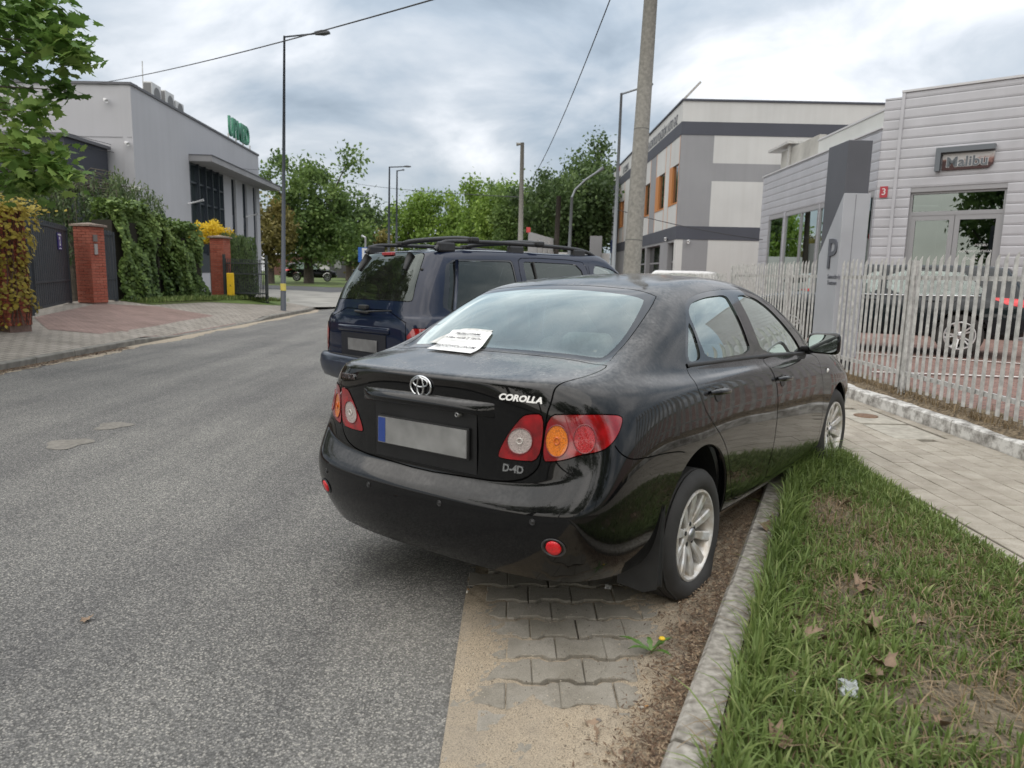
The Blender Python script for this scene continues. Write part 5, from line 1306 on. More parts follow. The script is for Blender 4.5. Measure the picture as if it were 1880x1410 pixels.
# ---- pylon
LGREY = P('pylon_light', (.36, .37, .395), .45, var=(2, .08)); DGREY = P('pylon_dark', (.085, .087, .10), .45, var=(2, .08)); PLET = P('pylon_letter', (.10, .105, .125), .4)
py = thing('pylon_sign', (4.36, 9.7, .24), 'tall grey parking pylon with a raised letter P standing in the fence line', 'sign')
x0, x1, ya, yb = 4.36, 4.72, 9.72, 10.36; zb_, zt_ = .42, 3.30
m = MB(); m.box((x0+.03, ya+.04, .2), (x1-.03, yb-.04, .42)); m.build('plinth', P('plinth', (.03, .03, .033), .6), py)
zd0 = 1.82; zd1 = 2.62    # slanting joint on the road face
m = MB(); m.hexa([(x0, ya, zb_), (x1, ya, zb_), (x1, yb, zb_), (x0, yb, zb_)], [(x0, ya, zd1), (x1, ya, zd1), (x1, yb, zd0), (x0, yb, zd0)]); bevel(m.build('light_panel', LGREY, py), .008)
m = MB(); m.hexa([(x0+.012, ya+.02, zd1-.3), (x1-.03, ya+.02, zd1-.3), (x1-.03, yb-.012, zd0-.3), (x0+.012, yb-.012, zd0-.3)], [(x0+.012, ya+.02, zt_), (x1-.03, ya+.02, zt_), (x1-.03, yb-.012, zt_), (x0+.012, yb-.012, zt_)]); bevel(m.build('dark_panel', DGREY, py), .008)
m = MB(); m.box((x0+.16, ya-.004, zb_+.02), (x0+.166, ya+.003, zd1-.02)); m.build('panel_joint', P('pylon_joint', (.20, .205, .22), .6), py)
s_, zP = on_plane(1528, 469, (x0, ya), (0, 1)); FR = lambda y, z: frame((x0-.004, y, z), (0, -1, 0), (0, 0, 1))
text_mesh('letter', 'P', FR(ya+s_, zP), .58, PLET, py, depth=.012, bold=.004)
s_, z1 = on_plane(1531, 508, (x0, ya), (0, 1)); text_mesh('small_text', 'Samochody', FR(ya+s_, z1), .085, PLET, py, depth=.002)
text_mesh('small_text', 'Testowe', FR(ya+s_+.04, z1-.085), .085, PLET, py, depth=.002)
# ---- concrete utility pole
POLE = P('pole_concrete', (.26, .25, .225), .9, var=(16, .14, 9), bump=(90, .4, .006), tint=(.22, .212, .192))
b_ = at_depth(1158, 500, 15.0); pb_ = Vector((b_.x-.02, 15.0, 0)); t_ = at_depth(1193, 0, 15.3); dirp = (t_-Vector((b_.x, 15, b_.z))).normalized(); topp = pb_+dirp*9.6
pole = thing('utility_pole', pb_, 'tall leaning round concrete utility pole beyond the parked cars', 'pole')
m = MB(); m.tube([pb_+dirp*(-.3), pb_+dirp*1.5, pb_+dirp*5, topp], [.195, .185, .155, .115], 20); m.build('shaft', POLE, pole, True)
for k in (2.2, 4.45): m = MB(); c = pb_+dirp*k; m.tube([c, c+dirp*.02], .186-.0085*(k-1.5)*1.0, 20); m.build('band', P('pole_band', (.12, .12, .11), .7), pole)
m = MB(); m.box((topp.x-.6, topp.y-.05, topp.z-.4), (topp.x+.6, topp.y+.05, topp.z-.3)); m.build('crossarm', STEEL, pole)
# ---- clad showroom
CLAD = P('cladding', (.42, .42, .445), .45, metal=.15, var=(1.6, .07), bump=(3, .03, .01), streak=.04); WFR = P('alu_frame', (.28, .28, .29), .45, metal=.3); CAP = P('cap_flashing', (.52, .52, .53), .5)
SHOPGLASS = glass_mat('shop_glass', (.30, .34, .33), 2.2)
A0 = at_depth(1612, 330, 17.6); A0 = Vector((A0.x, 17.6, 0))     # where the road front ends
dL = Vector((0.02, 1, 0)); ch_d = Vector((math.sin(math.radians(-28)), math.cos(math.radians(-28)), 0))
sR0 = .42
B0 = A0+Vector((.30, -.22, 0))                                     # after the narrow splay
dR = Vector((math.sin(math.radians(50)), -math.cos(math.radians(50)), 0))
shop = thing('showroom', (A0.x, A0.y, .25), 'grey clad showroom with glazed double door behind the palisade fence', 'building')
_, zsoff = on_plane(1620, 253, A0, dL); _, zpar = on_plane(1630, 200, A0, dL); _, ztop = on_plane(1650, 172, B0, dR)
zsoff = 5.05; print('shop', A0, zsoff, zpar, ztop)
def wall_frame(p0, d): return frame((p0.x, p0.y, 0), d, (0, 0, 1))     # local x along d, y up, z outward
def clad_wall(p0, d, length, z0, z1, holes, parent, ph=.225, out=1):
    M = wall_frame(p0, d); ds = out
    z = z0
    while z < z1-.02:
        zt2 = min(z+ph, z1); segs = [(0., length)]
        for (a, b, c0, c1) in holes:
            if c0 < (z+zt2)/2 < c1:
                ns = []
                for s0, s1 in segs:
                    if b <= s0 or a >= s1: ns.append((s0, s1)); continue
                    if a > s0: ns.append((s0, a))
                    if b < s1: ns.append((b, s1))
                segs = ns
        for s0, s1 in segs:
            if s1-s0 < .03: continue
            prof = [(0, z+.006), (.010*ds, z+.007), (.016*ds, z+.05), (.016*ds, zt2-.03), (.010*ds, zt2-.003), (0, zt2-.002)]
            V = [M @ Vector((s0, zz_, o_)) for o_, zz_ in prof]+[M @ Vector((s1, zz_, o_)) for o_, zz_ in prof]; k = len(prof)
            MB().add(V, [tuple(range(k)), tuple(range(k, 2*k))[::-1]]+[(i, i+1, k+i+1, k+i) for i in range(k-1)]).build('cladding_panel', CLAD, parent)
        z = zt2
# outward is towards the road (−x) for the long wall: local z of frame(dL) = dL × up = +x, so flip with out=-1
wh = []
for (u0, u1) in ((1411, 1436), (1441, 1468), (1469, 1499), (1503, 1530), (1597, 1612)):
    a, _ = on_plane(u1, 430, A0, dL); b, _ = on_plane(u0, 430, A0, dL); wh.append((max(.12, min(a, b)), max(.48, max(a, b))))
_, wz1 = on_plane(1455, 393, A0, dL); LW = 8.6; wz0 = .75
print('windows', wh, wz1)
clad_wall(A0, dL, LW, .27, zsoff, [(a-.05, b+.05, wz0-.05, wz1+.05) for a, b in wh], shop, out=-1)
m = MB(); M = wall_frame(A0, dL)
m.box((0, .2, .08), (LW, zsoff, .12), M); 
core = MB()
# backing walls with openings: pillars between windows
edges = sorted(wh); prev = 0.
for a, b in edges+[(LW, LW)]:
    core.box((prev, .2, .002), (a, zsoff-.01, .20), M); 
    if a < LW: core.box((a, .2, .002), (b, wz0, .20), M); core.box((a, wz1, .002), (b, zsoff-.01, .20), M)
    prev = b
core.build('wall_core', P('core_grey', (.30, .30, .31), .8), shop)
for a, b in edges:
    f_ = MB(); t = .035
    f_.box((a, wz0, -.01), (a+t, wz1, .06), M); f_.box((b-t, wz0, -.01), (b, wz1, .06), M); f_.box((a+t, wz1-t, -.01), (b-t, wz1, .06), M); f_.box((a+t, wz0, -.01), (b-t, wz0+t, .06), M)
    w_ = f_.build('window', WFR, shop); MB().box((a+t, wz0+t, .02), (b-t, wz1-t, .03), M).build('pane', SHOPGLASS, w_)
# white parapet set back above
m = MB(); m.box((.05, zsoff+.01, .02), (3.9, zpar, .25), M); m.build('parapet', P('parapet_white', (.56, .57, .55), .7, var=(.8, .08)), shop)
m = MB(); m.box((-.02, zpar+.002, .0), (3.95, zpar+.05, .30), M); m.build('parapet_cap', CAP, shop)
m = MB(); m.box((3.96, zsoff+.01, .05), (7.1, zsoff+.62, .25), M); m.build('low_parapet', P('parapet_stained', (.38, .37, .34), .85, var=(1.5, .25)), shop)
m = MB(); m.box((6.2, zsoff+.0, -.02), (6.34, zsoff+.72, .04), M); m.build('flue', STEEL, shop); m = MB(); m.box((6.0, zsoff+.722, -.15), (7.9, zsoff+.80, .4), M); m.build('roof_hood', STEEL, shop)
m = MB(); m.box((-.02, zsoff+.002, -.045), (LW+.1, zsoff+.04, .20), M); m.build('soffit_flashing', CAP, shop)
# splay and right-hand front
sd_ = (B0-A0); Ls = sd_.length
clad_wall(A0, sd_.normalized(), Ls, .27, ztop-.1, [], shop)
Ms = wall_frame(A0, sd_.normalized()); MB().box((0, .2, -.12), (Ls, ztop-.1, -.002), Ms).build('splay_core', MATS['core_grey'], shop)
MR = wall_frame(B0, dR); LR = 7.5
dl0, dz1 = on_plane(1672, 352, B0, dR); dl1, _ = on_plane(1850, 346, B0, dR); _, dz1 = on_plane(1760, 349, B0, dR); _, trz = on_plane(1760, 386, B0, dR); print('door', dl0, dl1, dz1, trz)
clad_wall(B0, dR, LR, .27, ztop, [(dl0, dl1, .2, dz1)], shop)
m = MB(); m.box((0, .2, -.25), (dl0, ztop, -.002), MR); m.box((dl1, .2, -.25), (LR, ztop, -.002), MR); m.box((dl0, dz1, -.25), (dl1, ztop, -.002), MR); m.build('front_core', MATS['core_grey'], shop)
MB().box((-.03, ztop+.001, -.3), (LR, ztop+.05, .05), MR).build('front_cap', CAP, shop); MB().box((-.02, .27, .0), (.05, ztop-.01, .045), MR).build('corner_trim', CLAD, shop)
ent = MB(); t = .05
for a, b, c0, c1 in ((dl0, dl0+t, .25, dz1), (dl1-t, dl1, .25, dz1), (dl0+t, dl1-t, dz1-t, dz1), (dl0+t, dl1-t, trz-.09, trz)): ent.box((a, c0, -.16), (b, c1, -.06), MR)
en = ent.build('entrance', WFR, shop)
MB().box((dl0+t, trz, -.12), (dl1-t, dz1-t, -.11), MR).build('transom_pane', SHOPGLASS, en)
mid = (dl0+dl1)/2
for a, b in ((dl0+t, mid-.005), (mid+.005, dl1-t)):
    l = MB(); 
    for x0_, x1_, c0, c1 in ((a, a+.10, .27, trz-.09), (b-.10, b, .27, trz-.09), (a+.10, b-.10, trz-.20, trz-.09), (a+.10, b-.10, .27, .50), ): l.box((x0_, c0, -.13), (x1_, c1, -.07), MR)
    lf = l.build('door_leaf', WFR, shop); MB().box((a+.10, .50, -.105), (b-.10, trz-.20, -.095), MR).build('pane', SHOPGLASS, lf)
    MB().box((a+.10, 1.78, -.06), (b-.10, 1.81, -.05), MR).build('push_bar', CAP, lf)
wt = P('window_lettering', (.55, .55, .55), .6)
sx_, sz_ = on_plane(1795, 461, B0, dR)
text_mesh('opening_hours', 'GODZINY OTWARCIA', MR @ Matrix.Translation((sx_, sz_, -.09)), .075, wt, shop, depth=.001)
sx_, sz_ = on_plane(1790, 452, B0, dR); text_mesh('opening_hours', 'MALIBU', MR @ Matrix.Translation((sx_+.1, sz_+.03, -.09)), .07, wt, shop, depth=.001, shear=.2)
sx_, sz_ = on_plane(1783, 472, B0, dR); text_mesh('opening_hours', 'SALON', MR @ Matrix.Translation((sx_, sz_-.03, -.09)), .07, wt, shop, depth=.001)
# showroom inside: floor, back wall, a lit column of daylight from roof lights is left out; dark interior
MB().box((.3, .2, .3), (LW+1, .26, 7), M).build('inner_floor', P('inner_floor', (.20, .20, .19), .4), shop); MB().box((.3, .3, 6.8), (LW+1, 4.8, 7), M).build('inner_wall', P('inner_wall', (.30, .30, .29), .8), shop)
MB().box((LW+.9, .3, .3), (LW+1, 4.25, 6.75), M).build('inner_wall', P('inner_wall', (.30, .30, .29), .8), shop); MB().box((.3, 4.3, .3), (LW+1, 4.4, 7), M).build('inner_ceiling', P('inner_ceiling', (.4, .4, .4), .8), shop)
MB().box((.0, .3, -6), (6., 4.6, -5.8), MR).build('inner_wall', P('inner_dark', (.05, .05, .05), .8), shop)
# sign
s0, z1_ = on_plane(1722, 274, B0, dR); s1, _ = on_plane(1830, 268, B0, dR); _, z0_ = on_plane(1722, 316, B0, dR)
sg_ = thing('wall_sign', B0+dR*s0+Vector((0, 0, z0_)), 'white Malibu board with dark red stain and grey angled bracket on the cladding', 'sign')
SGY = P('sign_grey', (.115, .13, .145), .5)
m = MB(); m.prism([(s0, z0_), (s0+.10, z0_), (s0+.10, z1_-.11), (s1, z1_-.11), (s1, z1_), (s0, z1_)], MR @ Matrix.Translation((0, 0, .032)), .16); m.build('bracket', SGY, sg_)
q = NT('sign_board'); sxyz = q.n('ShaderNodeSeparateXYZ'); q.t.links.new(q.pos, sxyz.inputs[0])
zc = (z0_+z1_-.11)/2
low = q.math('SUBTRACT', zc+.10, sxyz.outputs['Z']); st = q.math('ADD', q.math('MULTIPLY', low, 2.2), q.math('MULTIPLY', q.noise(3.2, 4, .6), 1.0))
q.base(q.ramp(st, [(.52, (.50, .49, .48)), (.66, (.25, .13, .11)), (.78, (.045, .012, .012))]), .5)
m = MB(); m.prism([(s0+.13, z0_+.02), (s1-.10, z0_+.02), (s1-.02, z0_+.10), (s1-.01, z1_-.14), (s0+.13, z1_-.14)], MR @ Matrix.Translation((0, 0, .032)), .04); m.build('board', q.m, sg_)
sT, zT = on_plane(1779, 297, B0, dR)
text_mesh('lettering_edge', 'Malibu', MR @ Matrix.Translation((sT-.03, zT, .075)), .30, P('letter_white', (.6, .6, .6), .5), sg_, depth=.004, bold=.016, xs=1.02); text_mesh('lettering', 'Malibu', MR @ Matrix.Translation((sT-.03, zT, .083)), .30, SGY, sg_, depth=.008, bold=.006, xs=1.02)
# house number
s_, z_ = on_plane(1619, 353, A0, sd_.normalized()); hn = thing('house_number', A0+sd_.normalized()*.2+Vector((0, 0, z_)), 'small red plate with a white 3 on the splayed corner', 'sign')
Mn = Ms @ Matrix.Translation((Ls*.42, z_, .034)); MB().box((-.085, -.13, 0), (.085, .13, .012), Mn).build('plate', P('red_plate', (.36, .03, .045), .5), hn); text_mesh('number', '3', Mn @ Matrix.Translation((0, 0, .014)), .22, P('letter_white', (.6, .6, .6), .5), hn, depth=.002)

# ---- striped workshop building
WL = P('render_light', (.50, .50, .49), .9, var=(.6, .06, 6), bump=(40, .2), streak=.05); WM = P('render_mid', (.25, .252, .262), .9, var=(.6, .06), streak=.05); WD = P('render_dark', (.062, .066, .082), .85, var=(.6, .08)); OR = P('orange_reveal', (.46, .19, .06), .7); ORL = P('orange_line', (.55, .30, .19), .8)
DGLASS = P('dark_window', (.018, .02, .022), .08, coat=.5)
Q0 = at_depth(1246, 350, 32.); Q0 = Vector((Q0.x, 32., 0)); dQ = Vector((0, 1, 0)); dF = Vector((1, 0, 0))
wk = thing('workshop_building', (Q0.x, Q0.y, .25), 'striped grey and white workshop building with orange window reveals', 'building')
_, zt = on_plane(1256, 184, Q0, dQ); _, b1 = on_plane(1254, 222, Q0, dQ); _, b2 = on_plane(1253, 246, Q0, dQ); _, b3 = on_plane(1238, 416, Q0, dQ); _, b4 = on_plane(1237, 440, Q0, dQ); print('workshop', Q0, zt, b1, b2, b3, b4)
LQ = on_plane(1124, 400, Q0, dQ)[0]; MQ = wall_frame(Q0, dQ); MF = wall_frame(Q0, dF)
def slab(name, M, s0, s1, z0, z1, mat, th=.30, out=0., side=1): return MB().box((s0, z0, (-out if side > 0 else -th) if True else 0), (s1, z1, th if side > 0 else out), M).build(name, mat, wk)
# road front (local +z of MQ points into the building)
wins = []
for (u0, u1, v0, v1, us) in ((1358, 1436, 640, 935, 0), (1262, 1338, 700, 975, 0), (1165, 1230, 760, 1010, 0), (1010, 1050, 725, 920, 0)):
    ua, ub = 880+u0/3.917, 880+u1/3.917; sa, za = on_plane(ua, 140+(v1)/3.917, Q0, dQ); sb, zb2 = on_plane(ub, 140+v0/3.917, Q0, dQ); wins.append((min(sa, sb), max(sa, sb)))
zw1 = on_plane(1238, 305, Q0, dQ)[1]; zw0 = on_plane(1232, 378, Q0, dQ)[1]
wins = sorted(wins); print('wk wins', wins, zw0, zw1, LQ)
wins2 = wins+[(w_[0]+.0, w_[1]) for w_ in [(LQ-2.4, LQ-1.6), (LQ-5.5, LQ-4.6)]] if wins[-1][1] < LQ-6 else wins
slab('fascia', MQ, 0, LQ, b1, zt, WL); slab('dark_band', MQ, -.02, LQ+.02, b2, b1, WD, out=.02); slab('dark_band', MQ, -.02, LQ+.02, b3+.0, b4, WD, out=.02) if b3 < b4 else slab('dark_band', MQ, -.02, LQ+.02, b4, b3, WD, out=.02)
lo_, hi_ = max(b3, b4), b2
prev = 0.; k = 0
for a, b in sorted(wins2)+[(LQ, LQ)]:
    if a-prev > .02: slab('wall_strip', MQ, prev, a, lo_, hi_, (WL if k % 2 else WM) if k else WM)
    if a < LQ:
        slab('wall_strip', MQ, a, b, lo_, zw0, WL); slab('wall_strip', MQ, a, b, zw1, hi_, WL)
        MB().box((a, zw0, .07), (b, zw1, .11), MQ).build('window_pane', DGLASS, wk)
        MB().box((b-.36*(b-a), zw0, -.02), (b, zw1, .069), MQ).build('orange_reveal', OR, wk); MB().box((a, zw0, -.02), (b-.361*(b-a), zw0+.06, .069), MQ).build('window_sill', OR, wk)
        MB().box((a-.05, lo_, -.012), (a-.002, hi_, -.001), MQ).build('orange_line', ORL, wk); MB().box((b+.002, lo_, -.012), (b+.05, hi_, -.001), MQ).build('orange_line', ORL, wk)
    prev = b; k += 1
bb = min(b3, b4)
drs = []
for (u0, u1) in ((1225, 1236), (1186, 1211), (1155, 1184)):
    a, _ = on_plane(u1, 470, Q0, dQ); b, _ = on_plane(u0, 470, Q0, dQ); drs.append((min(a, b), max(a, b)))
drs = sorted(drs); zdr = on_plane(1200, 452, Q0, dQ)[1]; prev = 0.
for a, b in drs+[(LQ, LQ)]:
    a = max(a, prev+.3) if a < LQ else a
    slab('ground_wall', MQ, prev, a, .2, bb, WM if prev > 0 else WL)
    if a < LQ:
        slab('lintel', MQ, a, b, zdr, bb, WM); MB().box((a, .2, .22), (b, zdr, .26), MQ).build('workshop_door', DGLASS, wk)
        MB().box((a, zdr-.9, .2), (b, zdr-.82, .215), MQ).build('door_rail', WFR, wk)
    prev = b
# front facing the camera
LF = 16.
for nm, z0, z1, mt in (('fascia', b1, zt, WL), ('dark_band', b2, b1, WD), ('dark_band', min(b3, b4), max(b3, b4), WD)):
    MB().box((-.022 if nm == 'dark_band' else 0.301, z0, -.3), (LF, z1, .022 if nm == 'dark_band' else 0), MF).build(nm, mt, wk)
_, g1 = on_plane(1330, 300, Q0, dF); _, g2 = on_plane(1330, 333, Q0, dF); cw = on_plane(1310, 280, Q0, dF)[0]
MB().box((.301, max(b3, b4), -.3), (cw, b2, 0), MF).build('wall_strip', WM, wk); MB().box((.301, .2, -.3), (cw, min(b3, b4), 0), MF).build('wall_strip', WM, wk)
MB().box((cw+.001, max(b3, b4), -.3), (LF, g2, 0), MF).build('wall_panel', WL, wk); MB().box((cw+.001, g2, -.3), (LF, g1, .001), MF).build('wall_band', WM, wk); MB().box((cw+.001, g1, -.3), (LF, b2, 0), MF).build('wall_panel', WL, wk); MB().box((cw+.001, .2, -.3), (LF, min(b3, b4), 0), MF).build('wall_panel', WL, wk)
MB().box((-.06, zt+.001, -.5), (LF, zt+.08, .06), MF).build('roof_edge', WD, wk); MB().box((.45, zt+.001, -.06), (LQ, zt+.08, .4), MQ).build('roof_edge', WD, wk)
# lettering along the fascia
TX = P('fascia_letters', (.10, .105, .12), .6); zm = (b1+zt)/2-.05; hL = (zt-b1)
MT = Matrix(((0, 0, -1, Q0.x-.025), (-1, 0, 0, 0), (0, 1, 0, 0), (0, 0, 0, 1)))
sA, _ = on_plane(1247, 212, Q0, dQ); sB, _ = on_plane(1188, 258, Q0, dQ)
text_mesh('fascia_text', 'STACJA KONTROLI POJAZDÓW | AUTO GAZ', Matrix.Translation((Q0.x-.02, Q0.y+(sA+sB)/2+.3, zm-.12)) @ frame((0, 0, 0), (0, -1, 0), (0, 0, 1)), .62, TX, wk, depth=.004, xs=.56*(sB-sA)/6.9)
sC, _ = on_plane(1150, 290, Q0, dQ); text_mesh('fascia_text', 'AUTO SERWIS', Matrix.Translation((Q0.x-.02, Q0.y+sC, zm-.12)) @ frame((0, 0, 0), (0, -1, 0), (0, 0, 1)), .6, TX, wk, depth=.004, xs=.6)
sD, _ = on_plane(1139, 300, Q0, dQ); MB().box((sD-.6, b1+.1, -.06), (sD+.6, zt-.1, -.005), MQ).build('logo_board', P('logo_white', (.6, .58, .58), .6), wk); MB().box((sD-.35, b1+.45, -.085), (sD+.35, b1+.75, -.062), MQ).build('logo_mark', P('logo_red', (.4, .03, .04), .6), wk)
sE, zE = on_plane(1131, 452, Q0, dQ); MB().box((LQ-1.9, zE-.4, -.1), (LQ-.4, zE+.5, -.025), MQ).build('blue_board', P('board_blue', (.035, .055, .19), .5), wk)
# flood-light arm on the roof corner
fl = thing('flood_light', Q0+Vector((.3, .5, zt)), 'long slim flood light slanting up from the workshop roof corner', 'lamp')
pA = at_depth(1258, 180, 32.3); pB = at_depth(1287, 150, 32.0); m = MB(); m.tube([pA+Vector((-.05, 0, -.15)), pA], .07, 8); m.build('bracket', STEEL, fl)
dv = (pB-pA).normalized(); m = MB(); m.box((0, -.16, -.05), ((pB-pA).length, .16, .05), frame(pA, dv, (0, 1, 0))); m.build('housing', STEEL, fl)
for nm, px_, lab in (('wall_camera', (1226, 438), 'small white camera under the dark band at the workshop corner'), ('wall_camera', (1263, 443), 'round white camera on the workshop front wall')):
    s_, z_ = on_plane(*px_, Q0, dF if px_[0] > 1240 else dQ); p = (Q0+dF*s_+Vector((0, -.1, z_))) if px_[0] > 1240 else (Q0+dQ*max(.2, s_)+Vector((-.1, 0, z_)))
    cm = thing(nm, p, lab, 'camera'); m = MB(); m.tube([p+Vector((.0, .1, 0)), p, p+Vector((-.05, -.18, -.06))], [.05, .07, .06], 10); m.build('body', P('cam_white', (.6, .6, .6), .5), cm, True)
# cars in the yard
TEAL = paint_mat('teal_paint', (.005, .009, .012), dust=.04)
cy = Vector((0, 0, EYE))+ray(1757, 655)*((.262-EYE)/ray(1757, 655).z); yw = math.radians(152)
org = Vector((cy.x, cy.y, 0))-.865*Vector((-math.sin(yw), math.cos(yw), 0))
hatch('parked_car', 'dark petrol hatchback with bright alloy wheels parked behind the palisade fence', Matrix.Translation((org.x, org.y, .265)) @ Matrix.Rotation(yw, 4, 'Z'), TEAL, REFLECTOR)
wc = at_depth(1248, 497, 26.); hatch('parked_car', 'white car whose roof just shows over the distant fence', Matrix.Translation((wc.x+.8, 26.5, wc.z-1.62+.13)) @ Matrix.Rotation(math.radians(160), 4, 'Z'), paint_mat('white_paint', (.62, .62, .62), dust=.1), REFLECTOR, False, 2)

# ================================================================ left-hand side: gates, pillars, building, lamp posts
def brick_mat(name, c1, c2):
    q = NT(name); oi = q.n('ShaderNodeObjectInfo'); c = q.mix(oi.outputs['Random'], c1, c2)
    q.base(q.mix(1.0, c, q.ramp(q.noise(30, 4), [(.3, (.75, .75, .75)), (.7, (1.15, 1.15, 1.15))]), 'MULTIPLY'), .9); q.bump(q.noise(90, 3), .4, .005); return q.m
BRICK = brick_mat('brick', (.30, .075, .045), (.36, .115, .075)); MORT = P('mortar', (.17, .11, .09), .95, var=(20, .2))
bkm = None
def brick_mesh():
    bm = bmesh.new(); bmesh.ops.create_cube(bm, size=1); bmesh.ops.scale(bm, vec=(.245, .12, .065), verts=bm.verts); bmesh.ops.bevel(bm, geom=bm.edges[:], offset=.004, segments=1, affect='EDGES')
    me = bpy.data.meshes.new('brick'); bm.to_mesh(me); bm.free(); me.materials.append(BRICK); return me
BK = brick_mesh()
def brick_pillar(x, y, z0, ncourse, label, rz=0., w_=.51, cap=True, hidden_back=True):
    t = thing('brick_pillar', (x, y, z0), label, 'pillar', 'brick gate pillars', rz); r_ = random.Random(int(x*7+y*13))
    MB().box((-w_/2+.015, -w_/2+.015, -.3), (w_/2-.015, w_/2-.015, ncourse*.075), None).build('mortar_core', MORT, t, world=False)
    for c in range(ncourse):
        z = .0375+c*.075; o_ = .065 if c % 2 else -.065
        for k in range(4):
            R_ = Matrix.Rotation(k*math.pi/2, 4, 'Z')
            for s_, kx_ in (((-.1275, 1.), (.1275, 1.)) if (c+k) % 2 else ((-.191, .49), (0., 1.), (.191, .49))):
                L_ = R_ @ Matrix.Translation((s_, -w_/2+.058, z+r_.uniform(-.002, .002))) @ Matrix.Diagonal((kx_, 1, 1, 1))
                o = bpy.data.objects.new('brick', BK); COL.objects.link(o); o.parent = t; o.matrix_basis = L_ @ Matrix.Rotation(r_.uniform(-.006, .006), 4, 'Z')
    if cap:
        h0 = ncourse*.075+.004; m = MB(); a = w_/2+.06
        m.add([(-a, -a, h0), (a, -a, h0), (a, a, h0), (-a, a, h0), (-a, -a, h0+.05), (a, -a, h0+.05), (a, a, h0+.05), (-a, a, h0+.05), (0, 0, h0+.11)], [(3, 2, 1, 0), (0, 1, 5, 4), (1, 2, 6, 5), (2, 3, 7, 6), (3, 0, 4, 7), (4, 5, 8), (5, 6, 8), (6, 7, 8), (7, 4, 8)])
        m.build('cap', P('cap_stone', (.20, .155, .125), .9, var=(8, .3)), t, world=False)
    return t
p1 = at_depth(165, 555, 19.3); p2 = at_depth(402, 500, 26.0); p0_ = at_depth(14, 520, 13.2)
brick_pillar(p1.x-.02, 19.5, p1.z-.01, 27, 'red brick gate pillar with intercom panel beside the dark gate', math.radians(-12))
brick_pillar(p2.x, 26.2, .42, 28, 'red brick pillar at the far end of the dark green hedge', math.radians(-6))
brick_pillar(p0_.x-.1, 13.3, .32, 28, 'brick pillar overgrown by yellow climber at the left picture edge', math.radians(-10), cap=False)
ic = thing('intercom', (p1.x+.2, 19.2, 1.8), 'small grey intercom panel fixed to the brick gate pillar', 'intercom')
Mi = Matrix.Translation((p1.x-.02, 19.5, p1.z)) @ Matrix.Rotation(math.radians(-12), 4, 'Z')
for nm, a, b, cc in (('plate', (.262, -.16, 1.62), (.285, -.02, 1.80), (.14, .12, .11)), ('keypad', (.262, -.14, 1.28), (.29, -.04, 1.56), (.30, .28, .27))):
    MB().box(a, b, Mi).build(nm, P('intercom_'+nm, cc, .5), ic)
# gates
GATE = P('gate_paint', (.028, .033, .040), .55, var=(3, .15)); 
def gate_leaf(name, a, b, z0, h, label, ribs=True):
    d = Vector((b[0]-a[0], b[1]-a[1], 0)); L_ = d.length; d.normalize(); M = frame((a[0], a[1], z0), d, (0, 0, 1))
    t = thing(name, (a[0], a[1], z0), label, 'gate')
    for x in (0, L_-.07): MB().box((x, 0, -.04), (x+.07, h, .04), M).build('stile', GATE, t)
    for z in (.06, .62, h-.10): MB().box((.071, z, -.03), (L_-.071, z+.05, .03), M).build('frame_rail', GATE, t)
    n_ = int((L_-.14)/.105); 
    for i in range(n_):
        x = .075+i*(L_-.15)/n_; MB().box((x, .115, -.012), (x+.098, h+.03, .006 if i % 2 else .012), M).build('slat', GATE, t)
    return t, M, L_
ga = at_depth(52, 570, 15.2); gb = (p1.x-.42, 19.15)
g1, Mg, Lg = gate_leaf('steel_gate', (ga.x-1.4, 12.6), (ga.x+.05, 15.3), .36, 2.0, 'dark steel gate leaf half hidden behind the yellow climber')
g2, Mg2, Lg2 = gate_leaf('steel_gate', (ga.x+.02, 15.4), gb, .42, 2.02, 'dark grey steel gate leaf with a blue house number beside the brick pillar')
gate_leaf('steel_gate', (p1.x+.05, 19.95), (p1.x+.08, 20.5), .45, 1.95, 'narrow dark wicket gate between the brick pillar and the hedge')
hn2 = thing('house_number', Mg2 @ Vector((Lg2*.72, 1.6, .03)), 'blue enamel plate with a white 2 hung on the steel gate', 'sign')
Mn = Mg2 @ Matrix.Translation((Lg2*.74, 1.62, .016)); MB().box((-.23, -.21, 0), (.23, .21, .015), Mn).build('plate', P('enamel_blue', (.02, .025, .16), .35), hn2)
Wt = P('enamel_white', (.6, .6, .6), .5)
text_mesh('number', '2', Mn @ Matrix.Translation((0, -.01, .018)), .30, Wt, hn2, depth=.002, bold=.008); text_mesh('street_name', 'WIOLINOWA', Mn @ Matrix.Translation((0, .155, .018)), .065, Wt, hn2, depth=.002); text_mesh('street_name', 'ul. Mokotów', Mn @ Matrix.Translation((0, -.175, .018)), .05, Wt, hn2, depth=.002)
# dark garden wall left of the climber
MB_ = MB(); 
wl_ = thing('garden_wall', (-12, 8, .3), 'low brick garden wall under the climber at the left edge', 'wall'); MB().box((-10.2, 6, .1), (-9.85, 12.9, .95)).build('wall', P('wall_brick', (.20, .10, .08), .9, var=(6, .3)), wl_); MB().box((-10.25, 6, .951), (-9.80, 12.9, 1.01)).build('coping', MATS['cap_stone'], wl_)
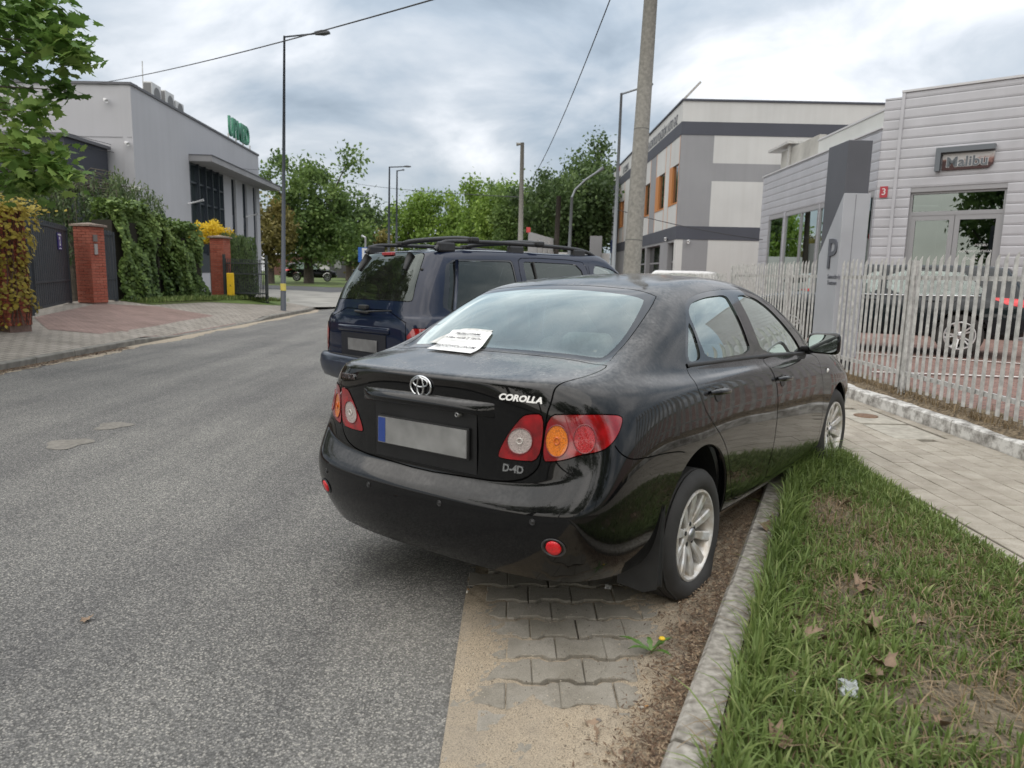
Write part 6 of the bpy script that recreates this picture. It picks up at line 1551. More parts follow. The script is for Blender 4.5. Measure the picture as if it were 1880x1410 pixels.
# hedge-side steel fence with yellow box
DK = P('fence_paint', (.030, .036, .036), .6)
fa = at_depth(414, 547, 25.8); fb = at_depth(491, 551, 26.2); ft = thing('railing_fence', fa, 'dark steel railing fence between the hedge pillar and the lamp post', 'fence')
n_ = 26
for i in range(n_):
    t = i/(n_-1); p = Vector((fa.x+(fb.x-fa.x)*t, fa.y+(fb.y-fa.y)*t, .36-.03*t)); MB().box((p.x-.011, p.y-.011, p.z), (p.x+.011, p.y+.011, p.z+1.45)).build('bar', DK, ft)
for z in (.55, 1.25, 1.62): MB().box((fa.x, fa.y+.012, z), (fb.x, fb.y+.03, z+.04)).build('rail', DK, ft)
for q_ in (fa, fb): MB().box((q_.x-.04, q_.y-.04, .1), (q_.x+.04, q_.y+.04, 1.95)).build('post', DK, ft)
yb = at_depth(424, 522, 25.6); ybx = thing('yellow_box', yb, 'yellow panel hung on the dark railing beside the hedge', 'panel'); m = MB(); m.box((yb.x-.13, yb.y-.06, yb.z-.40), (yb.x+.13, yb.y, yb.z+.40)); bevel(m.build('panel', P('yellow_panel', (.72, .46, .02), .5, var=(6, .1)), ybx), .02)
text_mesh('mark', 'X', frame((yb.x, yb.y-.064, yb.z-.05), (1, 0, 0), (0, 0, 1)), .12, P('ink2', (.05, .04, .02), .7), ybx, depth=.001)
# ---- pale office building
RW = P('office_render', (.40, .398, .415), .9, var=(.35, .06, 6), bump=(30, .15), streak=.03); RD = P('office_edge', (.10, .10, .11), .6); OWF = P('office_frame', (.025, .032, .042), .5); OG = glass_mat('office_glass', (.18, .21, .22), 2.4)
O0 = at_depth(247, 300, 30.); O0 = Vector((O0.x, 30., 0)); dS = (Vector((at_depth(476, 380, 47.4).x, 47.4, 0))-O0).normalized()
off = thing('office_building', (O0.x, O0.y, .4), 'pale grey rendered office building with dark glazing and canopy on the left', 'building')
_, zo = on_plane(246, 160, O0, dS); LS = on_plane(477, 380, O0, dS)[0]; MS = wall_frame(O0, dS); MG = wall_frame(O0, (-1, 0, 0)); print('office', O0, zo, LS)
# MS local z = dS × up → +x (towards the road)
c0, cz1 = on_plane(348, 287, O0, dS); _, cz0 = on_plane(470, 340, O0, dS)
w0_, _ = on_plane(350, 360, O0, dS); w1_, _ = on_plane(412, 400, O0, dS); _, zwt = on_plane(352, 298, O0, dS); zwb = 2.1
sl = []
for (ua, ub) in ((426, 434), (446, 454), (465, 471)): a, _ = on_plane(ua, 380, O0, dS); b, _ = on_plane(ub, 380, O0, dS); sl.append((a, b))
ops = [(w0_, w1_)]+sl; print('ops', ops, zwt, cz1); prev = 0.
m = MB()
for a, b in ops+[(LS, LS)]:
    m.box((prev, .2, -.4), (a, zwt, 0), MS)
    if a < LS: m.box((a, .2, -.4), (b, zwb, 0), MS)
    prev = b
m.box((0, zwt, -.4), (LS, zo, 0), MS); m.build('side_wall', RW, off)
MB().box((.401, .2, -.4), (14, zo, 0), MG @ Matrix.Translation((0, 0, 0))).build('gable_wall', RW, off) if False else MB().box((O0.x-14, 30.0, .2), (O0.x-.401, 30.4, zo)).build('gable_wall', RW, off)
MB().box((O0.x-14, 29.93, zo+.001), (O0.x+.06, 30.5, zo+.10)).build('roof_edge', RD, off); MB().box((.55, zo+.001, -.6), (LS+.05, zo+.10, .06), MS).build('roof_edge', RD, off)
MB().box((.5, zo-.35, -12), (LS, zo-.30, -.41), MS).build('roof_deck', RD, off)
# joints
for z in (cz1-.2, 3.2): MB().box((O0.x-10, 29.985, z), (O0.x-.05, 29.998, z+.03)).build('joint_line', P('joint_line', (.25, .25, .26), .9), off)
# curtain glazing
n_ = 5
for i in range(n_):
    a = w0_+(w1_-w0_)*i/n_; b = w0_+(w1_-w0_)*(i+1)/n_
    f_ = MB(); t = .07
    f_.box((a, zwb, -.2), (a+t, zwt, .10 if i else .02), MS); f_.box((b-t*.5, zwb, -.2), (b, zwt, .02), MS)
    for zz_ in (zwb, zwb+1.0, (zwb+zwt)/2+.3, zwt-1.0, zwt-.1): f_.box((a+t, zz_, -.18), (b-t*.5, zz_+.09, .0), MS)
    wv_ = f_.build('window', OWF, off); MB().box((a+t, zwb+.05, -.12), (b-t*.5, zwt-.05, -.11), MS).build('pane', OG, wv_)
MB().box((w0_, zwb-.9, -.1), (w1_, zwb-.001, .012), MS).build('spandrel', OWF, off)
for a, b in sl:
    wv_ = MB(); wv_.box((a, zwb, -.3), (a+.06, zwt, -.12), MS); wv_.box((b-.06, zwb, -.3), (b, zwt, -.12), MS); wv_.box((a+.06, (zwb+zwt)/2-.5, -.28), (b-.06, (zwb+zwt)/2+.2, -.14), MS); wv_ = wv_.build('window', OWF, off)
    MB().box((a+.06, zwb, -.22), (b-.06, zwt, -.21), MS).build('pane', OG, wv_)
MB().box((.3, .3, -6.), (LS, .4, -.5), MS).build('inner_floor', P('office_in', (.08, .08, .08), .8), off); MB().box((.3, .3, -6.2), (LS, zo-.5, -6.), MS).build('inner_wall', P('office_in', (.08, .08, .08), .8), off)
# canopy
MB().box((c0-.1, zwt+.02, .0), (LS+1.0, zwt+.30, 1.1), MS).build('canopy', P('canopy_grey', (.27, .265, .27), .8, var=(1, .1)), off); MB().box((c0-.12, zwt+.301, -.0), (LS+1.02, zwt+.34, 1.14), MS).build('canopy_edge', RD, off)
# roof plant, lettering, aerials
for i, (u, v) in enumerate(((318, 196), (341, 200), (358, 212))):
    s_, z_ = on_plane(u, v+8, O0, dS); t = thing('air_conditioner', O0+dS*s_+Vector((-.6, 0, zo)), ('first rooftop air conditioner, nearest the gable corner of the office', 'middle rooftop air conditioner of the three on the office', 'last and lowest rooftop air conditioner, farthest along the office roof')[i], 'air conditioner', 'rooftop air conditioners')
    Mc = MS @ Matrix.Translation((s_, zo+.10, -.9)); hh = .95 if i < 2 else .75
    bevel(MB().box((-.5, 0, -.2), (.5, hh, .2), Mc).build('casing', P('ac_white', (.55, .55, .54), .6), t), .02); MB().lathe([(.34, .205), (.32, .22), (.001, .215)], Mc @ Matrix.Translation((.05, hh*.5, 0)), 20).build('fan_grille', P('ac_grille', (.16, .16, .16), .7), t)
    MB().box((-.515, .08, -.17), (-.501, hh-.06, .17), Mc).build('coil', P('ac_grille', (.16, .16, .16), .7), t)
s_, z_ = on_plane(440, 245, O0, dS); gs = thing('roof_sign', O0+dS*s_+Vector((0, 0, zo)), 'green letter sign standing on the office roof edge', 'sign')
s0_, _ = on_plane(419, 245, O0, dS); s1_, _ = on_plane(458, 250, O0, dS)
Ml = Matrix.Translation(O0+dS*((s0_+s1_)/2)+Vector((0, 0, zo+.75))) @ frame((0, 0, 0), dS, (0, 0, 1))
text_mesh('letters', 'UPMED', Ml, 1.5, P('sign_green', (.02, .16, .09), .5), gs, depth=.06, bold=.03, xs=(s1_-s0_)/5.2)
for k in range(4): p = O0+dS*(s0_+(s1_-s0_)*k/3); MB().box((p.x-.03, p.y-.03, zo), (p.x+.03, p.y+.03, zo+.35)).build('strut', STEEL, gs)
for u, v, lab in ((193, 183, 'white bullet camera high on the office gable'), (232, 262, 'grey bracket camera halfway up the office gable')):
    p = at_depth(u, v, 29.9); cm = thing('wall_camera', p, lab, 'camera'); m = MB(); m.tube([p+Vector((0, .1, .02)), p+Vector((0, -.05, 0)), p+Vector((.16, -.2, -.10))], [.05, .06, .075], 10); m.build('body', P('cam_white', (.6, .6, .6), .5), cm, True)
p = at_depth(262, 160, 32); an = thing('roof_aerial', p, 'thin whip aerial on the office roof corner', 'aerial'); MB().tube([(p.x, 32, zo), at_depth(261, 112, 32)], .02, 5).build('rod', STEEL, an)
p = at_depth(250, 405, 27.5); cp = thing('camera_pole', (p.x, 27.5, .4), 'white pole with a security camera above the hedge', 'camera'); t_ = at_depth(249, 348, 27.5); MB().tube([(p.x, 27.5, .3), t_], .05, 8).build('pole', P('cam_white', (.6, .6, .6), .5), cp, True); MB().tube([t_+Vector((-.08, 0, 0)), t_+Vector((.18, -.15, .06))], [.09, .08], 8).build('camera_body', P('cam_white', (.6, .6, .6), .5), cp, True)
for u, v in ((345, 374), (452, 398)):
    s_, z_ = on_plane(u, v, O0, dS); p = O0+dS*s_+Vector((0, 0, z_)); wl2 = thing('wall_light', p, 'slim bracket lamp on the office wall '+('beside the tall glazing' if u < 400 else 'between the narrow windows'), 'lamp'); n3 = Vector((dS.y, -dS.x, 0)); MB().tube([p, p+n3*.4+Vector((0, 0, .1)), p+n3*.75+Vector((0, 0, .2))], [.04, .035, .06], 8).build('arm', P('cam_white', (.6, .6, .6), .5), wl2, True)
# dark annexe behind the maple
an = at_depth(117, 250, 27.); ax_ = thing('annexe', (an.x, 27, .4), 'dark grey flat roofed annexe half hidden by the maple', 'building'); MB().box((an.x-9, 27, .3), (an.x, 29.8, an.z)).build('wall', P('annexe_wall', (.035, .038, .05), .7), ax_); MB().box((an.x-9.1, 26.9, an.z+.001), (an.x+.1, 29.9, an.z+.12)).build('roof_edge', RD, ax_)
# ---- street lamps
LAMPC = P('lamp_paint', (.035, .042, .055), .5); LAMPG = P('lamp_galv', (.20, .215, .23), .55, metal=.2)
def street_lamp(u0, v0, u1, v1, hu, hv, y, label, mat, r=(.085, .045), base=None, bend=False):
    b = at_depth(u0, v0, y); t = at_depth(u1, v1, y); h = at_depth(hu, hv, y); zb2 = base if base is not None else b.z
    o = thing('street_lamp', (b.x, y, zb2), label, 'street lamp', 'street lamps')
    MB().tube([(b.x, y, zb2-.2), (b.x+(t.x-b.x)*.12, y, zb2+1.2), (b.x+(t.x-b.x)*.121, y, zb2+1.21), t], [r[0]*1.25, r[0]*1.2, r[0], r[1]], 12).build('pole', mat, o, True)
    d = (h-t); L_ = d.length; dn_ = d.normalized()
    MB().tube([t+Vector((0, 0, -.03)), t+dn_*(L_*.72)], r[1]*.8, 8).build('arm', mat, o, True)
    m = MB(); M = frame(t+dn_*(L_*.70), dn_, (0, 1, 0)); m.add([M @ Vector(v) for v in ((0, -.06, -.03), (.25*L_*.3/.4, -.15, -.04), (L_*.34, -.10, -.02), (L_*.34, .10, -.02), (.25*L_*.3/.4, .15, -.04), (0, .06, -.03), (0, -.05, .05), (.25*L_*.3/.4, -.11, .07), (L_*.34, -.08, .03), (L_*.34, .08, .03), (.25*L_*.3/.4, .11, .07), (0, .05, .05))], [(0, 1, 2, 3, 4, 5)[::-1], (6, 7, 8, 9, 10, 11)]+[(i, (i+1) % 6, 6+(i+1) % 6, 6+i) for i in range(6)]); m.build('lantern', P('lantern', (.03, .033, .04), .5), o)
    return o
lp = street_lamp(520, 566, 522, 66, 602, 60, 24.6, 'tall dark blue street lamp standing on the left pavement corner', LAMPC, (.075, .035))
m = MB(); b = at_depth(520, 527, 24.6); m.tube([(b.x, 24.6, b.z-.12), (b.x, 24.6, b.z+.12)], .096, 12); m.build('sticker', P('yellow_sticker', (.6, .5, .12), .6), lp)
street_lamp(713, 500, 715, 306, 753, 306, 52, 'distant dark street lamp, left one of the pair over the far trees', LAMPC, (.10, .05), base=0.)
street_lamp(727, 500, 729, 313, 742, 312, 60, 'distant dark street lamp, right and smaller one of the far pair', LAMPC, (.11, .055), base=0.)
street_lamp(1125, 505, 1141, 171, 1196, 156, 24, 'slim pale street lamp half hidden behind the concrete pole', LAMPG, (.07, .04), base=.1)
# wooden/concrete line poles with bent lamp arms
def far_pole(u0, v0, u1, v1, y, label, arm=None, mat=POLE, r=(.16, .11), base=0.):
    b = at_depth(u0, v0, y); t = at_depth(u1, v1, y); o = thing('utility_pole', (b.x, y, base), label, 'pole'); MB().tube([(b.x, y, base-.2), t], r, 10).build('shaft', mat, o, True)
    if arm: MB().tube([at_depth(*a, y) for a in arm], [.045]*(len(arm)-1)+[.09], 8).build('lamp_arm', mat, o, True)
    return o
far_pole(955, 480, 959, 262, 38, 'thin concrete pole with a short lamp arm left of the big poplars', [(959, 264), (948, 265)], r=(.17, .10))
far_pole(1019, 470, 1026, 360, 40, 'dark wooden pole with cables among the trees', mat=P('old_wood', (.05, .042, .035), .9), r=(.16, .13))
far_pole(1043, 470, 1050, 362, 34, 'curved grey lamp pole leaning right before the trees', [(1050, 362), (1056, 348), (1075, 330), (1093, 318), (1108, 308)], mat=LAMPG, r=(.09, .07))
far_pole(669, 470, 671, 436, 45, 'short white lamp pole above the blue parking sign', [(671, 436), (667, 434), (664, 433)], mat=P('cam_white', (.6, .6, .6), .5), r=(.07, .06), base=.2)
# blue parking sign
p = at_depth(671, 468, 44); ps = thing('parking_sign', (p.x, 44, .2), 'blue square parking sign with white P left of the off-road car', 'sign'); MB().box((p.x-.45, 44, p.z-.45), (p.x+.45, 44.03, p.z+.45)).build('plate', P('sign_blue', (.02, .10, .36), .5), ps); text_mesh('letter', 'P', frame((p.x, 43.99, p.z), (1, 0, 0), (0, 0, 1)), 1.0, Wt, ps, depth=.003, bold=.02); MB().tube([(p.x, 44.06, .1), (p.x, 44.06, p.z+.4)], .03, 6).build('post', STEEL, ps)
# sign at the entrance of the office
p = at_depth(288, 408, 27); es = thing('entry_board', p, 'white and blue board just above the hedge', 'sign'); MB().box((p.x-.28, 27, p.z-.12), (p.x+.28, 27.03, p.z+.12)).build('plate', Wt, es); MB().box((p.x-.05, 26.985, p.z-.09), (p.x+.24, 26.998, p.z+.09)).build('field', MATS['sign_blue'], es); MB().tube([(p.x, 27.05, .3), (p.x, 27.05, p.z)], .03, 6).build('post', STEEL, es)
# ---- overhead wires
WIRE = P('wire', (.03, .03, .032), .6)
def wire(name, a, b, sag, r, label):
    pts = [a.lerp(b, t)+Vector((0, 0, -4*sag*t*(1-t))) for t in np.linspace(0, 1, 25)]; m = MB(); m.tube(pts, r, 5); o = m.build(name, WIRE); return props(o, label, 'cable')
wire('overhead_cable', at_depth(180, 153, 29.9), at_depth(980, -55, 11.), .15, .014, 'thick overhead cable rising from the office gable to the top edge')
wire('overhead_cable', at_depth(960, 352, 38), at_depth(1135, -40, 14.), .5, .012, 'overhead cable climbing from the far pole to the top of the sky')
wire('overhead_cable', at_depth(118, 243, 27), at_depth(478, 312, 47), .25, .012, 'upper thin cable strung across the office wall')
wire('overhead_cable', at_depth(118, 263, 27), at_depth(380, 295, 38), .15, .012, 'lower thin cable strung across the office wall')
wire('overhead_cable', at_depth(640, 335, 90), at_depth(960, 362, 38), .2, .02, 'faint far cable between the distant lamps and the concrete pole')
wire('overhead_cable', at_depth(1126, 383, 24), at_depth(1400, 440, 25), .1, .012, 'pair cable crossing the front of the workshop')
# ---- things in the far background
BGW = P('bg_white', (.5, .5, .5), .8); BGD = P('bg_dark', (.06, .06, .065), .8); BGR = P('bg_brown', (.10, .045, .035), .8)
def bg_box(name, u0, u1, v0, v1, y, label, cat, mat, base=.2, depth=6, extra=None):
    a = at_depth(u0, v1, y); b = at_depth(u1, v0, y); t = thing(name, (a.x, y, base), label, cat); MB().box((a.x, y, base-.6), (b.x, y+depth, b.z)).build('wall', mat, t); MB().box((a.x-.2, y-.2, b.z+.001), (b.x+.2, y+depth, b.z+.25)).build('roof', BGD, t)
    if extra: extra(t, a, b, y)
    return t
def wins_(t, a, b, y):
    for i in range(4): x = a.x+(b.x-a.x)*(i+.25)/4; MB().box((x, y-.04, b.z-2.6), (x+(b.x-a.x)*.15, y-.005, b.z-.8)).build('window', DGLASS, t)
bg_box('low_shed', 500, 612, 472, 500, 105, 'long low brown roofed shed behind the lawn tree', 'building', BGR)
bg_box('white_wall', 545, 610, 484, 500, 100, 'white wall strip at the back of the lawn', 'wall', BGW, depth=.4)
bg_box('far_house', 605, 668, 463, 500, 95, 'dark fronted house with pale windows beyond the lawn', 'building', BGD, extra=lambda t, a, b, y: [MB().box((a.x+(b.x-a.x)*k, y-.05, b.z-2.2), (a.x+(b.x-a.x)*(k+.2), y-.005, b.z-.5)).build('window', P('far_glass', (.16, .17, .17), .2), t) for k in (.15, .5, .75)])
bg_box('far_block', 650, 705, 452, 500, 120, 'white gabled building glimpsed left of the off-road roof', 'building', BGW, extra=wins_)
hb = at_depth(970, 425, 36); hc = at_depth(1016, 455, 40); bd = thing('advert_board', (hb.x, 36, .2), 'white roadside board on raking struts between the poles', 'board'); m = MB(); m.hexa([(hb.x, 36, .9), (hc.x, 40, .9), (hc.x, 40.1, .9), (hb.x, 36.1, .9)], [(hb.x, 36, hb.z), (hc.x, 40, hc.z+.5), (hc.x, 40.1, hc.z+.5), (hb.x, 36.1, hb.z)]); m.build('panel', BGW, bd)
for k in (.35, .55, .75): x = hb.x+(hc.x-hb.x)*k; MB().tube([(x, 36+4*k-.12, .2), (x+.05, 36+4*k-.10, hc.z+.3)], .04, 6).build('strut', STEEL, bd)
MB().box((hb.x-.1, 35.9, hb.z-.05), (hb.x+.1, 35.98, hb.z+.2)).build('red_tag', P('tag_red', (.5, .05, .05), .6), bd)
bw = thing('boundary_wall', (6, 44, .2), 'long white boundary wall beyond the roof rails', 'wall'); a = at_depth(1010, 480, 44); b = at_depth(1120, 462, 44); MB().box((a.x-2, 44, -.2), (b.x, 44.3, b.z-.1)).build('wall', BGW, bw); x_ = at_depth(1093, 470, 43.8).x; MB().box((x_-.35, 43.6, -.2), (x_+.35, 43.9, b.z+.9)).build('pier', WM, bw)
hatch('parked_car', 'small black off-road car parked by the lawn tree far down the road', Matrix.Translation((at_depth(545, 500, 66).x, 66, .42)) @ Matrix.Rotation(math.radians(15), 4, 'Z') @ Matrix.Diagonal((1.02, 1.05, 1.1, 1)), BLACK, REFLECTOR, False, 2)

# ================================================================ vegetation
def leaf_mat(name, c1, c2, c3=None, trans=.35):
    """leaves: colour differs leaf by leaf; some light passes through"""
    q = NT(name); at = q.n('ShaderNodeAttribute', attribute_name='tone')
    stops = [(0., c1), (1., c2)] if c3 is None else [(0., c1), (.6, c2), (1., c3)]
    c = q.ramp(at.outputs['Fac'], stops)
    q.base(c, .55, spec=.35)
    tr = q.n('ShaderNodeBsdfTranslucent'); q.t.links.new(c, tr.inputs[0]); mx_ = q.n('ShaderNodeMixShader'); mx_.inputs[0].default_value = trans
    q.t.links.new(q.b.outputs[0], mx_.inputs[1]); q.t.links.new(tr.outputs[0], mx_.inputs[2]); q.t.links.new(mx_.outputs[0], q.out.inputs[0]); return q.m
LEAF_SHAPES = {
 'oval': [(0, 0), (.30, .28), (.34, .55), (.2, .82), (0, 1), (-.2, .82), (-.34, .55), (-.30, .28)],
 'maple': [(0, 0), (.16, .10), (.46, .02), (.40, .22), (.62, .40), (.38, .48), (.30, .72), (.16, .66), (0, 1.0), (-.16, .66), (-.30, .72), (-.38, .48), (-.62, .40), (-.40, .22), (-.46, .02), (-.16, .10)],
 'diamond': [(0, 0), (.3, .45), (0, 1), (-.3, .45)],
 'long': [(0, 0), (.12, .3), (.10, .7), (0, 1), (-.10, .7), (-.12, .3)]}
def leaves(name, pos, size, mat, parent, shape='diamond', flat=0., tone=None, droop=0., jitter=.35, seed=1, normal=None, kind=None):
    r_ = np.random.default_rng(seed); pos = np.asarray(pos); n_ = len(pos)
    nrm = r_.normal(size=(n_, 3)); nrm /= np.linalg.norm(nrm, axis=1)[:, None]
    if normal is not None: nrm = nrm*jitter+normal
    nrm[:, 2] = np.abs(nrm[:, 2])*(1)+flat; nrm /= np.linalg.norm(nrm, axis=1)[:, None]
    a = r_.normal(size=(n_, 3)); a[:, 2] -= droop; a -= nrm*np.sum(a*nrm, 1)[:, None]; a /= np.linalg.norm(a, axis=1)[:, None]; b = np.cross(nrm, a)
    sz = size*(1+r_.uniform(-.35, .35, n_)); sh_ = LEAF_SHAPES[shape]; k = len(sh_)
    V = np.empty((n_, k, 3))
    for i, (x, y) in enumerate(sh_): V[:, i] = pos+(b*x+a*(y-.5)-nrm*(.18*abs(x)))*sz[:, None]
    me = bpy.data.meshes.new(name); me.vertices.add(n_*k); me.vertices.foreach_set('co', V.ravel().astype(np.float32))
    me.loops.add(n_*k); me.loops.foreach_set('vertex_index', np.arange(n_*k, dtype=np.int32)); me.polygons.add(n_)
    me.polygons.foreach_set('loop_start', np.arange(0, n_*k, k, dtype=np.int32)); me.polygons.foreach_set('loop_total', np.full(n_, k, dtype=np.int32))
    t_ = (r_.uniform(0, 1, n_) if tone is None else np.clip(tone+r_.normal(0, .15, n_), 0, 1))
    at = me.attributes.new('tone', 'FLOAT', 'POINT'); at.data.foreach_set('value', np.repeat(t_, k).astype(np.float32))
    me.materials.append(mat); me.update(calc_edges=True); me.validate()
    o = bpy.data.objects.new(name, me); COL.objects.link(o)
    if parent is not None: o.parent = parent; o.matrix_basis = wm(parent).inverted()
    return o
BARK = P('bark', (.075, .062, .048), .95, var=(9, .4, 6), bump=(40, .9, .02))
def tree(name, base, h, crown, nclump, nleaf, size, mat, label, seed, trunk_r=.16, shape='diamond', fork=.3, group=None, clump_r=.16, lean=(0, 0), droop=0., cat='tree', limbs=9):
    """tapered trunk, limbs and leaf clumps spread through an uneven crown; crown=(cx,cy,cz,rx,ry,rz) relative to base"""
    r_ = np.random.default_rng(seed); t = thing(name, base, label, cat, group)
    cx_, cy2, cz_, rx, ry, rz = crown; B = np.array(base)
    C = B+np.array([cx_, cy2, cz_]); m = MB(); top = C+np.array([0, 0, rz*.5])
    tp = [B+np.array([0, 0, -.2]), B+np.array([lean[0]*.3, lean[1]*.3, h*fork*.5]), B+np.array([lean[0]*.6, lean[1]*.6, h*fork]), C+np.array([0, 0, -rz*.1]), top]
    m.tube([tuple(p) for p in tp], [trunk_r*1.25, trunk_r, trunk_r*.85, trunk_r*.5, trunk_r*.12], 10)
    m.build('trunk', BARK, t, True)
    cl = []
    while len(cl) < nclump:
        d = r_.normal(size=3); d /= np.linalg.norm(d); rr_ = r_.uniform(.25, 1.0)**.55
        k = 1+.22*math.sin(3*math.atan2(d[1], d[0])+seed)+.16*math.sin(5*d[2]+seed*2)
        p = C+d*rr_*k*np.array([rx, ry, rz]); 
        if p[2] > B[2]+h*fork*.6: cl.append(p)
    cl = np.array(cl); m = MB()
    for i in r_.choice(len(cl), min(limbs, len(cl)), False):
        st = B+np.array([lean[0]*.6, lean[1]*.6, h*fork*r_.uniform(.8, 1.5)]); e_ = cl[i]; md = (st+e_)/2+np.array([0, 0, -.08*h*r_.uniform(-.5, 1)])
        m.tube([tuple(st), tuple(md), tuple(e_)], [trunk_r*.5, trunk_r*.28, trunk_r*.06], 6)
    m.build('limbs', BARK, t, True)
    per = nleaf//nclump; pos = []; tone = []
    for p in cl:
        s_ = clump_r*np.array([rx, ry, rz])*r_.uniform(.6, 1.35); pos.append(p+r_.normal(size=(per, 3))*s_); tone += [r_.uniform(.15, .85)]*per
    leaves('crown', np.concatenate(pos), size, mat, t, shape, tone=np.array(tone), seed=seed, droop=droop)
    return t
L_MAPLE = leaf_mat('leaf_maple', (.055, .115, .025), (.13, .23, .050), (.26, .36, .09))
L_MID = leaf_mat('leaf_mid', (0.067, 0.119, 0.034), (0.134, 0.210, 0.056), (0.208, 0.294, 0.084))
L_LIGHT = leaf_mat('leaf_light', (0.104, 0.182, 0.028), (0.193, 0.294, 0.049), (0.282, 0.392, 0.084))
L_DARK = leaf_mat('leaf_dark', (0.042, 0.073, 0.025), (0.083, 0.133, 0.042), (0.134, 0.196, 0.063))
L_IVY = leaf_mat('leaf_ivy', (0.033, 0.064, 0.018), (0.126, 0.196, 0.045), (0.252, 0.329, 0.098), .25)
L_YEL = leaf_mat('leaf_yellow', (0.170, 0.130, 0.020), (0.360, 0.280, 0.040), (0.530, 0.420, 0.070))
L_GOLD = leaf_mat('leaf_gold', (0.382, 0.260, 0.010), (0.657, 0.460, 0.020), (0.795, 0.600, 0.060))
L_OCHRE = leaf_mat('leaf_ochre', (0.119, 0.105, 0.031), (0.193, 0.168, 0.049), (0.267, 0.224, 0.070))
# maple reaching in from the left
tb = (-11.6, 9.6, .35)
mt = tree('maple_tree', tb, 9.5, (.9, .2, 4.6, 3.2, 3.0, 3.4), 150, 19500, .145, L_MAPLE, 'leafy maple tree overhanging from the left picture edge', 11, .2, 'maple', fork=.22, clump_r=.085, limbs=26)
# sprays of the maple that hang into view
r_ = np.random.default_rng(5); pos = []; tone = []; m = MB()
for (u, v, y, sp, n_) in ((40, 40, 9.3, .42, 150), (95, 75, 9.0, .36, 150), (120, 100, 9.0, .24, 90), (30, 120, 9.5, .40, 120), (70, 15, 9.2, .40, 140), (110, 165, 9.1, .13, 46), (20, 190, 9.6, .30, 80), (60, 205, 9.2, .20, 50), (30, 265, 9.4, .36, 130), (70, 275, 9.1, .34, 120), (112, 318, 9.0, .20, 70), (25, 330, 9.3, .34, 110), (75, 320, 9.2, .26, 80), (20, 30, 9.8, .5, 130), (60, 345, 9.3, .2, 40)):
    c = at_depth(u, v, y); q = np.array(c)+r_.normal(size=(n_, 3))*np.array([sp*.62, sp*.6, sp*.42]); pos.append(q); tone += [r_.uniform(.25, .8)+(.2 if v > 250 else 0)]*n_
    m.tube([(-10.9, 9.7, c.z+.25+r_.uniform(-.2, .5)), ((-10.9+c.x)/2, (9.7+c.y)/2, c.z+.15), tuple(c)], [.035, .02, .005], 5)
m.build('branches', BARK, mt, True); leaves('foliage_sprays', np.concatenate(pos), .135, L_MAPLE, mt, 'maple', tone=np.array(tone), seed=6, flat=.6)
# far trees
d0 = at_depth(567, 512, 62); tree('lawn_tree', (d0.x, 62, .5), 11, (.4, 0, 5.6, 4.3, 3.4, 4.6), 95, 15000, .34, L_MID, 'broad green tree on the lawn behind the tall street lamp', 21, .36, fork=.3, group='background trees', clump_r=.115, limbs=16)
d0 = at_depth(640, 480, 78); tree('lawn_tree', (d0.x, 78, .5), 10, (0, 0, 5.0, 3.6, 3.2, 4.2), 60, 7500, .40, L_DARK, 'darker tree right behind the broad lawn tree', 22, .3, group='background trees', clump_r=.14)
d0 = at_depth(497, 480, 58); tree('lawn_tree', (d0.x, 58, .5), 8, (0, 0, 4.0, 2.2, 2.4, 3.2), 50, 5500, .32, L_OCHRE, 'ochre green tree between the office corner and the lamp post', 23, .22, group='background trees', clump_r=.15)
d0 = at_depth(690, 470, 92); tree('far_tree', (d0.x, 92, .3), 7, (0, 0, 3.4, 3.2, 3, 2.6), 40, 4200, .42, L_OCHRE, 'brownish low tree left of the distant lamp pair', 24, .22, group='background trees', clump_r=.16)
for i, (u, v, y, rx, rz, c, lab) in enumerate(((745, 415, 100, 4.2, 4.2, L_LIGHT, 'light green tree under the distant lamp pair'), (805, 412, 96, 3.9, 4.2, L_LIGHT, 'light green round tree straight above the off-road roof'), (850, 425, 110, 3.2, 3.4, L_MID, 'small tree in the gap left of the poplars'), (890, 412, 85, 3.2, 4.0, L_LIGHT, 'pale bushy tree at the left foot of the poplars'))):
    d0 = at_depth(u, v, y); tree('far_tree', (d0.x, y, .2), d0.z+rz, (0, 0, d0.z, rx, rx*.8, rz), 55, 6500, .42, c, lab, 30+i, .22, fork=.3, group='background trees', clump_r=.15)
for i, (u, v, y, rx, rz, c, lab) in enumerate(((965, 415, 62, 2.8, 3.2, L_MID, 'left one of the tall dark trees behind the poles'), (1020, 402, 60, 3.0, 3.9, L_DARK, 'middle one of the tall dark trees behind the poles'), (1088, 392, 58, 3.0, 4.4, L_DARK, 'right one of the tall dark trees beside the workshop'), (930, 420, 66, 2.6, 3.2, L_LIGHT, 'light shrubby tree at the foot of the tall dark trees'), (1050, 400, 50, 3.2, 3.6, L_DARK, 'dark lower tree behind the curved lamp pole'))):
    d0 = at_depth(u, v, y); tree('tall_tree', (d0.x, y, .2), d0.z+rz, (0, 0, d0.z, rx, rx*.8, rz), 75, 11500, .30, c, lab, 40+i, .24, fork=.3, group='background trees', clump_r=.14)
# trees behind the viewer: they are what the off-road car's rear window and the boot reflect
for i, (x, y, h, r0) in enumerate(((-9.5, -4.5, 9, 3.2), (-10, -13, 11, 4.0), (9, -9, 10, 3.6), (1, -19, 12, 4.6), (-4, -24, 12, 4.8))):
    tree('street_tree', (x, y, .2), h, (0, 0, h*.58, r0, r0, h*.38), 60, 6000, .34, L_MID, 'leafy street tree behind the viewer, '+('nearest on the left', 'second on the left', 'nearest on the right', 'straight back', 'back left', 'right beside the yard')[i], 60+i, .22, group='street trees behind the viewer', clump_r=.13)
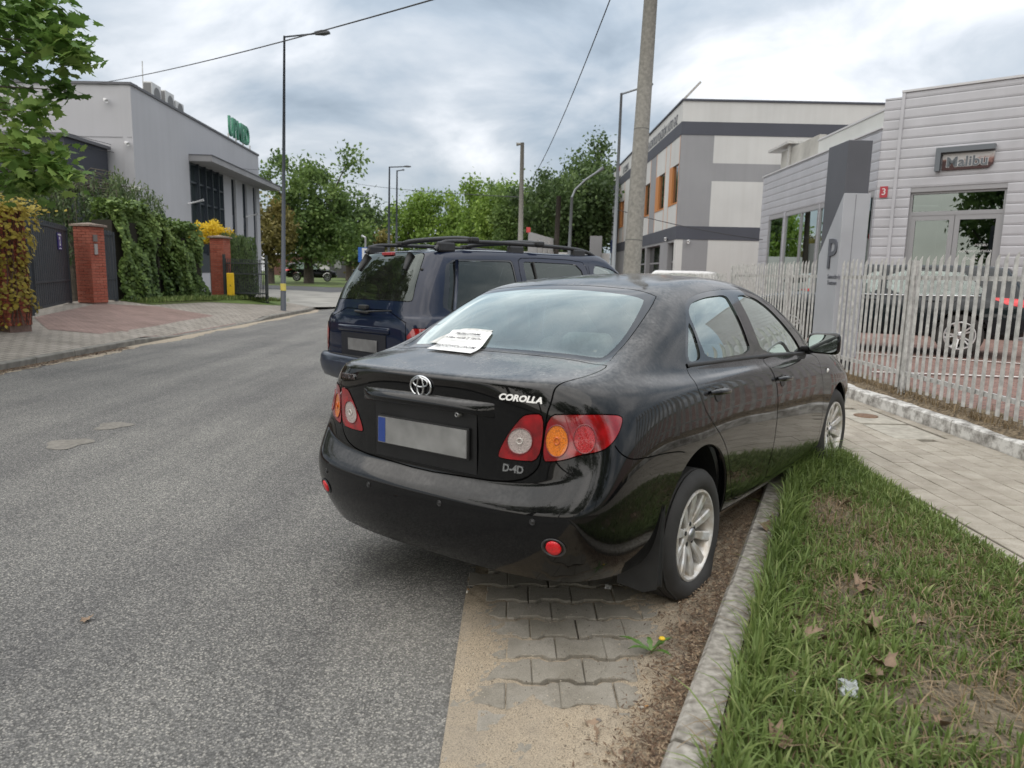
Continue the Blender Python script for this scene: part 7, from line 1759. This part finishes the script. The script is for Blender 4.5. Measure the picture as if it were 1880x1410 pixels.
# ivy hedge along the left boundary: a lumpy leafy wall
def hedge(name, path, z0, label, n_, size, mat, depth=.6, seed=3, shape='oval', lump=.25, cat='hedge', hfun=None):
    r_ = np.random.default_rng(seed); P_ = []; Nn = []; tone = []
    seg = [(np.array(a), np.array(b)) for a, b in zip(path, path[1:])]; Ls_ = np.array([np.linalg.norm((b-a)[:2]) for a, b in seg]); cum = np.concatenate([[0], np.cumsum(Ls_)])
    t = thing(name, (path[0][0], path[0][1], z0), label, cat)
    mm = MB()
    for (a, b) in seg:
        d = (b-a)/np.linalg.norm((b-a)[:2]); nn = np.array([d[1], -d[0]])
        w0 = nn[:2]*(depth*.30); mm.hexa([(a[0]-w0[0], a[1]-w0[1], z0), (a[0]+w0[0], a[1]+w0[1], z0), (b[0]+w0[0], b[1]+w0[1], z0), (b[0]-w0[0], b[1]-w0[1], z0)], [(a[0]-w0[0], a[1]-w0[1], z0+a[2]*.86), (a[0]+w0[0], a[1]+w0[1], z0+a[2]*.86), (b[0]+w0[0], b[1]+w0[1], z0+b[2]*.86), (b[0]-w0[0], b[1]-w0[1], z0+b[2]*.86)])
    mm.build('twigs', P('hedge_twigs', (.018, .016, .010), .95), t)
    for _ in range(n_):
        s_ = r_.uniform(0, cum[-1]); k = min(len(seg)-1, int(np.searchsorted(cum, s_)-1)); a, b = seg[k]; f_ = (s_-cum[k])/Ls_[k]; p = a+(b-a)*f_; d = (b-a)[:2]/Ls_[k]; nn = np.array([d[1], -d[0]]); H = p[2]*(1+.06*math.sin(s_*2.1)+.03*math.sin(s_*7))
        zf_ = r_.uniform(0, 1); bul = depth*.5*(1+lump*math.sin(s_*2.3+zf_*4)+lump*.8*math.sin(s_*5.1-zf_*7)+lump*.5*math.sin(s_*11+zf_*13))*(1-.55*zf_**5)
        if r_.uniform() < .22: o_ = r_.uniform(-1, 1)*bul; z_ = H*r_.uniform(.92, 1.05); N3 = (0, 0, 1)
        else: sgn = 1 if r_.uniform() < .8 else -1; o_ = sgn*bul*r_.uniform(.86, 1.1); z_ = H*zf_; N3 = (nn[0]*sgn, nn[1]*sgn, .35)
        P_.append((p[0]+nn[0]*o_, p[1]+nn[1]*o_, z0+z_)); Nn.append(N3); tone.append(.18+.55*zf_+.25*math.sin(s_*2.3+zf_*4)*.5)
    leaves('foliage', np.array(P_), size, mat, t, shape, tone=np.array(tone), seed=seed, normal=np.array(Nn), jitter=.75, droop=.25); return t
h0 = at_depth(205, 545, 21.3); h1 = at_depth(300, 545, 24.); h2 = at_depth(412, 548, 26.)
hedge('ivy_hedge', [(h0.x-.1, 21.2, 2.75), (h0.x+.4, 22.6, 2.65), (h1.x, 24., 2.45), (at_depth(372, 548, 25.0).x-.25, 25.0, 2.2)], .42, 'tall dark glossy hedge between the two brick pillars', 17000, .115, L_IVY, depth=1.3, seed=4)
# weeping tree behind the gate
wp = at_depth(110, 420, 23.5); r_ = np.random.default_rng(9); pos = []; tone = []
wt_ = thing('weeping_tree', (wp.x, 24, .45), 'weeping tree with hanging dark foliage behind the gate', 'tree'); m = MB(); m.tube([(wp.x, 24, .2), (wp.x+.1, 24, 2.4), (wp.x, 24, 4.2)], [.14, .11, .05], 8); m.build('trunk', BARK, wt_, True); m = MB()
for i in range(420):
    a = r_.uniform(0, 2*math.pi); rr_ = r_.uniform(.3, 1)**.6; ex = wp.x+3.1*rr_*math.cos(a); ey = 24+1.9*rr_*math.sin(a); zt2 = .45+4.25-1.1*rr_**2+r_.normal(0, .12); ln = r_.uniform(1.2, 2.8)
    k = int(34*ln/2); tt = np.linspace(0, 1, k); pos.append(np.stack([ex+.16*rr_*math.cos(a)*tt+r_.normal(0, .06, k), ey+r_.normal(0, .06, k), zt2-ln*tt], 1)); tone += list(np.clip(.75-.5*tt+r_.normal(0, .1), 0, 1))
    if i % 6 == 0: m.tube([(wp.x, 24, 3.9), ((wp.x+ex)/2, (24+ey)/2, zt2+.15), (ex, ey, zt2), (ex, ey, zt2-ln*.7)], [.03, .02, .012, .004], 4)
m.build('branches', BARK, wt_, True); leaves('foliage', np.concatenate(pos), .17, leaf_mat('leaf_weep', (0.033, 0.059, 0.025), (0.082, 0.123, 0.049), (0.148, 0.189, 0.077)), wt_, 'long', tone=np.array(tone), seed=10, droop=2.5)
# yellow climber on the left pillar
r_ = np.random.default_rng(12); pos = []; Nn = []; tone = []; pc_ = (p0_.x-.1, 13.3)
for i in range(800):
    a = r_.uniform(-2.4, .6); zz_ = r_.uniform(.25, 2.15); rad = .36+.10*r_.uniform()+(.16 if zz_ > 1.75 else 0)+(.08*math.sin(zz_*5)); pos.append((pc_[0]+rad*math.cos(a), pc_[1]+rad*math.sin(a), .32+zz_)); Nn.append((math.cos(a), math.sin(a), .4)); tone.append(.2+.5*zz_/2.1)
for i in range(700): pos.append((pc_[0]+r_.normal(0, .33), pc_[1]+r_.normal(0, .3), .32+2.18+r_.normal(0, .09))); Nn.append((0, -.3, 1)); tone.append(.85)
for i in range(260): pos.append((pc_[0]-.2-r_.uniform(0, 1.0), 12.6-r_.uniform(0, 1.2), .32+r_.uniform(.9, 1.6))); Nn.append((.5, -.5, .4)); tone.append(.4)
cl_ = thing('climber_plant', (pc_[0], pc_[1], .32), 'yellow leaved climber wrapped round the left brick pillar', 'climber'); leaves('foliage', np.array(pos), .085, L_YEL, cl_, 'oval', tone=np.array(tone), seed=13, normal=np.array(Nn), jitter=.6)
m = MB()
for i in range(26):
    a = r_.uniform(-2.3, .5); pts = [(pc_[0]+(.32+.05*math.sin(k+i))*math.cos(a+.2*math.sin(k*.8+i)), pc_[1]+(.32+.05*math.sin(k+i))*math.sin(a+.2*math.sin(k*.8+i)), .32+k*.3) for k in range(8)]; m.tube(pts, r_.uniform(.006, .016), 4)
m.build('stems', P('vine_stem', (.10, .055, .04), .9), cl_, True)
bedp = mesh_obj('planting_bed', [(-11.2, 5, .27), (-9.0, 5, .22), (-9.05, 11.5, .24), (-9.6, 13.6, .30), (-11.2, 13.0, .36)], [(0, 1, 2, 3, 4)], SOIL); props(bedp, kind='structure')
r_ = np.random.default_rng(15); pos = np.stack([r_.uniform(-10.8, -9.1, 900), r_.uniform(7, 13.2, 900), .27+np.abs(r_.normal(0, .10, 900))], 1); o = leaves('bed_plants', pos, .075, L_YEL, None, 'oval', seed=16); props(o, 'low scattered climber shoots on the planting bed', None, kind='stuff')
# golden shrub, clipped thujas, grass along the hedge foot
gp = at_depth(385, 420, 28); gs_ = thing('golden_shrub', (gp.x, 28, .4), 'round golden yellow shrub showing above the hedge', 'shrub'); r_ = np.random.default_rng(17); d = r_.normal(size=(3600, 3)); d /= np.linalg.norm(d, axis=1)[:, None]; d[:, 2] = np.abs(d[:, 2]); pos = np.array([gp.x, 28, gp.z-.55])+d*np.array([.86, .8, .80])*(1+.12*np.sin(d[:, :1]*9)+.08*np.sin(d[:, 1:2]*13))*r_.uniform(.7, 1.03, (3600, 1)); leaves('foliage', pos, .10, L_GOLD, gs_, 'diamond', seed=18, tone=np.clip(d[:, 2], 0, 1)); m = MB(); m.tube([(gp.x, 28, .3), (gp.x, 28, gp.z-.4)], .05, 6); m.build('stem', BARK, gs_)
for i, (u, lab) in enumerate(((418, 'left clipped thuja column above the railing'), (436, 'middle clipped thuja column above the railing'), (455, 'right clipped thuja column above the railing'))):
    tp = at_depth(u, 428+4*i, 27.6); t = thing('thuja', (tp.x, 27.6, .4), lab, 'conifer', 'clipped thujas'); r_ = np.random.default_rng(70+i); n_ = 3600; zz_ = r_.uniform(0, 1, n_); a = r_.uniform(0, 2*math.pi, n_); rad = .32*(1-.25*zz_**4)*(1+.06*np.sin(a*5+zz_*9))*r_.uniform(.85, 1.05, n_); pos = np.stack([tp.x+rad*np.cos(a)*1.05, 27.6+rad*np.sin(a), .45+zz_*(tp.z-.45)], 1); leaves('foliage', pos, .10, L_DARK, t, 'long', seed=71+i, droop=-2.0, normal=np.stack([np.cos(a), np.sin(a), a*0], 1)); MB().tube([(tp.x, 27.6, .3), (tp.x, 27.6, tp.z-.2)], [.20, .15], 8).build('stem', P('hedge_twigs', (.018, .016, .010), .95), t)
# ---- grass
def blades(name, pts, hts, mat, label, seed=1, width=.0042, bend=.55, kind='stuff', segs=4, tone=None, spread=1.):
    r_ = np.random.default_rng(seed); pts = np.asarray(pts); n_ = len(pts); hts = np.asarray(hts); a = r_.uniform(0, 2*math.pi, n_); lean_ = np.abs(r_.normal(.35, .28, n_))*bend*spread
    dirx, diry = np.cos(a), np.sin(a); sx_, sy_ = -diry, dirx; k = segs+1; V = np.empty((n_, 2*segs+1, 3)); wd = width*r_.uniform(.7, 1.5, n_)
    for j in range(segs):
        t = j/segs; out_ = hts*lean_*(t**1.7)*1.3; up = hts*(t-.42*lean_*t**2.2); w_ = wd*(1-.55*t**1.5)
        for s_, sg in ((0, -1), (1, 1)): V[:, 2*j+s_] = pts+np.stack([dirx*out_+sx_*sg*w_, diry*out_+sy_*sg*w_, up], 1)
    out_ = hts*lean_*1.3; V[:, 2*segs] = pts+np.stack([dirx*out_, diry*out_, hts*(1-.5*lean_)], 1)
    F = []; nv = 2*segs+1; base_ = [(2*j, 2*j+1, 2*j+3, 2*j+2) for j in range(segs-1)]
    quads = np.array(base_)[None]+(np.arange(n_)*nv)[:, None, None]; tris = np.array([2*segs-2, 2*segs-1, 2*segs])[None]+(np.arange(n_)*nv)[:, None]
    me = bpy.data.meshes.new(name); me.vertices.add(n_*nv); me.vertices.foreach_set('co', V.ravel().astype(np.float32))
    q_ = quads.reshape(-1, 4); nl = q_.size+tris.size; me.loops.add(nl); me.loops.foreach_set('vertex_index', np.concatenate([q_.ravel(), tris.ravel()]).astype(np.int32))
    np_ = len(q_)+len(tris); me.polygons.add(np_); ls = np.concatenate([np.arange(len(q_))*4, q_.size+np.arange(len(tris))*3]); me.polygons.foreach_set('loop_start', ls.astype(np.int32)); me.polygons.foreach_set('loop_total', np.concatenate([np.full(len(q_), 4), np.full(len(tris), 3)]).astype(np.int32))
    tn = np.clip((r_.uniform(0, 1, n_) if tone is None else tone+r_.normal(0, .15, n_)), 0, 1); at = me.attributes.new('tone', 'FLOAT', 'POINT'); at.data.foreach_set('value', np.repeat(tn, nv).astype(np.float32))
    me.materials.append(mat); me.update(calc_edges=True); me.validate(); me.polygons.foreach_set('use_smooth', np.ones(np_, dtype=bool))
    o = bpy.data.objects.new(name, me); COL.objects.link(o); return props(o, label, None, kind=kind)
L_GRASS = leaf_mat('grass_blade', (.080, .125, .034), (.165, .230, .062), (.31, .35, .135), .35); L_STRAW = leaf_mat('straw', (0.180, 0.128, 0.068), (0.306, 0.230, 0.136), None, .2)
r_ = np.random.default_rng(31); N_ = 90000; Y = r_.uniform(1.0, 6.1, N_); Xa = .51+(Y-1.99)*.4566+.165; T = r_.uniform(0, 1.0, N_); X = Xa+(2.66-Xa)*T; dk = (X-Xa)*.91
pat = .5+.5*nz2(X, Y, 2.3, 3.3)+.22*nz2(X, Y, 7.1, 1.2); bare_ = np.exp(-(((X-1.95)/.30)**2+((Y-4.15)/.42)**2))+.8*np.exp(-(((X-1.60)/.36)**2+((Y-2.25)/.22)**2))+.9*np.exp(-(((X-1.22)/.22)**2+((Y-2.75)/.20)**2))+.8*np.exp(-(((X-1.62)/.22)**2+((Y-3.15)/.18)**2))+.6*np.exp(-(((X-2.2)/.18)**2+((Y-3.7)/.2)**2))
dens = np.clip(.30+.75*pat**1.2-.72*bare_+.6*np.exp(-(dk/.13)**2)+.35*np.exp(-((X-2.6)/.12)**2), .02, 1); kp = r_.uniform(0, 1, N_) < dens*.75; X, Y, dk, pat = X[kp], Y[kp], dk[kp], pat[kp]
tz = (X-Xa[kp])/(2.66-Xa[kp]); Zg = (.0206*Xa[kp]-.05)+.085*(1-tz)+.012*tz
hh = (.034+.050*pat+.062*np.exp(-(dk/.15)**2)+.13*np.exp(-((Y-5.35)/.5)**2)*np.exp(-((X-2.2)/.4)**2))*r_.uniform(.55, 1.35, len(X)); clump = .5+.5*nz2(X, Y, 26, 5.1)+.35*nz2(X, Y, 61, 2.2); hh = hh*np.clip(.62+.95*clump, .4, 1.75); print('blades', len(X))
blades('verge_grass', np.stack([X, Y, Zg-.004], 1), hh, L_GRASS, 'rough green grass growing on the triangular verge', 32, tone=.12+.35*pat+.35*clump, bend=1.05)
n_ = 14000; Y = r_.uniform(1.2, 6., n_); Xa = .51+(Y-1.99)*.4566+.13; T = r_.uniform(0, 1, n_); X = Xa+(2.64-Xa)*T; blades('dead_grass', np.stack([X, Y, (.0206*Xa-.05)+.085*(1-T)+.012*T], 1), r_.uniform(.03, .10, n_), L_STRAW, 'dry straw lying between the verge grass', 33, bend=1.9, spread=1.3, width=.0022)
n_ = 1500; Y = r_.uniform(5.2, 12, n_); blades('fence_straw', np.stack([4.34+np.abs(r_.normal(0, .10, n_)), Y, np.full(n_, .20)], 1), r_.uniform(.04, .16, n_), L_STRAW, 'dry tufts along the foot of the palisade fence', 34, bend=1.5)
hp = [(h0.x+.9, 21.0), (h1.x+1.0, 24.), (h2.x+.6, 26.0), (fb.x+.2, 26.4)]; P_ = []
for _ in range(5000): k = r_.integers(0, 3); t = r_.uniform(); P_.append((hp[k][0]+(hp[k+1][0]-hp[k][0])*t+r_.normal(0, .22), hp[k][1]+(hp[k+1][1]-hp[k][1])*t, zl(hp[k][0])+.0))
blades('hedge_grass', P_, r_.uniform(.06, .20, 5000), L_GRASS, 'grass strip along the foot of the hedge and railing', 35, width=.010)
mesh_v = [(h0.x+.4, 20.9, zl(h0.x+.4)+.01), (h0.x+1.4, 20.9, zl(h0.x+1.4)-.004), (h1.x+1.5, 24, zl(h1.x+1.5)-.004), (fb.x+.6, 26.6, zl(fb.x+.6)-.004), (fb.x-.2, 27.6, .35), (h2.x-.2, 26.4, .42), (h1.x+.2, 24, .45)]; props(mesh_obj('hedge_verge', mesh_v, [tuple(range(7))], LAWN), kind='structure')

# ================================================================ litter and small things near the camera
r_ = np.random.default_rng(77); rr = random.Random(9)
def soil_z(x, y):
    a = kerb_x(y)+.13; t = min(1, max(0, (x-a)/(2.62-a))); return G(a)+.085*(1-t)+.012*t
DRY = brick_mat('dry_leaf', (.19, .125, .08), (.27, .195, .135))
def dry_leaf(p, size, label, rot, up=.02, group='dry leaves on the verge'):
    sh_ = LEAF_SHAPES['maple']; V = [(0, size*.45, .0)]; n_ = len(sh_)
    for x, y in sh_: V.append((x*size, y*size, size*(.30*abs(x)*2+.16*math.sin(5*x+3*y+rot)+.30*(y-.45)**2)))
    F = [(0, i+1, (i+1) % n_+1) for i in range(n_)]
    o = mesh_obj('dry_leaf', V, F, DRY, None, True); o.matrix_basis = Matrix.Translation((p[0], p[1], p[2]+up)) @ Matrix.Rotation(rot, 4, 'Z') @ Matrix.Rotation(rr.uniform(-.35, .35), 4, 'X') @ Matrix.Rotation(rr.uniform(-.3, .3), 4, 'Y')
    return props(o, label, 'leaf', group)
for i, (u, v, sz, lab) in enumerate(((1468, 1172, .15, 'large upturned brown leaf left of centre on the verge'), (1490, 1195, .13, 'brown leaf just below the large upturned leaf'), (1440, 1155, .12, 'pale brown leaf at the left of the leaf pile'), (1580, 1160, .15, 'single brown maple leaf in the middle of the grass'), (1405, 1385, .15, 'big tan leaf near the bottom edge by the kerb'), (1465, 1275, .13, 'brown leaf lying in the lower bare patch'), (1615, 1235, .12, 'brown leaf right of the lower bare patch'), (1675, 1160, .09, 'narrow brown leaf standing in the right grass'), (1620, 1265, .13, 'pale curled leaf beside the crumpled plastic'), (1715, 1350, .08, 'small yellowish leaf at the lower right'), (1600, 1095, .12, 'tan leaf in the middle bare hollow'), (1570, 1085, .12, 'brown leaf beside the tan one in the middle hollow'), (1545, 935, .10, 'dull leaf in the upper bare hollow'), (1400, 972, .11, 'curled leaf lying on the kerb edge'), (1520, 1205, .10, 'torn brown leaf below the leaf pile'), (1540, 1400, .09, 'orange brown leaf at the bottom edge'))):
    d = ray(u, v); x, y = 1.5, 3.; z = .06
    for _ in range(20): t = (z-EYE)/d.z; z = soil_z(d.x*t, d.y*t)
    dry_leaf((d.x*t, d.y*t, z), sz*.72, lab, rr.uniform(0, 6.28), up=.038)
# crumpled plastic and paper scraps
def scrap(name, u, v, size, mat, label, cat, flat=.35, zf=soil_z, up=.02):
    d = ray(u, v); z = .05
    for _ in range(20): t = (z-EYE)/d.z; z = zf(d.x*t, d.y*t)
    bm = bmesh.new(); bmesh.ops.create_icosphere(bm, subdivisions=3, radius=1); k = random.Random(int(u))
    for vv in bm.verts:
        n2 = .55+.5*math.sin(vv.co.x*4+u)*math.sin(vv.co.y*5+v)+.35*k.random(); vv.co *= max(.25, n2); vv.co.z *= flat
    bmesh.ops.scale(bm, vec=(size, size*.7, size), verts=bm.verts); me = bpy.data.meshes.new(name); bm.to_mesh(me); bm.free(); me.materials.append(mat)
    o = bpy.data.objects.new(name, me); COL.objects.link(o); o.location = (d.x*t, d.y*t, z+up); o.rotation_euler = (0, 0, k.uniform(0, 6)); return props(o, label, cat)
PLAST = P('film', (.36, .38, .38), .3, spec=.6); BUTT = P('filter_paper', (.70, .66, .58), .8); TIP = P('filter_tip', (.55, .30, .12), .8)
scrap('plastic_wrap', 1555, 1285, .06, PLAST, 'crumpled clear plastic wrapper in the grass', 'litter', .4, up=.045)
scrap('paper_scrap', 1465, 1297, .032, P('paper', (.80, .80, .79), .8), 'small white paper scrap left of the plastic wrapper', 'litter', .3, up=.035)
scrap('foil_scrap', 1116, 1082, .022, P('foil', (.6, .6, .6), .3, metal=.8), 'crumpled foil ball under the rear bumper', 'litter', .8, zf=lambda x, y: G(x), up=.012)
for u, v, a, lab in ((1222, 1251, .8, 'white cigarette end by the dandelion'), (1173, 1308, .3, 'orange tipped cigarette end on the sand'), (857, 1094, 1.4, 'cigarette end at the asphalt edge under the car')):
    p = ground_at(u, v); t = thing('cigarette_end', p, lab, 'litter', rz=a); MB().tube([(0, 0, .006), (.016, 0, .006)], .0045, 8).build('paper', BUTT, t, world=False); MB().tube([(.0162, 0, .006), (.034, 0, .006)], .0047, 8).build('filter', TIP, t, world=False); t.location.z += .012
# brown leaves on the sand
for i, (u, v, sz, lab) in enumerate(((1103, 1359, .06, 'flat brown leaf on the pale sand'), (1080, 1330, .045, 'small dark leaf beside a pebble on the sand'), (1132, 1388, .05, 'brown leaf at the bottom of the sand'), (1268, 1160, .10, 'mouldering leaf against the kerb foot'), (1238, 1265, .08, 'dark leaf in the gutter litter by the kerb'), (1285, 1185, .09, 'second mouldering leaf against the kerb'))):
    p = ground_at(u, v); dry_leaf((p.x, p.y, p.z+.012), sz, lab, rr.uniform(0, 6), up=.004, group='leaves on the parking bay')
p = ground_at(1098, 1331); bm = bmesh.new(); bmesh.ops.create_icosphere(bm, subdivisions=2, radius=.012); bmesh.ops.scale(bm, vec=(1, .8, .55), verts=bm.verts); me = bpy.data.meshes.new('pebble'); bm.to_mesh(me); bm.free(); me.materials.append(P('pebble', (.16, .14, .12), .8)); o = bpy.data.objects.new('pebble', me); COL.objects.link(o); o.location = (p.x, p.y, p.z+.016); props(o, 'smooth grey pebble on the pale sand', 'pebble')
# dandelion
p = ground_at(1195, 1205); dn = thing('dandelion', (p.x, p.y, p.z+.01), 'small dandelion rosette growing out of the sand', 'weed')
for i, (a, ln) in enumerate(((2.6, .14), (.6, .12), (5.4, .10), (3.4, .10), (1.6, .07))):
    pts = []; V = []; F = []; 
    for j in range(8):
        t = j/7; w_ = .014*math.sin(math.pi*min(1, t*.92+.08))*(1 if j % 2 else .62); c = Vector((math.cos(a)*ln*t, math.sin(a)*ln*t, .012+.05*math.sin(2.2*t)*.6)); s_ = Vector((-math.sin(a), math.cos(a), 0)); V += [tuple(c-s_*w_), tuple(c+Vector((0, 0, -.003))), tuple(c+s_*w_)]
    for j in range(7): F += [(3*j, 3*j+1, 3*j+4, 3*j+3), (3*j+1, 3*j+2, 3*j+5, 3*j+4)]
    mesh_obj('leaf', V, F, P('dandelion_leaf', (.075, .15, .025), .5, var=(60, .3)), dn, True, world=False)
m = MB(); m.lathe([(.002, .0), (.014, .006), (.010, .012), (.001, .013)], Matrix.Translation((.045, .02, .05)), 12); m.build('flower', P('dandelion_yellow', (.75, .50, .03), .7), dn, True, world=False); m = MB(); m.tube([(0, 0, .0), (.02, .01, .03), (.045, .02, .05)], .0022, 5); m.build('stalk', P('dandelion_leaf', (.075, .15, .025), .5), dn, world=False)
# leaf mould, bark and twigs against the kerb foot
n_ = 9000; Y = r_.uniform(1.5, 5.6, n_); off_ = np.abs(r_.normal(0, .09, n_))*(1+.8*np.clip((Y-2.4)/1.5, 0, 1)); X = .51+(Y-1.99)*.4566-.015-off_
o = leaves('gutter_litter', np.stack([X, Y, .0206*X-.05+.022+.03*np.clip(1-off_/.3, 0, 1)+r_.uniform(0, .006, n_)], 1), .021, leaf_mat('litter', (.055, .034, .022), (.16, .10, .06), (.34, .26, .17), .1), None, 'long', seed=78, flat=2.5); props(o, 'brown leaf mould and twigs along the kerb foot', None, kind='stuff')
n_ = 2600; X = r_.uniform(-.15, 1.2, n_); Y = r_.uniform(1.6, 4.2, n_); o = leaves('bay_grit', np.stack([X, Y, .0206*X-.05+.018+r_.uniform(0, .003, n_)], 1), .008, leaf_mat('grit', (.05, .04, .03), (.20, .16, .11), (.45, .40, .32), .05), None, 'diamond', seed=79, flat=2.5); props(o, 'dark and pale grit scattered on the bay', None, kind='stuff')
n_ = 1800; Y = r_.uniform(8, 13.5, n_); X = np.array([lkx(y) for y in Y])+np.abs(r_.normal(0, .10, n_)); o = leaves('kerb_litter', np.stack([X, Y, np.full(n_, G(-7.4)+.016)], 1), .05, MATS['litter'], None, 'diamond', seed=80, flat=3); props(o, 'brown leaf litter in the left gutter', None, kind='stuff')
p = ground_at(165, 1142); dry_leaf((p.x, p.y, p.z), .05, 'single small leaf lying on the asphalt at the lower left', 1., up=.004, group='leaves on the road')
